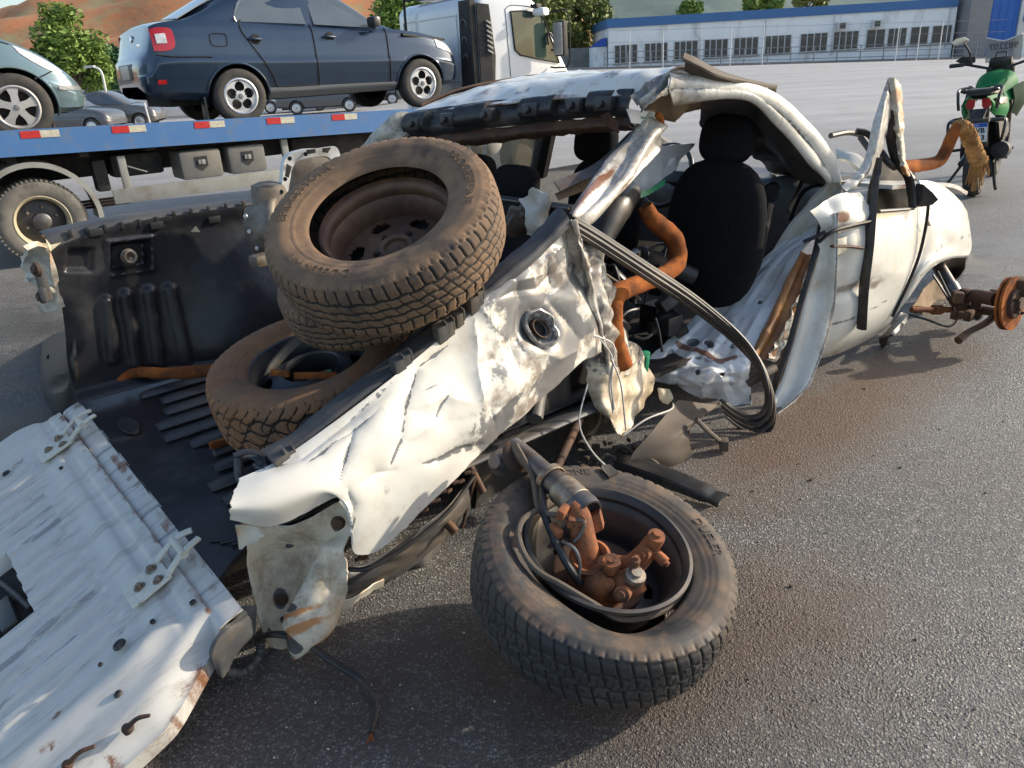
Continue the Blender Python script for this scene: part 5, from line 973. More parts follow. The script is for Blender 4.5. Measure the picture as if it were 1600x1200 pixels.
# foreground wheel, inner side up, with its torn-off knuckle
TW = placed('torn_off_wheel', 'torn off wheel lying on the asphalt in front of the wreck, inner side up', 'wheel', at_dep(940, 898, 2.03), (.20, -.20, .96), 0)
tyre_mesh('tyre', 'rubber', TW, .346, .21, .215, 'blocks', seed=21, mud=.22, dust=.62, nT=640, dent=(4.05, .5, .01, -.028))
ring_text('BRIDGESTONE', .034, .29, rad(75), .1045, 'rubber', TW, ext=.002); ring_text('DUELER', .034, .29, rad(-30), .1045, 'rubber', TW, ext=.002)
rm = Matrix.Translation((.012, .012, .0))
mb = MB(); mb.lathe([(.212, .080), (.222, .088), (.221, .097), (.212, .099), (.205, .092), (.198, .080), (.200, .066), (.192, .058), (.182, .042), (.180, .02), (.174, .012), (.172, -.03), (.170, -.05)], 80, rm)
rim = mb.obj('rim', 'rim_dark', TW); mb = MB(); disc_holes(mb, .06, .172, -.025, -.048, [(k*2*math.pi/5+.3, .135, .028, .018) for k in range(5)], mx=rm); mb.obj('wheel_disc', 'rim_dark', rim)
mb = MB(); mb.lathe([(.0, -.095), (.2, -.095)], 32, rm); mb.obj('rim_back', 'blackout', rim)
mb = MB(); mb.lathe([(.125, -.03), (.127, -.015), (.12, -.01), (.06, -.01), (.055, .0), (.0, .0)], 56, rm); bd = mb.obj('brake_disc', 'beige_board', TW); bd.data.materials[0] = MATS['rust_dark']
mb = MB(); mb.prism([(.21, .17, .1), (.245, .165, .105), (.25, .20, .105), (.23, .215, .105), (.215, .205, .105)], (0, 0, .012)); mb.obj('torn_rubber_flap', 'rubber', TW, smooth=False)
# the knuckle: hub carrier with three bolted arms
iM = (Matrix.Translation(TW.location) @ TW.rotation_euler.to_matrix().to_4x4()).inverted()
def tw(px, py, d): return iM @ at_dep(px, py, d)
kn = None
mb = MB(); c0 = tw(938, 900, 1.99)
mb.lathe([(.0, -.05), (.075, -.05), (.08, -.02), (.07, .01), (.052, .02), (.036, .018), (.034, .0), (.02, -.004), (.0, -.004)], 32, Matrix.Translation(c0))
def arm(pts, r): mb.tube(pts, r, 10, 5)
arm([c0+Vector((-.01, .03, .0)), tw(912, 845, 1.97), tw(905, 805, 1.97), tw(893, 790, 1.98)], [.045, .034, .03, .022])
arm([c0+Vector((.03, -.0, .0)), tw(985, 885, 1.96), tw(1010, 862, 1.95), tw(1022, 850, 1.95)], [.045, .03, .026, .03])
arm([c0+Vector((.0, -.03, .0)), tw(965, 918, 1.93), tw(985, 910, 1.91), tw(998, 902, 1.91)], [.05, .04, .036, .036])
arm([c0+Vector((-.02, -.02, .02)), tw(935, 915, 1.93), tw(955, 905, 1.91)], [.05, .04, .03])
kn = mb.obj('hub_carrier', 'rust', TW)
mb = MB()
for (px, py, d, r, h, n) in ((1022, 846, 1.93, .022, .035, (.2, -.3, .9)), (1008, 862, 1.93, .018, .03, (-.5, -.8, .2)), (1030, 870, 1.93, .014, .03, (.6, -.6, -.4)), (990, 905, 1.89, .026, .03, (.2, -.3, .9)), (990, 885, 1.89, .012, .035, (.2, -.2, .95)), (975, 925, 1.88, .02, .03, (-.4, -.8, .3)), (955, 882, 1.9, .022, .025, (0, -.3, .95)), (944, 880, 1.9, .012, .03, (-.3, -.5, .8)), (905, 815, 1.96, .022, .025, (-.3, -.8, .4)), (952, 912, 1.9, .016, .02, (-.3, -.8, .4))):
    q = iM.to_3x3() @ Vector(n); mb.lathe([(0, h), (r*.5, h), (r*.55, h*.75), (r, h*.7), (r*1.05, h*.3), (r, 0), (r*.9, -.02)], 14, axis_mx(tw(px, py, d), q))
[o.data.materials.__setitem__(0, MATS['bolt_steel' if i == 3 else 'rust']) for i, o in enumerate(each(mb, 'ball_joint_nut', 'rust', kn))]
mb = MB(); q = iM.to_3x3() @ Vector((-.1, -.35, .93)); hub = tw(922, 872, 1.955); mb.lathe([(.050, .0), (.054, .006), (.046, .012), (.038, .004), (.032, -.008), (.024, -.006), (.02, -.02), (.0, -.022)], 28, axis_mx(hub, q)); mb.obj('bearing_seat', 'rust', kn)
mb = MB()
for k in range(3): p = tw((880, 893, 868)[k], (800, 812, 830)[k], 1.955); mb.box(p, (.04, .022, .03), rad(30*k+15), .006)
each(mb, 'hose_bracket', 'rust', kn)
# shock absorber leaning on the wheel, with its hoses
SA = thing('shock_absorber', 'grey rusty shock absorber leaning from the wreck onto the torn off wheel', 'shock absorber', at_dep(905, 800, 2.0))
o_ = SA.location
def sp_(px, py, d): return at_dep(px, py, d)-o_
a, b_ = sp_(802, 696, 2.22), sp_(914, 796, 1.99); ab = (b_-a).normalized(); mx = axis_mx(a, ab); Ln = (b_-a).length
mb = MB(); mb.lathe([(0, 0), (.026, 0), (.028, .03), (.030, .1), (.030, .16), (.036, .165), (.037, .24), (.040, .25), (.041, Ln-.04), (.043, Ln), (.040, Ln+.02), (.034, Ln+.02), (.032, Ln), (.0, Ln-.02)], 26, mx); bo = mb.obj('damper_tube', 'steel_grey', SA)
mb = MB(); mb.lathe([(.041, .17), (.044, .172), (.044, .19), (.041, .192)], 24, mx); mb.lathe([(.0415, Ln-.10), (.0435, Ln-.098), (.0435, Ln-.03), (.0415, Ln-.028)], 24, mx); each(mb, 'clamp_band', 'bolt_steel', bo)
mb = MB(); mb.lathe([(0, .012), (.03, .014), (.044, .008), (.050, .0), (.046, -.008), (.02, -.012), (0, -.012)], 28, axis_mx(sp_(808, 712, 2.2), (.55, -.55, .6))); mb.obj('top_mount', 'rust_dark', SA); mb = MB(); mb.lathe([(0, .03), (.02, .03), (.036, .012), (.04, .0), (.03, -.01)], 24, axis_mx(sp_(782, 722, 2.25), (-.5, -.6, .4))); mb.obj('mount_cup', 'steel_grey', SA)
mb = MB(); mb.prism([b_+Vector((.035, -.02, .0)), b_+Vector((.045, -.02, -.05)), b_+Vector((.0, -.03, -.07)), b_+Vector((-.02, -.03, -.03))], (.006, .03, 0)); mb.obj('fork_bracket', 'rust', SA, smooth=False)
mb = MB(); mb.tube([sp_(806, 695, 2.16), sp_(832, 745, 2.1), sp_(842, 795, 2.02), sp_(868, 805, 1.97), sp_(888, 806, 1.95)], .0085, 8); mb.obj('hose', 'brown_plate', SA)
mb = MB(); mb.tube([sp_(846, 760, 2.08), sp_(850, 800, 2.0), sp_(870, 850, 1.94), sp_(892, 890, 1.92), sp_(908, 912, 1.93)], .011, 8); mb.obj('hose', 'black_plastic', SA)
mb = MB(); mb.tube([sp_(842, 795, 2.02), sp_(815, 815, 1.97), sp_(812, 848, 1.92), sp_(835, 888, 1.87), sp_(880, 915, 1.84), sp_(930, 945, 1.83), sp_(965, 966, 1.83), sp_(1005, 966, 1.86), sp_(1045, 950, 1.9), sp_(1070, 928, 1.95)], .008, 8); mb.obj('hose', 'brown_plate', SA)
mb = MB(); mb.tube([sp_(878, 845, 1.93), sp_(898, 858, 1.92), sp_(906, 880, 1.92), sp_(905, 905, 1.92)], .005, 8); mb.tube([sp_(890, 812, 1.95), sp_(912, 815, 1.93), sp_(908, 835, 1.93), sp_(895, 848, 1.94)], .005, 8); mb.obj('brake_pipe', 'steel_grey', SA)

# pipes and scrap (single-mesh things)
def wpt(px, py, l): return Vector(VF.world(VF.L(px, py, l)))
def tube_thing(name, label, cat, mat, pts, r, n=14, sm=7, hollow=.06, group=None, flat=1):
    c = Vector(pts[len(pts)//2]); mb = MB(); mb.tube([Vector(p)-c for p in pts], r, n, sm, True, None, flat, hollow); mb.v = [tuple(Vector(p)+Vector(mnoise.noise_vector(Vector(p)*22))*.0045) for p in mb.v]; o = mb.obj(name, mat); o.location = c; return tagx(o, label, cat, group)
tube_thing('exhaust_pipe', 'bent rust orange exhaust pipe standing in the open cabin beside the black seat', 'exhaust pipe', 'rust_pipe', [wpt(1008,322,.42), wpt(1022,345,.40), wpt(1052,372,.38), wpt(1058,408,.36), wpt(1036,430,.32), wpt(982,450,.26), wpt(959,466,.22), wpt(958,505,.2), wpt(965,545,.19), wpt(974,573,.18)], [.032, .038, .042, .040, .037, .037, .042, .038, .036, .039])
tube_thing('exhaust_pipe', 'rusty pipe with bent end lying on the black bed floor behind the muddy tyre', 'exhaust pipe', 'rust_pipe', [Vector(VF.world(VF.Z(186,594,.40))), Vector(VF.world(VF.Z(212,582,.42))), Vector(VF.world(VF.Z(262,583,.42))), Vector(VF.world(VF.Z(332,578,.43))), Vector(VF.world(VF.Z(430,560,.43)))], [.026, .024, .024, .025, .025])
mb = MB(); p = Vector(VF.world(VF.Z(350,690,.34))); mb.box((0, 0, 0), (.10, .02, .025), rad(38), .004); o = mb.obj('rusty_bar', 'rust_pipe'); o.location = p; tagx(o, 'short rusty bar on the bed floor at the foot of the muddy tyre', 'metal bar')
for (xa, ya, xb, yb, lab) in ((424,580,452,586,'shorter rusty strip lying across the holes of the black steel wheel'), (460,588,527,585,'longer rusty strip lying across the rim of the black steel wheel')):
    pa, pb = at_dep(xa, ya, 2.40), at_dep(xb, yb, 2.38); d = pb-pa; mb = MB(); mb.box((0, 0, 0), (d.length, .012, .02), math.atan2(d.y, d.x), .002); o = mb.obj('rusty_strip', 'rust_pipe'); o.location = (pa+pb)/2; o.rotation_euler = (0, -math.asin(d.z/d.length)*0, 0); tagx(o, lab, 'metal strip', 'rusty strips on the steel wheel')
# gearbox housing wedged behind the tyres
GB = thing('gearbox_housing', 'broken gearbox housing with bright flange leaning behind the top tyre', 'gearbox', wpt(400, 400, 1.35)); go = GB.location
gp = lambda x, y, l: wpt(x, y, l)-go
mb = MB(); outer = [(432,340,1.14),(441,285,1.14),(446,248,1.14),(470,235,1.13),(498,232,1.12),(524,229,1.11),(534,247,1.10)]; inner = [(446,340,1.14),(452,290,1.14),(460,257,1.14),(476,248,1.13),(498,244,1.12),(514,246,1.11),(522,258,1.10)]
sheet('flange', [[tuple(gp(*p)) for p in outer], [tuple((gp(*p)*.5+gp(*q)*.5)) for p, q in zip(outer, inner)], [tuple(gp(*p)) for p in inner]], 'aluminium', GB, 8, 4, .03, None, None, edge_rust=0)
GBf = [o for o in GB.children][0]; mb = MB()
for (x, y) in ((440,318), (446,280), (453,248), (478,241), (503,238), (524,238), (528,248), (440,300)): mb.lathe([(0, .004), (.008, .004), (.0085, .002)], 10, axis_mx(gp(x, y, 1.125), (-.1, -.95, .3)))
each(mb, 'bolt_hole', 'blackout', GBf)
mb = MB()
for p, q, r, s in ((outer[1], inner[1], outer[2], inner[2]), (outer[3], inner[3], outer[4], inner[4]), (outer[4], inner[4], outer[5], inner[5])):
    P = [gp(*p), gp(*q), gp(*s), gp(*r)]; c = sum(P, Vector())/4; mb.prism([c+(v-c)*.52+Vector((.01, -.035, .01)) for v in P], (0, .006, 0))
each(mb, 'flange_slot', 'blackout', GBf, smooth=False)
def fcs(Q, PX, U, V_): return .008*np.sin(U*14)+.008*crumple(Q, .08, 171), None
sheet('casing', [[tuple(gp(380,330,1.25)), tuple(gp(400,318,1.15)), tuple(gp(432,312,1.12)), tuple(gp(445,330,1.15))], [tuple(gp(382,362,1.22)), tuple(gp(405,355,1.1)), tuple(gp(432,350,1.08)), tuple(gp(450,360,1.15))], [tuple(gp(395,392,1.22)), tuple(gp(412,390,1.12)), tuple(gp(432,385,1.1)), tuple(gp(452,390,1.15))], [tuple(gp(402,408,1.25)), tuple(gp(418,412,1.16)), tuple(gp(435,414,1.14)), tuple(gp(455,412,1.18))]], 'cast_alu', GB, 12, 12, .02, fcs, None, edge_rust=0)
mb = MB(); mb.box(gp(416, 404, 1.08), (.12, .06, .045), rad(50), .015); mb.box(gp(425, 330, 1.2), (.12, .15, .22), rad(30), .04); mb.box(gp(490, 285, 1.3), (.22, .14, .22), rad(30), .05); mb.obj('bell_housing', 'cast_alu', GB)
mb = MB()
for (x, y) in ((384,338), (390,362), (402,388)): mb.lathe([(0, .006), (.004, .006), (.008, .004), (.009, 0)], 12, axis_mx(gp(x, y, 1.15), (-.3, -.9, .2)))
each(mb, 'mounting_boss', 'aluminium', GB)
# engine bits at the front of the bed
EB = thing('torn_bracket', 'crumpled grey metal bracket and casting in the bed below the rear window', 'scrap metal', wpt(830, 330, .55)); go2 = EB.location
gq2 = lambda x, y, l: tuple(wpt(x, y, l)-go2)
sheet('folded_plate', [[gq2(808,310,.62), gq2(832,298,.55), gq2(856,304,.5)], [gq2(815,330,.58), gq2(838,325,.5), gq2(858,325,.48)], [gq2(818,365,.55), gq2(836,368,.5), gq2(856,350,.48)]], 'white_inner', EB, 10, 10, .006, lambda Q, PX, U, V_: (.035*crumple(Q, .09, 4), None), None)
mb = MB(); rr = random.Random(14)
for k in range(9): mb.box(Vector(gq2(805+rr.uniform(-8, 30), 340+rr.uniform(-12, 22), .66)), (rr.uniform(.04, .1), .05, rr.uniform(.04, .09)), Matrix.Rotation(rr.uniform(0, 3), 4, Vector((rr.random(), 1, rr.random()))), .015)
mb.obj('casting', 'cast_alu', EB)
# pipe on the bonnet with its frayed flexible section, in front of the motorcycle
PB = thing('exhaust_pipe', 'rusty exhaust pipe with frayed braided end sticking up in front of the motorcycle', 'exhaust pipe', wpt(1425, 258, .35)); go3 = PB.location
hp3 = [wpt(1405,262,.32), wpt(1440,258,.30), wpt(1466,252,.27), wpt(1478,235,.25), wpt(1488,212,.23), wpt(1499,196,.21)]
mb = MB(); mb.tube([p-go3 for p in hp3], [.04, .036, .036, .035, .035, .034], 14, 8); mb.obj('bent_pipe', 'rust_pipe', PB)
fx = spline([tuple(p-go3) for p in (wpt(1496,198,.21), wpt(1506,200,.2), wpt(1515,215,.19), wpt(1524,240,.18), wpt(1530,255,.18))], 16); rs = [.034+.006*abs(math.sin(i*1.1))+.014*i/len(fx)*(.6+.4*math.sin(i*.9)) for i in range(len(fx))]
mb = MB(); mb.tube(fx, rs, 18, 1); fo = mb.obj('flexible_section', 'rust_pipe', PB); fo.data.materials[0] = MATS['frayed_fibre']; rr = random.Random(15)
for v in fo.data.vertices: v.co += Vector((rr.uniform(-1, 1), rr.uniform(-1, 1), rr.uniform(-1, 1)))*.005
mb = MB(); c = Vector(fx[-1])
for k in range(70):
    a = rr.uniform(0, 6.28); p = c+Vector((math.cos(a)*.04, math.sin(a)*.04, rr.uniform(-.02, .04))); q = p+Vector((rr.uniform(-.02, .03), rr.uniform(-.02, .02), -rr.uniform(.05, .16))); mb.tube([p, (p+q)/2+Vector((rr.uniform(-.01, .01), 0, 0)), q], .0035, 4, 2)
mb.obj('frayed_braid', 'frayed_fibre', PB)['kind'] = 'stuff'
# cable on the ground
def gpt(px, py, z=0): return Vector(VF.world(VF.Z(px, py, z)))
cpts = [wpt(400,1000,.12), gpt(425,992,.11), gpt(468,1000,.09), gpt(520,1035,.05), gpt(560,1060,.03), gpt(583,1085,.02), gpt(588,1110,.012), gpt(580,1145,.010)]
CB = thing('torn_cable', 'torn black cable trailing from the tail corner onto the asphalt, bare copper end', 'cable', cpts[4])
mb = MB(); mb.tube([p-cpts[4] for p in cpts], [.006, .0075, .008, .009, .0075, .007, .006, .006], 8, 8); mb.obj('sheath', 'weatherstrip', CB)
mb = MB(); mb.tube([p-cpts[4]+Vector((.004, .006, .004)) for p in cpts[:6]], .004, 6, 8); mb.obj('thin_wire', 'black_plastic', CB)
mb = MB(); rr = random.Random(16); e = cpts[-1]-cpts[4]
for k in range(9): mb.tube([e, e+Vector((rr.uniform(-.012, .012), rr.uniform(-.04, -.015), rr.uniform(0, .008)))], .0012, 4, 1)
mb.obj('copper_strand', 'rust_pipe', CB)
# green cap, black strip on the ground, bracket, loose seal end, pebbles
mb = MB(); mb.box((0, 0, 0), (.045, .03, .10), 0, .013); mb.box((0, -.018, .0), (.02, .012, .06), 0, .005); o = mb.obj('green_cap', 'green_plastic'); o.location = wpt(1006, 566, .30); o.rotation_euler = (0, rad(8), rad(30)); tagx(o, 'bright green plastic cap beside the lower end of the cabin pipe', 'plastic cap')
s1_, s2_ = gpt(968,728,.03), gpt(1130,788,.02); d = s2_-s1_; ST = thing('trim_strip', 'black plastic trim strip lying on the asphalt behind the torn off wheel', 'trim strip', (s1_+s2_)/2, math.atan2(d.y, d.x)); ln = d.length
sheet('strip', [[(-ln/2, .05, .02), (0, .055, .03), (ln/2, .05, .004)], [(-ln/2, .03, .045), (0, .03, .05), (ln/2, .03, .02)], [(-ln/2, -.03, .04), (0, -.035, .045), (ln/2, -.03, .018)], [(-ln/2, -.035, .0), (0, -.04, .005), (ln/2, -.035, .0)]], 'black_plastic', ST, 14, 4, .005, lambda Q, PX, U, V_: (.003*np.sign(np.sin(U*40))*(U > .75), None), None, edge_rust=0)
mb = MB(); rr = random.Random(17)
for k in range(30): p = gpt(930+rr.uniform(-20, 90), 705+rr.uniform(-25, 40), .02); mb.box(p, (rr.uniform(.01, .05), rr.uniform(.01, .03), rr.uniform(.008, .02)), rr.uniform(0, 3), .002)
for k in range(4): p = gpt(940+rr.uniform(-10, 70), 710+rr.uniform(-10, 25), .03); mb.tube([p, p+Vector((.05, .02, .03)), p+Vector((.1, rr.uniform(-.05, .05), .0))], .008, 6)
o = mb.obj('scrap_pieces', 'brown_plate'); o['kind'] = 'stuff'
mb = MB(); rr = random.Random(18)
for k in range(130):
    x, y = rr.gauss(1.2, 1.0), rr.gauss(2.2, .9)
    if y < 1.2: continue
    s = rr.uniform(.002, .006)*(1 if rr.random() < .93 else 1.8); mb.box((x, y, s*.4), (s, s*rr.uniform(.6, 1.4), s*.8), rr.uniform(0, 3))
o = mb.obj('loose_grit', 'brown_plate', smooth=False); o['kind'] = 'stuff'
mb = MB(); rr = random.Random(19)
for k in range(150):
    t = rr.random(); p = VF.world((rr.uniform(-.5, 3.6), rr.gauss(-.25, .28), 0)); s = rr.uniform(.0015, .004)
    mb.box((p[0], p[1], s*.4), (s*rr.uniform(1, 2.2), s, s*.7), rr.uniform(0, 3))
o = mb.obj('paint_flakes', 'white_inner', smooth=False); o['kind'] = 'stuff'
# ================================================================== BACKGROUND
M('blue_metal', (.06, .16, .36), (.07, .18, .40), 3, (.16, .17, .18), 6, .62, .1, rough=.5, bump=.02, bs=30)
M('reflector_red', (.55, .03, .025), (.45, .03, .03), 30, (.30, .2, .15), 20, .66, .06, rough=.35); M('reflector_white', (.62, .58, .46), (.5, .46, .36), 30, (.25, .18, .12), 20, .6, .06, rough=.4)
M('car_navy', (.016, .034, .065), (.02, .042, .078), 3, rough=.28, metal=.35, coat=1.0); M('car_teal', (.15, .225, .25), (.165, .245, .27), 3, rough=.3, metal=.4, coat=1.0)
M('trim_grey', (.17, .175, .18), rough=.5); M('tyre_plain', (.035, .034, .033), (.06, .052, .045), 14, rough=.8, bump=.03, bs=60); M('tyre_dusty', (.19, .17, .14), (.13, .12, .105), 6, (.07, .065, .06), 8, .58, .1, rough=.85, bump=.06, bs=50)
M('alloy', (.62, .62, .63), rough=.3, metal=.6); M('alloy_dusty', (.42, .40, .38), (.5, .48, .46), 12, rough=.4, metal=.5)
M('car_glass', (.07, .09, .105), (.10, .12, .13), 2, rough=.05, spec=.9, coat=.8); M('lamp_red', (.42, .012, .015), rough=.1, coat=.8); M('lamp_clear', (.66, .67, .68), (.45, .46, .48), 22, rough=.12, coat=.7)
M('chassis_black', (.016, .016, .017), (.028, .026, .024), 8, (.06, .05, .04), 5, .6, .1, rough=.7); M('truck_grey', (.13, .13, .12), (.17, .165, .15), 5, (.22, .19, .14), 4, .6, .12, rough=.6); M('truck_bar', (.28, .28, .255), (.23, .23, .21), 5, (.2, .16, .11), 5, .62, .1, rough=.55)
M('cab_white', (.84, .84, .84), (.81, .81, .805), 3, rough=.28, coat=.5); M('cab_glass', (.04, .07, .06), (.06, .09, .07), 4, rough=.05, spec=.8); M('wheel_beige', (.46, .40, .27), (.36, .30, .2), 9, rough=.6)
M('wall_white', (.86, .865, .86), (.82, .83, .825), 1.2, (.52, .52, .50), .9, .62, .1, rough=.8, stretch=(1, 1, .4)); M('fascia_blue', (.055, .16, .36), (.05, .145, .33), .8, rough=.6); M('window_dark', (.06, .055, .052), (.085, .08, .075), 5, rough=.25); M('window_frame_white', (.66, .66, .65), rough=.5)
M('awning_blue', (.03, .09, .42), rough=.7); M('gate_blue', (.018, .11, .40), (.02, .12, .43), 2, rough=.55); M('concrete_grey', (.24, .23, .23), (.28, .27, .265), 1.5, (.2, .19, .18), 3, .6, .1, rough=.9, bump=.1, bs=15); M('rail_grey', (.16, .18, .20), (.2, .21, .22), 8, rough=.6); M('post_white', (.62, .62, .60), rough=.6)
M('block_wall', (.24, .23, .21), (.30, .285, .26), .8, (.17, .16, .15), 1.5, .6, .1, rough=.95, bump=.2, bs=6, stretch=(1, 1, 3))
M('red_earth', (.50, .19, .075), (.38, .19, .09), .45, (.33, .25, .12), .16, .53, .05, rough=1, bump=6, bs=.5, stretch=(1, .5, 2.0)); M('rock', (.33, .29, .25), (.22, .2, .18), .5, rough=1, bump=2, bs=.5)
M('far_forest', (.105, .155, .13), (.15, .20, .175), .05, (.09, .13, .12), .02, .55, .1, rough=1)  # bluish distance haze tinted into the forest green
for nm, a, b_ in (('leaf', (.115, .20, .035), (.19, .27, .06)), ('leaf_dark', (.05, .125, .055), (.075, .15, .075)), ('leaf_olive', (.14, .18, .045), (.20, .22, .07))):
    m = M(nm, a, b_, 1.3, rough=.6, spec=.3)
M('bark', (.12, .085, .06), (.08, .06, .045), 6, rough=.95, bump=.2, bs=20)

# ---- wheels -----------------------------------------------------------------
def simple_tyre(mb, R, w, rb, mx=None, n=48, lug=0):
    mb.lathe([(rb, -.42*w), (rb+.02, -.47*w), (rb+(R-rb)*.55, -.5*w), (R-.025, -.46*w), (R-.006, -.40*w), (R, -.3*w), (R, .3*w), (R-.006, .40*w), (R-.025, .46*w), (rb+(R-rb)*.55, .5*w), (rb+.02, .47*w), (rb, .42*w)], n, mx)
    if lug:
        for k in range(lug):
            a = 2*math.pi*k/lug
            for sy in (-1, 1): mb.box((math.cos(a)*(R-.004), math.sin(a)*(R-.004), sy*w*.28), (.02, .022, w*.34), a, 0, mx)
def car_wheel(par, x, y, R, side, rimmat='alloy', holes=5, style='holes', lowres=False):
    t = MB(); mx = axis_mx((x, y, R), (0, side, 0), .3); simple_tyre(t, R, .18, R*.62, mx, 24 if lowres else 48); o = t.obj('wheel', 'tyre_plain', par)
    rb = R*.63; d = MB()
    d.lathe([(rb, .075), (rb+.008, .085), (rb-.006, .09), (rb-.018, .078), (rb-.03, .05), (rb-.035, -.05)], 20 if lowres else 40, mx)
    if lowres: d.lathe([(0, .07), (rb*.5, .075), (rb*.9, .06)], 14, mx)
    elif style == 'holes': disc_holes(d, .0, rb-.02, .075, .07, [(k*2*math.pi/holes, rb*.58, rb*.30, rb*.28) for k in range(holes)], 120, 16, mx)
    else:
        for k in range(5):
            a = 2*math.pi*k/5; c, s = math.cos(a), math.sin(a); P = [(r*c-q*s, r*s+q*c, z) for r, q, z in ((.0, -.035, .08), (rb*.55, -.03, .085), (rb-.01, -.05, .075), (rb-.01, .05, .075), (rb*.55, .03, .085), (.0, .035, .08))]; d.prism(P, (0, 0, -.03), mx)
    ro = d.obj('rim', rimmat, o); h = MB(); h.lathe([(0, .092), (.02, .09), (.026, .08), (.028, .06)], 16, mx); h.obj('hub_cap', 'trim_grey', ro)
    h = MB(); h.lathe([(0, .02), (rb-.02, .02)], 20, mx); h.obj('rim_back', 'blackout', ro); return o

# ---- car bodies --------------------------------------------------------------
class Car:
    CS = [(0, -.12), (.10, -.03), (.30, -.004), (.50, .010), (.56, -.012), (.78, -.028), (.93, -.052), (1, -.10)]
    @staticmethod
    def rx(x): return x if x > -.3 else -.3+(x+.3)*.8
    def __init__(s, st): s.st = np.array(st, float); s.st[:, 0] = [s.rx(x) for x in s.st[:, 0]]              # stations: x, z bottom, z top, half width
    def at(s, x):
        if not hasattr(s, 'sp'): p = spline(s.st, 8); s.sp = p[np.argsort(p[:, 0])]
        return [np.interp(x, s.sp[:, 0], s.sp[:, k]) for k in (1, 2, 3)]
    def ys(s, x, z):
        zb, zt, hw = s.at(x); return hw+np.interp((z-zb)/(zt-zb), [c[0] for c in s.CS], [c[1] for c in s.CS])
    def body(s, par, mat, wheels, R, step=.022, name='body'):
        xs_ = np.arange(s.st[0, 0], s.st[-1, 0]+step, step); fr = np.concatenate([np.linspace(0, .1, 4), np.linspace(.1, 1, int(.9/step*.8))[1:]]); rows = []
        stt = spline(s.st, 8); o = np.argsort(stt[:, 0]); stt = stt[o]
        for x in xs_:
            zb, zt, hw = [np.interp(x, stt[:, 0], stt[:, k]) for k in (1, 2, 3)]; off = np.interp(fr, [c[0] for c in s.CS], [c[1] for c in s.CS])
            rt = [(x, -(hw+o_), zb+(zt-zb)*f) for f, o_ in zip(fr, off)]; top = [(x, -(hw-.10)*t, zt+.03*(1-t*t)) for t in (.66, .33, 0)]
            half = rt+top; rows.append(half+[(a, -b_, c) for a, b_, c in half[::-1][1:]])
        G = np.array(rows); P = G.reshape(-1, 3).copy(); nv, nu = G.shape[:2]
        for wx in wheels:
            d = np.hypot(P[:, 0]-wx, P[:, 2]-R*.98); k = (np.abs(d-R*1.2) < step*.75) & (np.abs(P[:, 1]) > .3); ux, uz = (P[:, 0]-wx)/(d+1e-9), (P[:, 2]-R*.98)/(d+1e-9)
            P[k, 0] = wx+ux[k]*R*1.2; P[k, 2] = R*.98+uz[k]*R*1.2
        idx = np.arange(nv*nu).reshape(nv, nu); fc = np.stack([idx[:-1, :-1], idx[:-1, 1:], idx[1:, 1:], idx[1:, :-1]], -1).reshape(-1, 4); c = P[fc].mean(1); keep = np.ones(len(fc), bool)
        for wx in wheels: keep &= ~((np.hypot(c[:, 0]-wx, c[:, 2]-R*.98) < R*1.2) & (np.abs(c[:, 1]) > .3))
        q = MB(); q.v = [tuple(p) for p in P]; q.f = [tuple(f) for f in fc[keep]]+[tuple(idx[0])[::-1], tuple(idx[-1])]
        b = q.obj(name, mat, par, ang=30)
        for sd in (-1, 1):
            for wx in wheels:
                t = MB(); pts = []
                for a in np.linspace(-.25, math.pi+.25, 22): x, z = wx+math.cos(a)*R*1.2, R*.98+math.sin(a)*R*1.2; pts.append((x, sd*(s.ys(x, z)+.0), z))
                t.tube(pts, .012, 6, 2); t.obj('wheel_arch', mat, b)
        q = MB(); zb = s.st[:, 1].max(); x0, x1 = s.st[0, 0]+.25, s.st[-1, 0]-.2
        q.box(((x0+x1)/2, 0, .36), (x1-x0, s.st[:, 3].max()*1.3, .30)); q.obj('underbody', 'blackout', b); return b
    def patch(s, name, mat, par, poly_top, poly_bot, side=-1, off=.008, n=10):   # sheet on the flank between two lines of (x, z)
        a, b_ = np.array([(s.rx(x), z) for x, z in poly_top], float), np.array([(s.rx(x), z) for x, z in poly_bot], float); net = []
        for t in np.linspace(0, 1, 6): l = spline(a*(1-t)+b_*t, 4) if len(a) > 2 else np.linspace(a[0]*(1-t)+b_[0]*t, a[1]*(1-t)+b_[1]*t, 9); net.append([(x, side*(s.ys(x, z)+off), z) for x, z in l])
        return sheet(name, None, mat, par, grid=np.array(net), th=.01, fn=None, frame=None, edge_rust=0)
    def line(s, name, mat, par, pts, r=.006, side=-1, off=.006, flat=1): q = MB(); pts = spline(np.array(pts, float), 7); q.tube([(s.rx(x), side*(s.ys(s.rx(x), z)+off), z) for x, z in pts], r, 6, 1, True, None, flat); return q.obj(name, mat, par)
def greenhouse(par, mat, base, roof, hwb, hwt, step=6):          # base, roof: matching (x, z) lists from tail to nose
    rows = []
    for (xb, zb), (xt, zt) in zip(base, roof):
        rows.append([(xb, -hwb, zb), (xb*.5+xt*.5, -(hwb+hwt)/2-.015, (zb+zt)/2), (xt, -hwt, zt-.03), (xt, -hwt+.1, zt), (xt, 0, zt+.02), (xt, hwt-.1, zt), (xt, hwt, zt-.03), (xb*.5+xt*.5, (hwb+hwt)/2+.015, (zb+zt)/2), (xb, hwb, zb)])
    return sheet('cabin_shell', rows, mat, par, 3, step, 0, None, None, edge_rust=0)
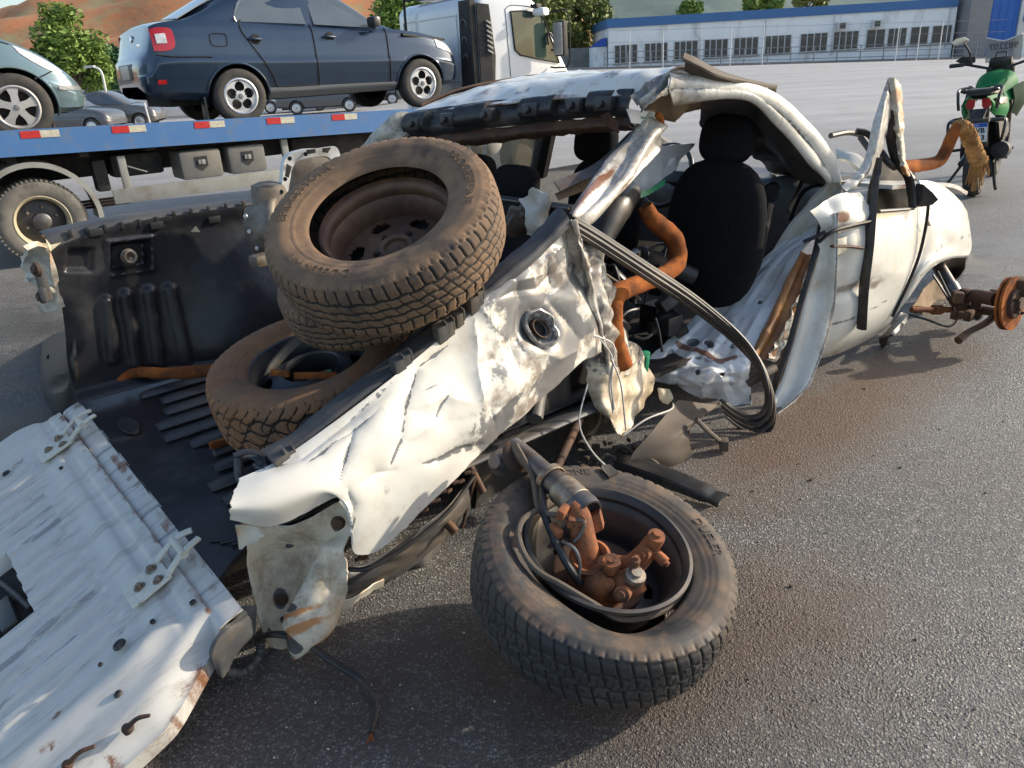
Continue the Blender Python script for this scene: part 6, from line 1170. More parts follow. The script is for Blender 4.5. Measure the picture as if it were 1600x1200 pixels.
def side_glass(par, poly, base_z, hwb, hwt, zt, side, name='side_window', mat='car_glass', off=.012):
    def yy(z): t = (z-base_z)/(zt-base_z); return side*(hwb+(hwt-hwb)*t+.012*math.sin(max(0, min(1, t))*math.pi)+off)
    q = MB(); q.prism([(x, yy(z), z) for x, z in poly], (0, -side*.012, 0)); return q.obj(name, mat, par, smooth=False)

def sedan(label, loc, rz, mat='car_navy', full=True, group=None, rimmat='alloy', scale=1, hatch=False):
    S = thing('parked_car' if group else 'sedan_car', label, 'car', loc, rz, group); S.scale = (scale,)*3
    st = [(-1.05,.42,.60,.50),(-1.02,.36,.66,.66),(-.95,.31,.72,.735),(-.885,.30,.86,.755),(-.85,.29,.955,.76),(-.6,.27,1.0,.775),(-.2,.24,1.005,.78),(.5,.22,.955,.78),(1.5,.22,.895,.78),(1.95,.22,.87,.775),(2.35,.22,.81,.765),(2.6,.24,.73,.735),(2.73,.26,.62,.68),(2.80,.30,.50,.5)]
    if hatch: st = [(-.80,.42,.60,.55),(-.77,.34,.80,.68),(-.70,.30,1.0,.75),(-.4,.26,1.02,.775)]+st[7:]
    C = Car(st); R = .272; b = C.body(S, mat, (0, 2.19), R, .022 if full else .05)
    tail = -.46 if not hatch else -.58
    greenhouse(S, mat, [(tail,1.0),(-.1,1.0),(.4,.96),(1.2,.91),(1.95,.86)], [(tail+.06,1.02),(.05,1.24),(.45,1.36),(1.05,1.36),(1.90,.90)] if not hatch else [(tail+.06,1.05),(-.35,1.33),(.3,1.37),(1.05,1.36),(1.90,.90)], .68, .53)
    for sd in ((-1, 1) if full else (-1,)):
        fn2 = lambda poly: side_glass(S, poly, .95, .68, .53, 1.36, sd)
        fn2([(.12,.985),(.10,1.03),(.17,1.16),(.30,1.27),(.83,1.30),(.86,.945)]); fn2([(.95,.94),(.93,1.30),(1.12,1.29),(1.45,1.09),(1.72,.915),(1.70,.885)])
    if not hatch: sheet('rear_window', [[(-.43,.55,1.025),(-.43,0,1.05),(-.43,-.55,1.025)],[(.02,.46,1.245),(.02,0,1.275),(.02,-.46,1.245)]], 'car_glass', S, 4, 4, .01, None, None, edge_rust=0)
    for wx in (0, 2.19):
        for sd in ((-1, 1) if full else (-1,)): car_wheel(S, wx, sd*.70, R, sd, rimmat, 5, lowres=not full)
    if not full:
        C.patch('tail_lamp', 'lamp_red', S, [(-.80,.90),(-.62,.93)], [(-.80,.74),(-.62,.74)]); return S
    for sd in (-1, 1):
        tl = C.patch('tail_lamp', 'lamp_red', S, [(-.868,.93),(-.75,.945),(-.63,.93),(-.605,.88)], [(-.868,.735),(-.75,.73),(-.64,.75),(-.605,.80)], sd, .012)
        C.patch('clear_lens', 'lamp_clear', tl, [(-.82,.885),(-.70,.89)], [(-.82,.80),(-.70,.80)], sd, .018)
        C.patch('headlamp', 'lamp_clear', S, [(2.44,.755),(2.58,.72),(2.70,.635)], [(2.46,.66),(2.60,.62),(2.715,.56)], sd, .008)
        C.patch('sill_trim', 'trim_grey', S, [(.33,.335),(1.0,.325),(1.86,.31)], [(.33,.225),(1.0,.225),(1.86,.225)], sd, .006)
        C.line('door_gap', 'blackout', S, [(.16,1.0),(.13,.93),(.16,.84),(.27,.66),(.38,.46),(.41,.36),(.47,.34),(.9,.335)], .006, sd)
        C.line('door_gap', 'blackout', S, [(.905,.95),(.90,.7),(.895,.335)], .006, sd); C.line('door_gap', 'blackout', S, [(1.80,.89),(1.785,.6),(1.78,.32)], .006, sd); C.line('bumper_gap', 'blackout', S, [(-.86,.70),(-.62,.675),(-.3,.665),(-.22,.655)], .006, sd)
        for x in (.23, 1.06):
            h = MB(); y = sd*(C.ys(x, .80)); h.lathe([(0, .004), (.05, .004), (.055, .0)], 18, axis_mx((x+.03, y, .805), (0, sd, 0))); ho = h.obj('handle_recess', 'blackout', S); h = MB(); h.tube([(x-.05, y+sd*.012, .815), (x, y+sd*.03, .815), (x+.09, y+sd*.016, .805)], .013, 8); h.obj('door_handle', mat, S)
        C.line('chrome_trim', 'chrome', S, [(.10,1.03),(.105,1.0),(.115,.985)], .008, sd)
        mi = MB(); mi.box((1.60, sd*.84, .945), (.10, .15, .11), rad(-12*sd), .035); mi.tube([(1.66, sd*.72, .90), (1.62, sd*.80, .92)], .03, 8); mi.obj('wing_mirror', 'black_plastic', S)
    fl2 = [(-.20,.86),(-.17,.875),(-.05,.87),(-.035,.85),(-.04,.77),(-.07,.755),(-.17,.76),(-.20,.79),(-.20,.86)]; C.line('fuel_flap', 'blackout', S, fl2, .004)
    C.patch('bumper_reflector', 'lamp_red', S, [(-.90,.47),(-.80,.47)], [(-.90,.43),(-.80,.43)], -1, .006)
    q = MB(); q.box((-.886, -.0, .56), (.04, .62, .16), 0, .02); pr = q.obj('plate_recess', 'black_plastic', S); q = MB(); q.box((-.908, -.0, .56), (.012, .40, .13), 0, .003); q.obj('number_plate', 'alloy_dusty', pr)
    q = MB(); q.lathe([(0, .012), (.03, .012), (.036, .004), (.038, 0)], 20, axis_mx((-.775, 0, .88), (-1, 0, .15))); q.box((-.785, -.38, .80), (.01, .16, .035), rad(12), .004); q.obj('chrome_emblem', 'chrome', S)
    q = MB(); q.prism([(2.0, -.76, .80), (2.62, -.66, .735), (2.66, -.5, .745), (2.0, -.5, .86)], (0, 0, .02)); q.obj('bonnet_edge', 'chassis_black', S, smooth=False)
    q = MB(); q.box((-.36, -.66, .16), (.02, .14, .26), 0, .003); q.obj('mud_flap', 'black_plastic', S)
    return S
def tf_loc(t, s, z): return tuple(TF.world((t, s, z)))

# ---- flatbed truck -------------------------------------------------------------
TK = thing('flatbed_truck', 'white cab tow truck with a long blue flatbed, carrying two cars', 'tow truck', (-4.28, 7.32, 0), rad(35))
sl_ = lambda t: 1.215-.031*t
mb = MB(); mb.prism([(-3.5, 0, sl_(-3.5)), (4.86, 0, sl_(4.86)), (4.86, 0, sl_(4.86)-.225), (-3.5, 0, sl_(-3.5)-.225)], (0, .07, 0)); rail_ = mb.obj('side_rail', 'blue_metal', TK, smooth=False)
mb = MB(); mb.prism([(-3.5, 2.1, sl_(-3.5)-.10), (4.86, 2.1, sl_(4.86)-.10), (4.86, 2.1, sl_(4.86)-.225), (-3.5, 2.1, sl_(-3.5)-.225)], (0, -.07, 0)); mb.obj('side_rail', 'blue_metal', TK, smooth=False)
mb = MB(); mb.prism([(-3.5, .074, sl_(-3.5)-.07), (4.85, .074, sl_(4.85)-.07), (4.85, 2.026, sl_(4.85)-.07), (-3.5, 2.026, sl_(-3.5)-.07)], (0, 0, -.05)); mb.obj('deck', 'truck_grey', TK, smooth=False)
for (a, b_) in ((31, 92), (174, 227), (303, 350), (416, 459), (518, 557), (-95, -35)):
    ta, tb = TF.L(a, 210-a*.06, 0)[0], TF.L(b_, 210-b_*.06, 0)[0]; tm = (ta+tb)/2
    for u0, u1, mm in ((ta, tm, 'reflector_red'), (tm, tb, 'reflector_white')):
        q = MB(); q.prism([(u0, -.002, sl_(u0)-.012), (u1, -.002, sl_(u1)-.012), (u1, -.002, sl_(u1)-.075), (u0, -.002, sl_(u0)-.075)], (0, -.003, 0)); q.obj('reflective_tape', mm, rail_, smooth=False)
mb = MB(); mb.box((1.2, .75, .80), (8.2, .09, .22)); mb.box((1.2, 1.4, .80), (8.2, .09, .22)); 
for t in np.arange(-2.5, 4.8, .6): mb.box((t, 1.05, .955), (.08, 1.8, .07))
mb.obj('chassis_frame', 'chassis_black', TK)
mb = MB(); mb.box((1.0, .55, .78), (.5, .3, .22), 0, .04); mb.box((3.1, .6, .70), (.9, .4, .35), 0, .05); mb.tube([(.8, .5, .95), (1.5, .45, .93), (2.4, .4, .96), (3.4, .4, .92)], .02, 8); mb.box((.62, .35, .72), (.12, .2, .3), 0, .02); mb.obj('air_tank', 'chassis_black', TK)
for t0 in (0,):
    for s0, nm in ((.16, 'wheel'), (.42, 'wheel'), (1.68, 'wheel'), (1.94, 'wheel')):
        mx = axis_mx((t0, s0, .385), (0, -1 if s0 < 1 else 1, 0)); q = MB(); simple_tyre(q, .385, .23, .235, mx, 64, 60 if s0 < .2 else 0); wo = q.obj('wheel', 'tyre_dusty', TK)
        if s0 < .2:
            q = MB(); q.lathe([(.235, .085), (.246, .10), (.236, .108), (.222, .095), (.21, .06), (.205, -.02)], 48, mx); ro = q.obj('rim', 'wheel_beige', wo); q = MB(); q.lathe([(.205, .0), (.16, .012), (.10, .03), (.085, .03)], 40, mx); q.obj('wheel_disc', 'rim_dark', ro); q = MB(); q.lathe([(0, .075), (.06, .072), (.078, .06), (.088, .02), (.09, 0)], 32, mx); q.obj('axle_hub', 'steel_grey', ro)
            for k in range(6): a = k*math.pi/3+.3; q = MB(); q.lathe([(0, .045), (.012, .044), (.016, .03), (.016, .01)], 10, mx @ Matrix.Translation((math.cos(a)*.135, math.sin(a)*.135, 0))); q.obj('wheel_nut', 'bolt_steel', ro)
g0 = []
for a in np.linspace(-.15, math.pi+.1, 26): g0.append([(math.cos(a)*r, s_, .40+math.sin(a)*r*1.02) for r, s_ in ((.475, .03), (.515, .03), (.515, .10), (.515, .62))])
sheet('mudguard', None, 'truck_bar', TK, grid=np.array(g0), th=.008, frame=None, edge_rust=0)
for (xa, ya, xb, yb) in ((276, 232, 354, 281), (352, 223, 421, 270)):
    a, b_ = np.array(TF.L(xa, ya, .05)), np.array(TF.L(xb, yb, .05)); c = (a+b_)/2; dx = b_[0]-a[0]; hz = .235
    q = MB(); q.box((c[0], .27, .74), (dx-.012, .44, hz+.045), 0, .035); bx = q.obj('tool_box', 'truck_grey', TK); k = .06
    q = MB(); q.prism([(c[0]-.0-k, .049, .74+k+.02), (c[0]+k, .049, .74+k+.02), (c[0]+k, .049, .74-k*.3), (c[0], .049, .74-k), (c[0]-k, .049, .74-k*.3)], (0, -.006, 0)); q.obj('latch_plate', 'chassis_black', bx, smooth=False)
    q = MB(); q.box((c[0], .038, .765), (.07, .012, .045), 0, .004); q.box((c[0]+.005, .034, .765), (.012, .014, .05), 0, .002); q.obj('latch', 'truck_bar', bx)
mb = MB(); mb.box((1.6, .07, .525), (1.9, .04, .135), 0, .006); mb.obj('underrun_bar', 'truck_bar', TK)
mb = MB(); mb.box((.80, .09, .72), (.07, .05, .36), 0, .005); mb.box((2.45, .09, .72), (.07, .05, .36), 0, .005); each(mb, 'bar_post', 'truck_bar', TK)
mb = MB(); mb.tube([(.84, .07, .80), (.93, .04, .76), (1.0, .03, .73)], .008, 6); mb.obj('grab_hook', 'truck_bar', TK)
mb = MB(); mb.box((.35, .5, .47), (1.5, .07, .02)); mb.box((.35, .5, .44), (1.3, .07, .02)); mb.box((.35, .5, .41), (1.0, .07, .02)); mb.obj('leaf_spring', 'rust_dark', TK)
# cab
bm = bmesh.new(); prof = [(5.10, .62), (5.10, 2.24), (5.22, 2.34), (5.85, 2.33), (6.06, 2.20), (6.40, 1.62), (6.60, 1.30), (6.62, .62)]
v1 = [bm.verts.new((t, .08, z)) for t, z in prof]; v2 = [bm.verts.new((t, 2.08, z)) for t, z in prof]; n = len(prof)
bm.faces.new(v1); bm.faces.new(v2[::-1])
for i in range(n): bm.faces.new((v1[i], v2[i], v2[(i+1) % n], v1[(i+1) % n]))
bmesh.ops.recalc_face_normals(bm, faces=bm.faces); bmesh.ops.bevel(bm, geom=bm.edges[:], offset=.07, segments=4, affect='EDGES', profile=.5)
me = bpy.data.meshes.new('cab'); bm.to_mesh(me); bm.free(); finish(me, 50); cab = link('cab', me, 'cab_white', TK)
def cabL(x, y, s=.076): p = TF.L(x, y, .08); return (p[0], s, p[2])
q = MB(); q.prism([cabL(x, y) for x, y in ((797,18),(816,17),(835,20),(848,28),(873,98),(840,92),(812,86),(804,78))], (0, -.006, 0)); cw = q.obj('side_window', 'cab_glass', cab, smooth=False)
q = MB(); wp = [cabL(x, y, .07) for x, y in ((797,18),(816,17),(835,20),(848,28),(862,66),(873,98),(840,92),(812,86),(804,78),(797,18))]; q.tube(wp, .014, 6, 1, flat=.6); q.obj('window_seal', 'chassis_black', cw)
q = MB(); q.tube([cabL(x, y, .079) for x, y in ((789,14),(793,60),(798,120))], .006, 6); q.tube([cabL(x, y, .079) for x, y in ((789,14),(800,8),(835,12),(852,25))], .006, 6); q.obj('door_gap', 'rail_grey', cab)
q = MB(); q.tube([cabL(x, y, .05) for x, y in ((855,70),(853,56),(858,52),(868,76),(862,78))], .012, 6, 2); q.obj('steering_wheel', 'black_plastic', cab)
q = MB(); q.prism([(5.02, .11, 2.26), (5.02, .11, 1.0), (5.02, .42, 1.0), (5.02, .36, 2.26)], (.075, 0, 0)); q.prism([(5.10, .10, 2.22), (5.26, .072, 2.20), (5.32, .072, 1.62), (5.26, .072, 1.0), (5.10, .10, 1.0)], (0, -.02, 0)); ip = q.obj('air_intake', 'chassis_black', cab, smooth=False)
for i in range(7): q = MB(); z = 2.0-i*.055; q.box((5.24, .046, z), (.09, .02, .022), Matrix.Rotation(rad(28), 4, 'Y'), .003); q.obj('grille_slat', 'truck_bar', ip)
for z, r in ((1.98, .07), (1.80, .05), (1.62, .04)): q = MB(); q.tube([(5.013, .27+r*math.cos(a), z+r*math.sin(a)) for a in np.linspace(0, math.pi, 10)], .008, 6, 1); q.obj('moulded_rib', 'trim_grey', ip)
for (a, b_, c, d) in ((.55, 1.9, 1.35, 2.12), (.55, 1.9, .85, 1.28)): q = MB(); q.tube([(5.098, a, c), (5.098, a, d), (5.098, b_, d), (5.098, b_, c), (5.098, a, c)], .012, 6, 1); q.obj('pressed_panel', 'cab_white', cab)
q = MB(); q.tube([(5.03, 1.72, 1.25), (5.03, 1.72, 2.30), (5.06, 1.6, 2.38), (5.1, .6, 2.40), (5.1, .45, 2.35)], .018, 8, 6); q.obj('grab_rail', 'chassis_black', cab)
q = MB(); q.box((5.3, 1.2, 2.42), (.14, 1.3, .05), 0, .015); lb = q.obj('roof_bar', 'chassis_black', cab); q = MB(); q.box((5.5, 1.25, 2.48), (.3, 1.3, .2), 0, .04); q.obj('roof_box', 'cab_white', cab)
q = MB(); q.box((6.22, -.14, 1.78), (.09, .17, .42), rad(10), .03); mi = q.obj('mirror', 'chassis_black', cab); q = MB(); q.tube([(6.12, .08, 2.08), (6.2, -.1, 2.1), (6.3, -.2, 2.06), (6.3, -.2, 1.5), (6.2, -.1, 1.44), (6.2, .06, 1.45)], .012, 6, 4); q.obj('mirror_arm', 'chassis_black', mi); q = MB(); q.box((6.17, -.14, 1.78), (.02, .15, .38), rad(10), .01); q.obj('mirror_glass', 'alloy_dusty', mi)
q = MB(); q.box((5.98, -.05, 2.10), (.16, .18, .10), rad(20), .045); cm = q.obj('kerb_mirror', 'cab_white', cab); q = MB(); q.box((5.93, -.02, 2.17), (.12, .1, .05), rad(20), .015); q.obj('mirror_bracket', 'chassis_black', cm)
for s0 in (.22, 1.94): mx = axis_mx((5.85, s0, .385), (0, -1 if s0 < 1 else 1, 0)); q = MB(); simple_tyre(q, .385, .23, .235, mx); wo = q.obj('wheel', 'tyre_dusty', TK); q = MB(); q.lathe([(.235, .09), (.2, .03), (.0, .05)], 24, mx); q.obj('rim', 'wheel_beige', wo)

sedan('dark navy blue sedan tied down on the blue flatbed behind the white cab', tf_loc(2.09, .90, 1.09), rad(35))
# teal hatchback: nose in the picture
TE = thing('hatchback_car', 'teal hatchback on the rear of the flatbed, only its nose in the picture', 'car', tf_loc(-2.36, .93, 1.11), rad(35))
CT = Car([(-.85,.4,.65,.55),(-.8,.3,.9,.7),(-.6,.26,1.0,.78),(.5,.22,.98,.80),(1.5,.22,.97,.80),(1.95,.22,.96,.80),(2.25,.22,.925,.795),(2.5,.22,.84,.785),(2.70,.22,.735,.765),(2.84,.22,.625,.735),(2.95,.23,.52,.68),(3.02,.25,.44,.56),(3.05,.30,.40,.42)])
CT.body(TE, 'car_teal', (0, 2.42), .29); greenhouse(TE, 'car_teal', [(-.7,1.0),(0,1.0),(.6,.98),(1.2,.97),(2.1,.94)], [(-.6,1.1),(-.3,1.42),(.4,1.5),(1.1,1.48),(2.05,.98)], .70, .54)
sheet('windscreen', [[(2.06,-.6,.985),(2.08,0,1.02),(2.06,.6,.985)],[(1.2,-.5,1.44),(1.2,0,1.47),(1.2,.5,1.44)]], 'car_glass', TE, 4, 4, .01, None, None, edge_rust=0)
for wx in (0, 2.42):
    for sd in (-1, 1): car_wheel(TE, wx, sd*.72, .29, sd, 'alloy_dusty', 5, 'spokes')
for sd in (-1, 1):
    CT.patch('headlamp', 'lamp_clear', TE, [(2.52,.81),(2.66,.74),(2.80,.645),(2.875,.575)], [(2.56,.74),(2.66,.655),(2.78,.58),(2.86,.555)], sd, .006)
    CT.patch('bumper_strip', 'trim_grey', TE, [(2.80,.455),(2.92,.45),(3.0,.435)], [(2.80,.415),(2.92,.41),(3.0,.40)], sd, .008); CT.line('bumper_gap', 'blackout', TE, [(2.62,.52),(2.70,.545),(2.78,.58)], .006, sd); CT.line('bonnet_gap', 'blackout', TE, [(2.0,.93),(2.3,.885),(2.5,.815)], .005, sd)
mb = MB(); mb.tube([TF.L(82, 190, .2), TF.L(86, 205, .15)], .015, 6, 1); o = mb.obj('tie_down_strap', 'weatherstrip'); o.location = TK.location; o.rotation_euler = TK.rotation_euler; tagx(o, 'black strap tying the teal car to the flatbed by its front wheel', 'strap')

# ---- green motorcycle -----------------------------------------------------------
MO = thing('motorcycle', 'green motorcycle parked beyond the wreck, seen from behind', 'motorcycle', (4.83, 7.9, 0), rad(52)); MO.rotation_euler = (rad(-4), 0, rad(52)); MO.scale = (1.07, 1.07, 1.07)
M('moto_green', (.004, .17, .042), (.003, .14, .035), 3, rough=.6, coat=0, spec=.12); M('moto_silver', (.06, .085, .06), rough=.9, spec=.05); M('plate_white', (.70, .71, .72), rough=.5); M('plate_blue', (.02, .09, .45), rough=.5); M('ink', (.012, .012, .014), rough=.6); M('screen_smoke', (.40, .40, .38), rough=.1, alpha=.55); M('mirror_sky', (.75, .78, .82), rough=.04, metal=1)
for x, w_, R in ((0, .15, .305), (1.38, .11, .30)):
    mx = axis_mx((x, 0, R), (0, 1, 0)); q = MB(); q.lathe([(R-.09, -.3*w_), (R-.06, -.45*w_), (R-.02, -.42*w_), (R-.003, -.2*w_), (R, 0), (R-.003, .2*w_), (R-.02, .42*w_), (R-.06, .45*w_), (R-.09, .3*w_)], 56, mx); wo = q.obj('wheel', 'tyre_plain', MO); q = MB(); q.lathe([(R-.09, -.3*w_), (R-.11, 0), (R-.09, .3*w_)], 40, mx)
    for k in range(5): a = 2*math.pi*k/5; q.tube([(0, 0, 0), (math.cos(a)*(R-.1), math.sin(a)*(R-.1), 0)], .018, 8, 1, mx=mx)
    q.cyl((0, 0, -.07), (0, 0, .07), .04, 16, mx); q.obj('rim', 'black_plastic', wo)
q = MB(); q.tube([(0, .12, .30), (.3, .11, .36), (.52, .09, .42)], .03, 8); q.tube([(0, -.12, .30), (.3, -.11, .36), (.52, -.09, .42)], .03, 8); q.cyl((0, -.13, .30), (0, .13, .30), .015); q.obj('swingarm', 'black_plastic', MO)
q = MB(); q.box((.62, 0, .45), (.42, .30, .40), 0, .06); q.cyl((.55, -.2, .38), (.55, .2, .38), .11, 20); q.cyl((.78, -.14, .52), (.85, .14, .55), .08, 16); q.obj('engine', 'chassis_black', MO)
sheet('fuel_tank', [[(.62,.12,.82),(.62,.07,.93),(.62,0,.95),(.62,-.07,.93),(.62,-.12,.82)],[(.80,.17,.80),(.80,.12,.99),(.80,0,1.04),(.80,-.12,.99),(.80,-.17,.80)],[(1.0,.19,.80),(1.0,.15,1.02),(1.0,0,1.08),(1.0,-.15,1.02),(1.0,-.19,.80)],[(1.18,.15,.82),(1.18,.10,.98),(1.18,0,1.02),(1.18,-.10,.98),(1.18,-.15,.82)]], 'moto_green', MO, 8, 8, .01, None, None, edge_rust=0)
for sd in (-1, 1):
    sheet('tank_shroud', [[(.72,sd*.17,.92),(1.0,sd*.235,.96),(1.25,sd*.22,.92)],[(.75,sd*.19,.80),(1.0,sd*.26,.80),(1.25,sd*.24,.76)],[(.82,sd*.16,.68),(1.0,sd*.20,.64),(1.15,sd*.18,.62)]], 'moto_silver', MO, 6, 6, .015, None, None, edge_rust=0)
    sheet('tail_fairing', [[(-.14,sd*.06,.90),(.1,sd*.11,.90),(.4,sd*.14,.86),(.66,sd*.14,.84)],[(-.12,sd*.11,.84),(.1,sd*.155,.80),(.4,sd*.17,.76),(.66,sd*.16,.74)],[(-.06,sd*.09,.76),(.1,sd*.13,.70),(.4,sd*.15,.66),(.6,sd*.14,.64)]], 'moto_green', MO, 6, 6, .015, None, None, edge_rust=0)
    q = MB(); q.prism([(-.165, sd*.025, .88), (-.16, sd*.085, .89), (-.15, sd*.10, .82), (-.15, sd*.05, .79), (-.16, sd*.03, .82)], (.03, 0, 0)); q.obj('tail_light', 'lamp_red', MO, smooth=False)
    q = MB(); q.tube([(-.05, sd*.13, .95), (-.16, sd*.14, .96), (-.18, sd*.10, .965)], .014, 8); q.obj('grab_rail', 'black_plastic', MO)
    q = MB(); q.tube([(1.02, sd*.06, 1.10), (1.04, sd*.2, 1.14), (1.0, sd*.30, 1.17), (.95, sd*.38, 1.17)], .013, 8); hb = q.obj('handlebar', 'chassis_black', MO); q = MB(); q.cyl((.985, sd*.31, 1.17), (.94, sd*.43, 1.17), .02); q.obj('grip', 'rubber', hb); q = MB(); q.tube([(1.03, sd*.26, 1.155), (1.08, sd*.38, 1.17), (1.07, sd*.44, 1.17)], .007, 6); q.obj('lever', 'chassis_black', hb)
    q = MB(); q.tube([(1.0, sd*.24, 1.16), (1.02, sd*.27, 1.28), (1.0, sd*.33, 1.38)], .01, 8); mi = q.obj('mirror_stem', 'chassis_black', MO); q = MB(); q.prism([(.985, sd*.28, 1.40), (.985, sd*.33, 1.435), (.985, sd*.40, 1.425), (.985, sd*.44, 1.39), (.985, sd*.39, 1.36), (.985, sd*.32, 1.365)], (.025, 0, 0)); q.obj('mirror_head', 'mirror_sky', mi, smooth=False)
    q = MB(); q.tube([(1.15, sd*.10, 1.10), (1.25, sd*.10, .8), (1.38, sd*.10, .30)], .026, 10); q.obj('fork_leg', 'steel_grey', MO)
    q = MB(); q.cyl((.35, sd*.12, .40), (.33, sd*.26, .39), .014); q.obj('foot_peg', 'chassis_black', MO)
    q = MB(); q.box((-.20, sd*.17, .70), (.05, .11, .03), 0, .012); q.obj('indicator', 'black_plastic', MO)
    q = MB(); q.prism([(1.06, sd*.22, 1.235), (1.06, sd*.34, 1.25), (1.07, sd*.40, 1.21), (1.07, sd*.30, 1.16), (1.06, sd*.22, 1.18)], (.03, 0, 0)); q.obj('hand_guard', 'black_plastic', MO, smooth=False)
q = MB(); rounded_pad(q, .62, .10, .24, Matrix.Translation((.33, 0, .90)) @ Matrix.Rotation(rad(4), 4, 'Y') @ Matrix.Rotation(rad(90), 4, 'X') @ Matrix.Identity(4), p=3); q.obj('saddle', 'black_plastic', MO)
q = MB(); q.box((-.10, 0, .955), (.16, .26, .035), 0, .012); q.box((-.155, 0, .93), (.03, .20, .035), 0, .01); q.obj('rear_rack', 'black_plastic', MO)
q = MB(); q.prism([(-.15, .07, .80), (-.15, -.07, .80), (-.20, -.05, .72), (-.20, .05, .72)], (.05, 0, -.02)); q.box((-.16, 0, .70), (.12, .20, .04), 0, .01); q.box((-.235, 0, .58), (.012, .21, .22), Matrix.Rotation(rad(-12), 4, 'Y')); q.obj('plate_holder', 'black_plastic', MO)
PM = Matrix.Translation((-.252, 0, .60)) @ Matrix.Rotation(rad(-12), 4, 'Y') @ Matrix.Rotation(rad(-90), 4, 'Z') @ Matrix.Rotation(rad(90), 4, 'X')
q = MB(); q.box((0, 0, 0), (.20, .17, .006), 0, .002, PM); pl = q.obj('number_plate', 'plate_white', MO); q = MB(); q.box((0, .068, .004), (.198, .034, .002), 0, 0, PM); q.obj('plate_band', 'plate_blue', pl)
flat_text('BRASIL', .024, PM @ Matrix.Translation((0, .068, .006)), 'plate_white', pl, 'plate_print'); flat_text('VB', .062, PM @ Matrix.Translation((.045, .018, .004)), 'ink', pl, 'plate_print', bold=.002); flat_text('3', .062, PM @ Matrix.Translation((.068, -.046, .004)), 'ink', pl, 'plate_print', bold=.002)
q = MB(); q.tube([(-.05, -.19, .42), (.15, -.19, .40), (.34, -.17, .38)], [.072, .078, .05], 16, 5); q.tube([(.34, -.17, .38), (.55, -.14, .30), (.8, -.08, .32)], .025, 10); q.lathe([(0, .0), (.05, .0), (.074, -.01)], 16, axis_mx((-.06, -.19, .42), (-1, 0, .05))); q.obj('exhaust_muffler', 'chassis_black', MO)
for sd in (-1, 1):
    q = MB(); q.prism([(.05, sd*.12, .66), (.45, sd*.15, .66), (.62, sd*.15, .52), (.40, sd*.14, .42), (.18, sd*.13, .50)], (0, sd*.03, 0)); q.obj('side_cover', 'black_plastic', MO, smooth=False)
    q = MB(); q.tube([(-.02, sd*.10, .98), (-.10, sd*.17, .97), (-.2, sd*.16, .90), (-.19, sd*.15, .80)], .013, 8); q.tube([(-.06, sd*.14, .72), (-.16, sd*.22, .70), (-.2, sd*.22, .60), (-.1, sd*.2, .52)], .013, 8); q.obj('luggage_rail', 'black_plastic', MO)
    q = MB(); q.prism([(-.05, sd*.11, .88), (.3, sd*.15, .86), (.3, sd*.16, .81), (-.02, sd*.14, .82)], (0, sd*.02, 0)); q.obj('tail_trim', 'black_plastic', MO, smooth=False)
q = MB(); q.tube([(.12, .06, .34), (.30, .06, .72)], .04, 12, 1); q.obj('rear_shock', 'chassis_black', MO)
q = MB(); q.tube([(.45, .14, .30), (.40, .26, .10), (.36, .33, .01)], .014, 8); q.tube([(.36, .33, .012), (.33, .36, .012)], .02, 8); q.obj('side_stand', 'chassis_black', MO)
q = MB(); q.tube([(.1, -.13, .34), (.06, -.16, .12), (.12, -.17, .04)], .014, 8); q.obj('centre_stand', 'chassis_black', MO)
sheet('windscreen', [[(1.22,.155,1.40),(1.24,.08,1.375),(1.25,0,1.355),(1.24,-.08,1.375),(1.22,-.155,1.40)],[(1.24,.16,1.30),(1.28,.08,1.30),(1.29,0,1.30),(1.28,-.08,1.30),(1.24,-.16,1.30)],[(1.27,.155,1.16),(1.31,.08,1.16),(1.32,0,1.16),(1.31,-.08,1.16),(1.27,-.155,1.16)]], 'screen_smoke', MO, 6, 6, .004, None, None, edge_rust=0)
q = MB(); q.tube([(1.21,.155,1.40),(1.23,.08,1.375),(1.24,0,1.355),(1.23,-.08,1.375),(1.21,-.155,1.40)], .007, 6); q.obj('windscreen_edge', 'plate_white', MO)
flat_text('982207', .085, Matrix.Translation((1.225, 0, 1.30)) @ Matrix.Rotation(rad(-90), 4, 'Z') @ Matrix.Rotation(rad(90), 4, 'X'), 'ink', MO, 'painted_number', mirror=True)
q = MB(); q.box((1.12, 0, 1.16), (.10, .20, .07), Matrix.Rotation(rad(-25), 4, 'Y'), .02); q.tube([(1.1, .05, 1.20), (1.12, .04, 1.25), (1.12, -.04, 1.25), (1.1, -.05, 1.20)], .008, 6, 1); q.box((1.2, 0, 1.05), (.16, .24, .2), 0, .05); q.obj('instrument_panel', 'chassis_black', MO)
sheet('rear_hugger', [[(-.30,.05,.33),(-.32,0,.34),(-.30,-.05,.33)],[(-.2,.06,.56),(-.22,0,.57),(-.2,-.06,.56)],[(.1,.07,.66),(.1,0,.68),(.1,-.07,.66)]], 'black_plastic', MO, 5, 5, .006, None, None, edge_rust=0)

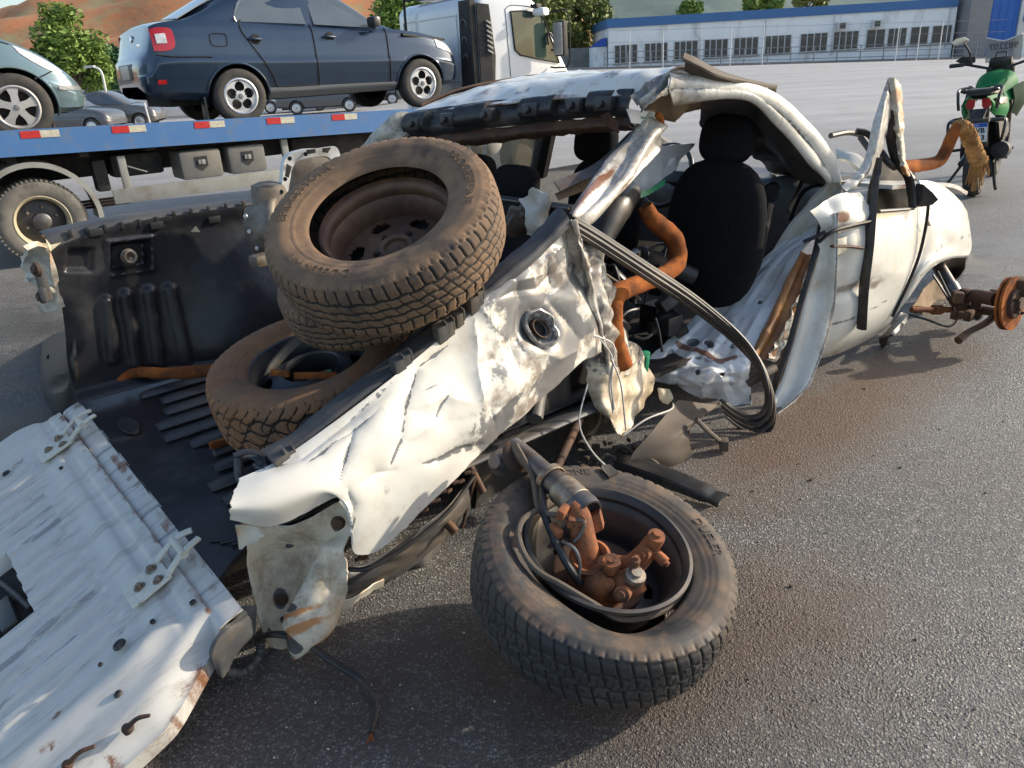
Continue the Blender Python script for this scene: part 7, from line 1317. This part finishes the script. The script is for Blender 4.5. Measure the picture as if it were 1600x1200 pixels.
# ---- office building with its railing ----------------------------------------------
YB = 57.5
def bl(px, py, y=YB): return WF.L(px, py, y)
OB = thing('office_building', 'long low white building with blue fascia and a row of dark windows', 'building', (20, YB, 0)); bo_ = Vector(OB.location)
def bb(mb, x0, x1, y0, y1, z0, z1): return mb.box(((x0+x1)/2-bo_.x, (y0+y1)/2-bo_.y, (z0+z1)/2), (abs(x1-x0), abs(y1-y0), abs(z1-z0)))
X0, X1 = bl(951, 60)[0], bl(1492, 40)[0]
mb = MB(); bb(mb, X0, X1, YB, YB+9, -.6, 3.50); wl = mb.obj('wall', 'wall_white', OB, smooth=False)
mb = MB(); bb(mb, X0-.12, X1-.05, YB-.15, YB+9.2, 3.46, 4.02); mb.obj('fascia', 'fascia_blue', OB, smooth=False)
wins = [(960,996,4), (1007,1043,4), (1053,1090,4), (1100,1137,4), (1146,1184,4), (1194,1235,4), (1249,1291,4), (1300,1339,4), (1351,1380,2), (1384,1413,3), (1419,1447,2), (1452,1482,2)]
for a, b_, n in wins:
    x0, x1 = bl(a, 80)[0], bl(b_, 80)[0]; z0, z1 = 1.24, 2.34
    q = MB(); bb(q, x0-.05, x1+.05, YB-.02, YB-.008, z0-.05, z1+.05); wo = q.obj('window', 'window_frame_white', OB, smooth=False); wd = (x1-x0)/n
    for k in range(n): q = MB(); bb(q, x0+k*wd+.04, x0+(k+1)*wd-.04, YB-.045, YB-.03, z0, z1); q.obj('pane', 'window_dark', wo, smooth=False)
    q = MB(); bb(q, x0-.1, x1+.1, YB-.10, YB-.02, z0-.12, z0-.055); q.obj('sill', 'concrete_grey', wo, smooth=False)
for a, y0_ in ((1088, 40), (1197, 30), (1485, 10), (1305, 20)): x = bl(a, y0_)[0]; q = MB(); q.tube([(x-bo_.x, -.06, 3.4), (x-bo_.x, -.06, 2.75), (x-bo_.x+.3*(a < 1150), -.06, 2.5), (x-bo_.x+.3*(a < 1150), -.06, .9)], .04, 6, 1); q.obj('downpipe', 'post_white', OB)
for a, b_, yy in ((1306, 1322, 41), (1360, 1376, 37)):
    x0, x1 = bl(a, yy)[0], bl(b_, yy)[0]; q = MB(); bb(q, x0, x1, YB-.45, YB, 2.47, 2.95); ac = q.obj('air_conditioner', 'post_white', OB, smooth=False); q = MB(); bb(q, x0+.08, x0+.48, YB-.47, YB-.45, 2.53, 2.88); q.obj('fan_grille', 'window_dark', ac, smooth=False)
q = MB(); q.prism([(X0-bo_.x-1.0, .4, 2.35), (X0-bo_.x-.1, .4, 2.35), (X0-bo_.x-.1, .4, 2.9)], (0, 3, 0)); q.obj('awning', 'awning_blue', OB, smooth=False)
q = MB(); bb(q, X0-1.0, X0-.05, YB+.5, YB+3, -.5, 2.33); q.obj('porch', 'wall_white', OB, smooth=False)
GBk = thing('gate_house', 'grey rendered block with a tall blue gate at the end of the white building', 'gatehouse', (bl(1515, 50)[0], YB, 0)); bo2 = Vector(GBk.location)
x0, x1 = bl(1497, 60)[0], bl(1529, 60)[0]; q = MB(); q.box(((x0+x1)/2-bo2.x, 2, 2.4), (x1-x0, 6, 6)); q.obj('wall', 'concrete_grey', GBk, smooth=False)
x0, x1 = bl(1537, 60)[0], bl(1584, 60)[0]; q = MB(); q.box(((x0+x1)/2-bo2.x, 0, 2.0), (x1-x0, .15, 4.2)); ga = q.obj('gate', 'gate_blue', GBk, smooth=False)
for k in range(4): q = MB(); q.box((x0-bo2.x+(k+.5)*(x1-x0)/4, -.085, 2.0), (.05, .02, 4.1)); q.obj('gate_rib', 'gate_blue', ga, smooth=False)
q = MB(); q.box((x0-bo2.x-.14, -.05, 2.0), (.22, .3, 4.3)); q.box((x1-bo2.x+.14, -.05, 2.0), (.2, .3, 4.3)); each(q, 'gate_post', 'post_white', GBk, smooth=False)
q = MB(); q.box((x1-bo2.x+3.3, .6, 2.2), (6, 1, 4.8)); q.obj('wing_wall', 'wall_white', GBk, smooth=False); q = MB(); q.prism([(x1-bo2.x+.5, .1, 2.9), (x1-bo2.x+.5, -.9, 2.3), (x1-bo2.x+.5, .1, 2.3)], (3, 0, 0)); q.obj('awning', 'awning_blue', GBk, smooth=False); q = MB(); q.box((x1-bo2.x+2, .09, 1.6), (2.4, .02, 1.0)); q.obj('window', 'window_dark', GBk, smooth=False)
# railing
RF = thing('yard_railing', 'grey pipe railing with tall white posts in front of the white building', 'railing', (8, 55, 0)); ro_ = Vector(RF.location)
gxs = np.arange(7.4, 34, 1.55)
for x in gxs: q = MB(); z = ground_h(x, 55); q.cyl((x-ro_.x, 0, z), (x-ro_.x, 0, z+1.05), .035, 6); q.obj('rail_post', 'rail_grey', RF)
for h in (.3, .65, 1.03): q = MB(); q.tube([(x-ro_.x, 0, ground_h(x, 55)+h) for x in gxs], .025, 6, 1); q.obj('rail_bar', 'rail_grey', RF)
for px_ in (984, 1036, 1141, 1191, 1399, 1432, 1466): x = WF.L(px_, 90, 54.6)[0]; z = ground_h(x, 54.6); q = MB(); q.cyl((x-ro_.x, -.4, z), (x-ro_.x, -.4, z+2.35), .035, 6); q.obj('wire_post', 'post_white', RF)
for h in (1.6, 2.3): q = MB(); q.tube([(x-ro_.x, -.4, ground_h(x, 54.6)+h) for x in gxs], .010, 4, 1); q.obj('fence_wire', 'rail_grey', RF)
KB = MB(); g = [[(x, 55.2, ground_h(x, 55.2)-.1), (x, 55.2, ground_h(x, 55.2)+.14), (x, 56, ground_h(x, 56)+.14)] for x in np.arange(5, 36, 2.0)]
k_ = sheet('kerb', None, 'concrete_grey', None, grid=np.array(g), th=0, frame=None, edge_rust=0); k_['kind'] = 'structure'
# boundary wall of the yard
bw = thing('boundary_wall', 'long grey block wall at the back of the yard', 'wall', (-30, 62, 0)); q = MB(); q.box((0, 0, .9), (75, .25, 3.0)); q.obj('masonry', 'block_wall', bw, smooth=False)
for x in np.arange(-36, 37, 3.0): q = MB(); q.box((x, -.14, .9), (.25, .06, 3.06)); q.obj('pilaster', 'block_wall', bw, smooth=False)

# ---- parked cars beyond the truck ----------------------------------------------------
M('car_silver', (.16, .15, .14), rough=.3, metal=.4, coat=.8); M('car_white', (.66, .66, .64), rough=.3, coat=.7); M('car_black', (.03, .03, .032), rough=.3, coat=.8); M('car_grey', (.09, .09, .095), rough=.3, coat=.8); M('car_dull_red', (.22, .03, .025), rough=.4, coat=.6)
def lot(px, py, y, rz, mat, label, hatch=False, sc=1.06): p = WF.L(px, py, y); sedan(label, (p[0], y, 0), rad(rz), mat, False, 'cars parked in the far yard', 'alloy', sc, hatch)
lot(138, 195, 33, 4, 'car_silver', 'brownish grey sedan parked in the far yard left of the lamp post')
lot(248, 195, 36, 8, 'car_white', 'white hatchback parked under the tail of the navy sedan, far off', True)
lot(70, 200, 31, -4, 'car_grey', 'dark grey hatchback far off, half hidden by the nose of the teal car', True)
lot(60, 195, 37, 10, 'car_white', 'white hatchback far behind the nose of the teal car', True)
lot(205, 190, 40, 178, 'car_black', 'black hatchback in the far yard behind the grey sedan', True)
lot(428, 175, 40, 6, 'car_white', 'white sedan seen far off under the rear door of the navy sedan')
lot(470, 178, 37, 3, 'car_grey', 'dark grey sedan seen far off under the front door of the navy sedan')
lot(545, 170, 42, 3, 'car_silver', 'silver sedan seen far off under the front bumper of the navy sedan')
# lamp post and fence posts
LP = thing('lamp_post', 'thin white lamp post with curved arm in the far yard', 'lamp post', (*bl(178, 200, 33)[:2], 0)); a = Vector(bl(178, 200, 33)); b_ = Vector(bl(165, 140, 33)); c = Vector(bl(158, 112, 33)); d = Vector(bl(146, 104, 33))
q = MB(); q.tube([Vector((0, 0, 0)), b_-Vector(LP.location), c-Vector(LP.location), d-Vector(LP.location)], .045, 8, 5); q.obj('pole', 'post_white', LP); q = MB(); q.box(d-Vector(LP.location)+Vector((-.15, 0, 0)), (.4, .16, .08), 0, .02); q.obj('lamp_head', 'post_white', LP)
for px_, py_, y in ((236, 196, 30), (383, 178, 38), (497, 172, 40)):
    p = bl(px_, py_, y); q = MB(); q.tube([(0, 0, 0), (-.06, 0, 1.0)], .03, 6, 1); o = q.obj('yard_post', 'post_white'); o.location = (p[0], y, 0); tagx(o, {236: 'thin white post beside the far white hatchback', 383: 'thin white post seen under the rear wheel of the navy sedan', 497: 'thin white post seen under the front door of the navy sedan'}[px_], 'post', 'thin posts in the far yard')
# ---- hills --------------------------------------------------------------------------
def hill_h(x, y):
    rd = np.interp(x, [-260, -130, -100, -76, -58, -40, 0, 8, 16, 24, 40, 70], [4, 11, 13.2, 14.2, 17, 19, 17, 12, 8.0, 4.0, 1.5, -1]); t = np.clip((y-88)/50, 0, 1); t = t**.8; t = t+.045*np.sin(t*22)*(t < 1)
    b = np.clip((y-138)/60, 0, 1); return rd*(t*(1-.15*b))+.5*np.sin(x*.35+y*.2)*t*(rd > 1)
hg = np.array([[(x, y, hill_h(x, y)-.3) for x in np.arange(-260, 72, 2.5)] for y in np.arange(86, 215, 2.5)[::-1]])
hg[..., 2] += (1.3*vnoise(hg, .09, 3, 4)+.7*vnoise(hg*np.array([1, .25, 0]), .33, 8, 3))*np.clip((hg[..., 1]-90)/20, 0, 1)
def fhl(Q, PX, U, V_): return None, None
h_ = sheet('hill', None, 'red_earth', None, grid=hg, th=0, frame=None, edge_rust=0); h_['kind'] = 'structure'
rg = np.array([[(x, y, hill_h(x, y)+(.6+6.0*math.exp(-((x+57)/9)**2-((y-150)/9)**2))) for x in np.arange(-72, -40, 1.5)] for y in np.arange(138, 168, 1.5)[::-1]]); rg[..., 2] += 1.6*vnoise(rg, .35, 4, 3)-1.2
h_ = sheet('rock_outcrop', None, 'rock', None, grid=rg, th=0, frame=None, edge_rust=0); h_['kind'] = 'structure'
fg = np.array([[(x, y, (62+16*math.sin(x*.006+1)+9*math.sin(x*.017))*min(1, max(0, (y-520)/250))-2) for x in np.arange(-300, 1000, 14)] for y in np.arange(510, 1000, 14)[::-1]]); fg[..., 2] += 6*vnoise(fg, .04, 6, 4)
h_ = sheet('forested_mountain', None, 'far_forest', None, grid=fg, th=0, frame=None, edge_rust=0); h_['kind'] = 'structure'
# ---- trees ----------------------------------------------------------------------------
def tree(label, cx, cy, dist, wpx, hpx, leafmat, n=5200, seed=1, leaf=.16, gaps=.25, cat='tree', base_z=0):
    c = Vector(WF.L(cx, cy, dist)); s = dist/CAM_F*1.02; rx, rz_ = wpx/2*s, hpx/2*s; rs = random.Random(seed); T = thing('tree', label, cat, (c.x, c.y, base_z), group='trees around the yard')
    q = MB(); H = c.z-base_z; q.tube([(0, 0, -.2), (.1, 0, H*.5), (0, 0, H)], [.16, .12, .05], 8)
    cl = []
    for k in range(26):
        u = Vector((rs.gauss(0, 1), rs.gauss(0, 1), rs.gauss(0, 1))).normalized()*rs.uniform(.35, .92); p = Vector((u.x*rx, u.y*rx, H+u.z*rz_)); cl.append((p, rs.uniform(.20, .38)*min(rx, rz_)+.15))
        if k < 9: q.tube([(0, 0, max(.2, H-rz_*.7)), p*.6+Vector((0, 0, H*.4)), p], [.06, .035, .012], 5, 3)
    q.obj('trunk', 'bark', T); vs = []; fs = []
    for k in range(n):
        p, r = cl[rs.randrange(len(cl))]; d = Vector((rs.gauss(0, 1), rs.gauss(0, 1), rs.gauss(0, 1))).normalized()*r*rs.random()**.4; p = p+d
        a = Vector((rs.gauss(0, 1), rs.gauss(0, 1), rs.gauss(0, .6))).normalized(); b = a.cross(Vector((rs.gauss(0, 1), rs.gauss(0, 1), rs.gauss(0, 1)))).normalized(); L_ = leaf*rs.uniform(.6, 1.3); i = len(vs)
        vs += [p-a*L_, p+b*L_*.45, p+a*L_, p-b*L_*.45]; fs.append((i, i+1, i+2, i+3))
    me = bpy.data.meshes.new('crown'); me.from_pydata([tuple(v) for v in vs], [], fs); link('crown', me, leafmat, T); return T
tree('bushy light green tree in front of the red earth hill, left of the navy sedan', 108, 92, 46, 112, 118, 'leaf', 6500, 1, .17)
tree('darker green round tree behind the boot of the navy sedan', 172, 108, 52, 66, 66, 'leaf_dark', 4200, 2, .2)
tree('bright green tree showing above the bonnet of the navy sedan', 632, 18, 44, 98, 74, 'leaf', 5200, 3, .17)
tree('tall olive green tree right of the white truck cab', 900, 28, 66, 100, 120, 'leaf_olive', 6500, 4, .24)
tree('olive green tree directly behind the white truck cab', 842, 20, 62, 90, 110, 'leaf_olive', 5000, 5, .22)
tree('small tree top showing over the left part of the blue fascia', 1082, 16, 72, 40, 26, 'leaf', 1500, 6, .2)
tree('wide tree top showing over the middle of the blue fascia', 1190, 0, 74, 84, 44, 'leaf', 3800, 7, .22)
tree('tree top at the right over the fascia, above the air conditioners', 1262, -2, 76, 66, 36, 'leaf_olive', 3000, 8, .22)
# end
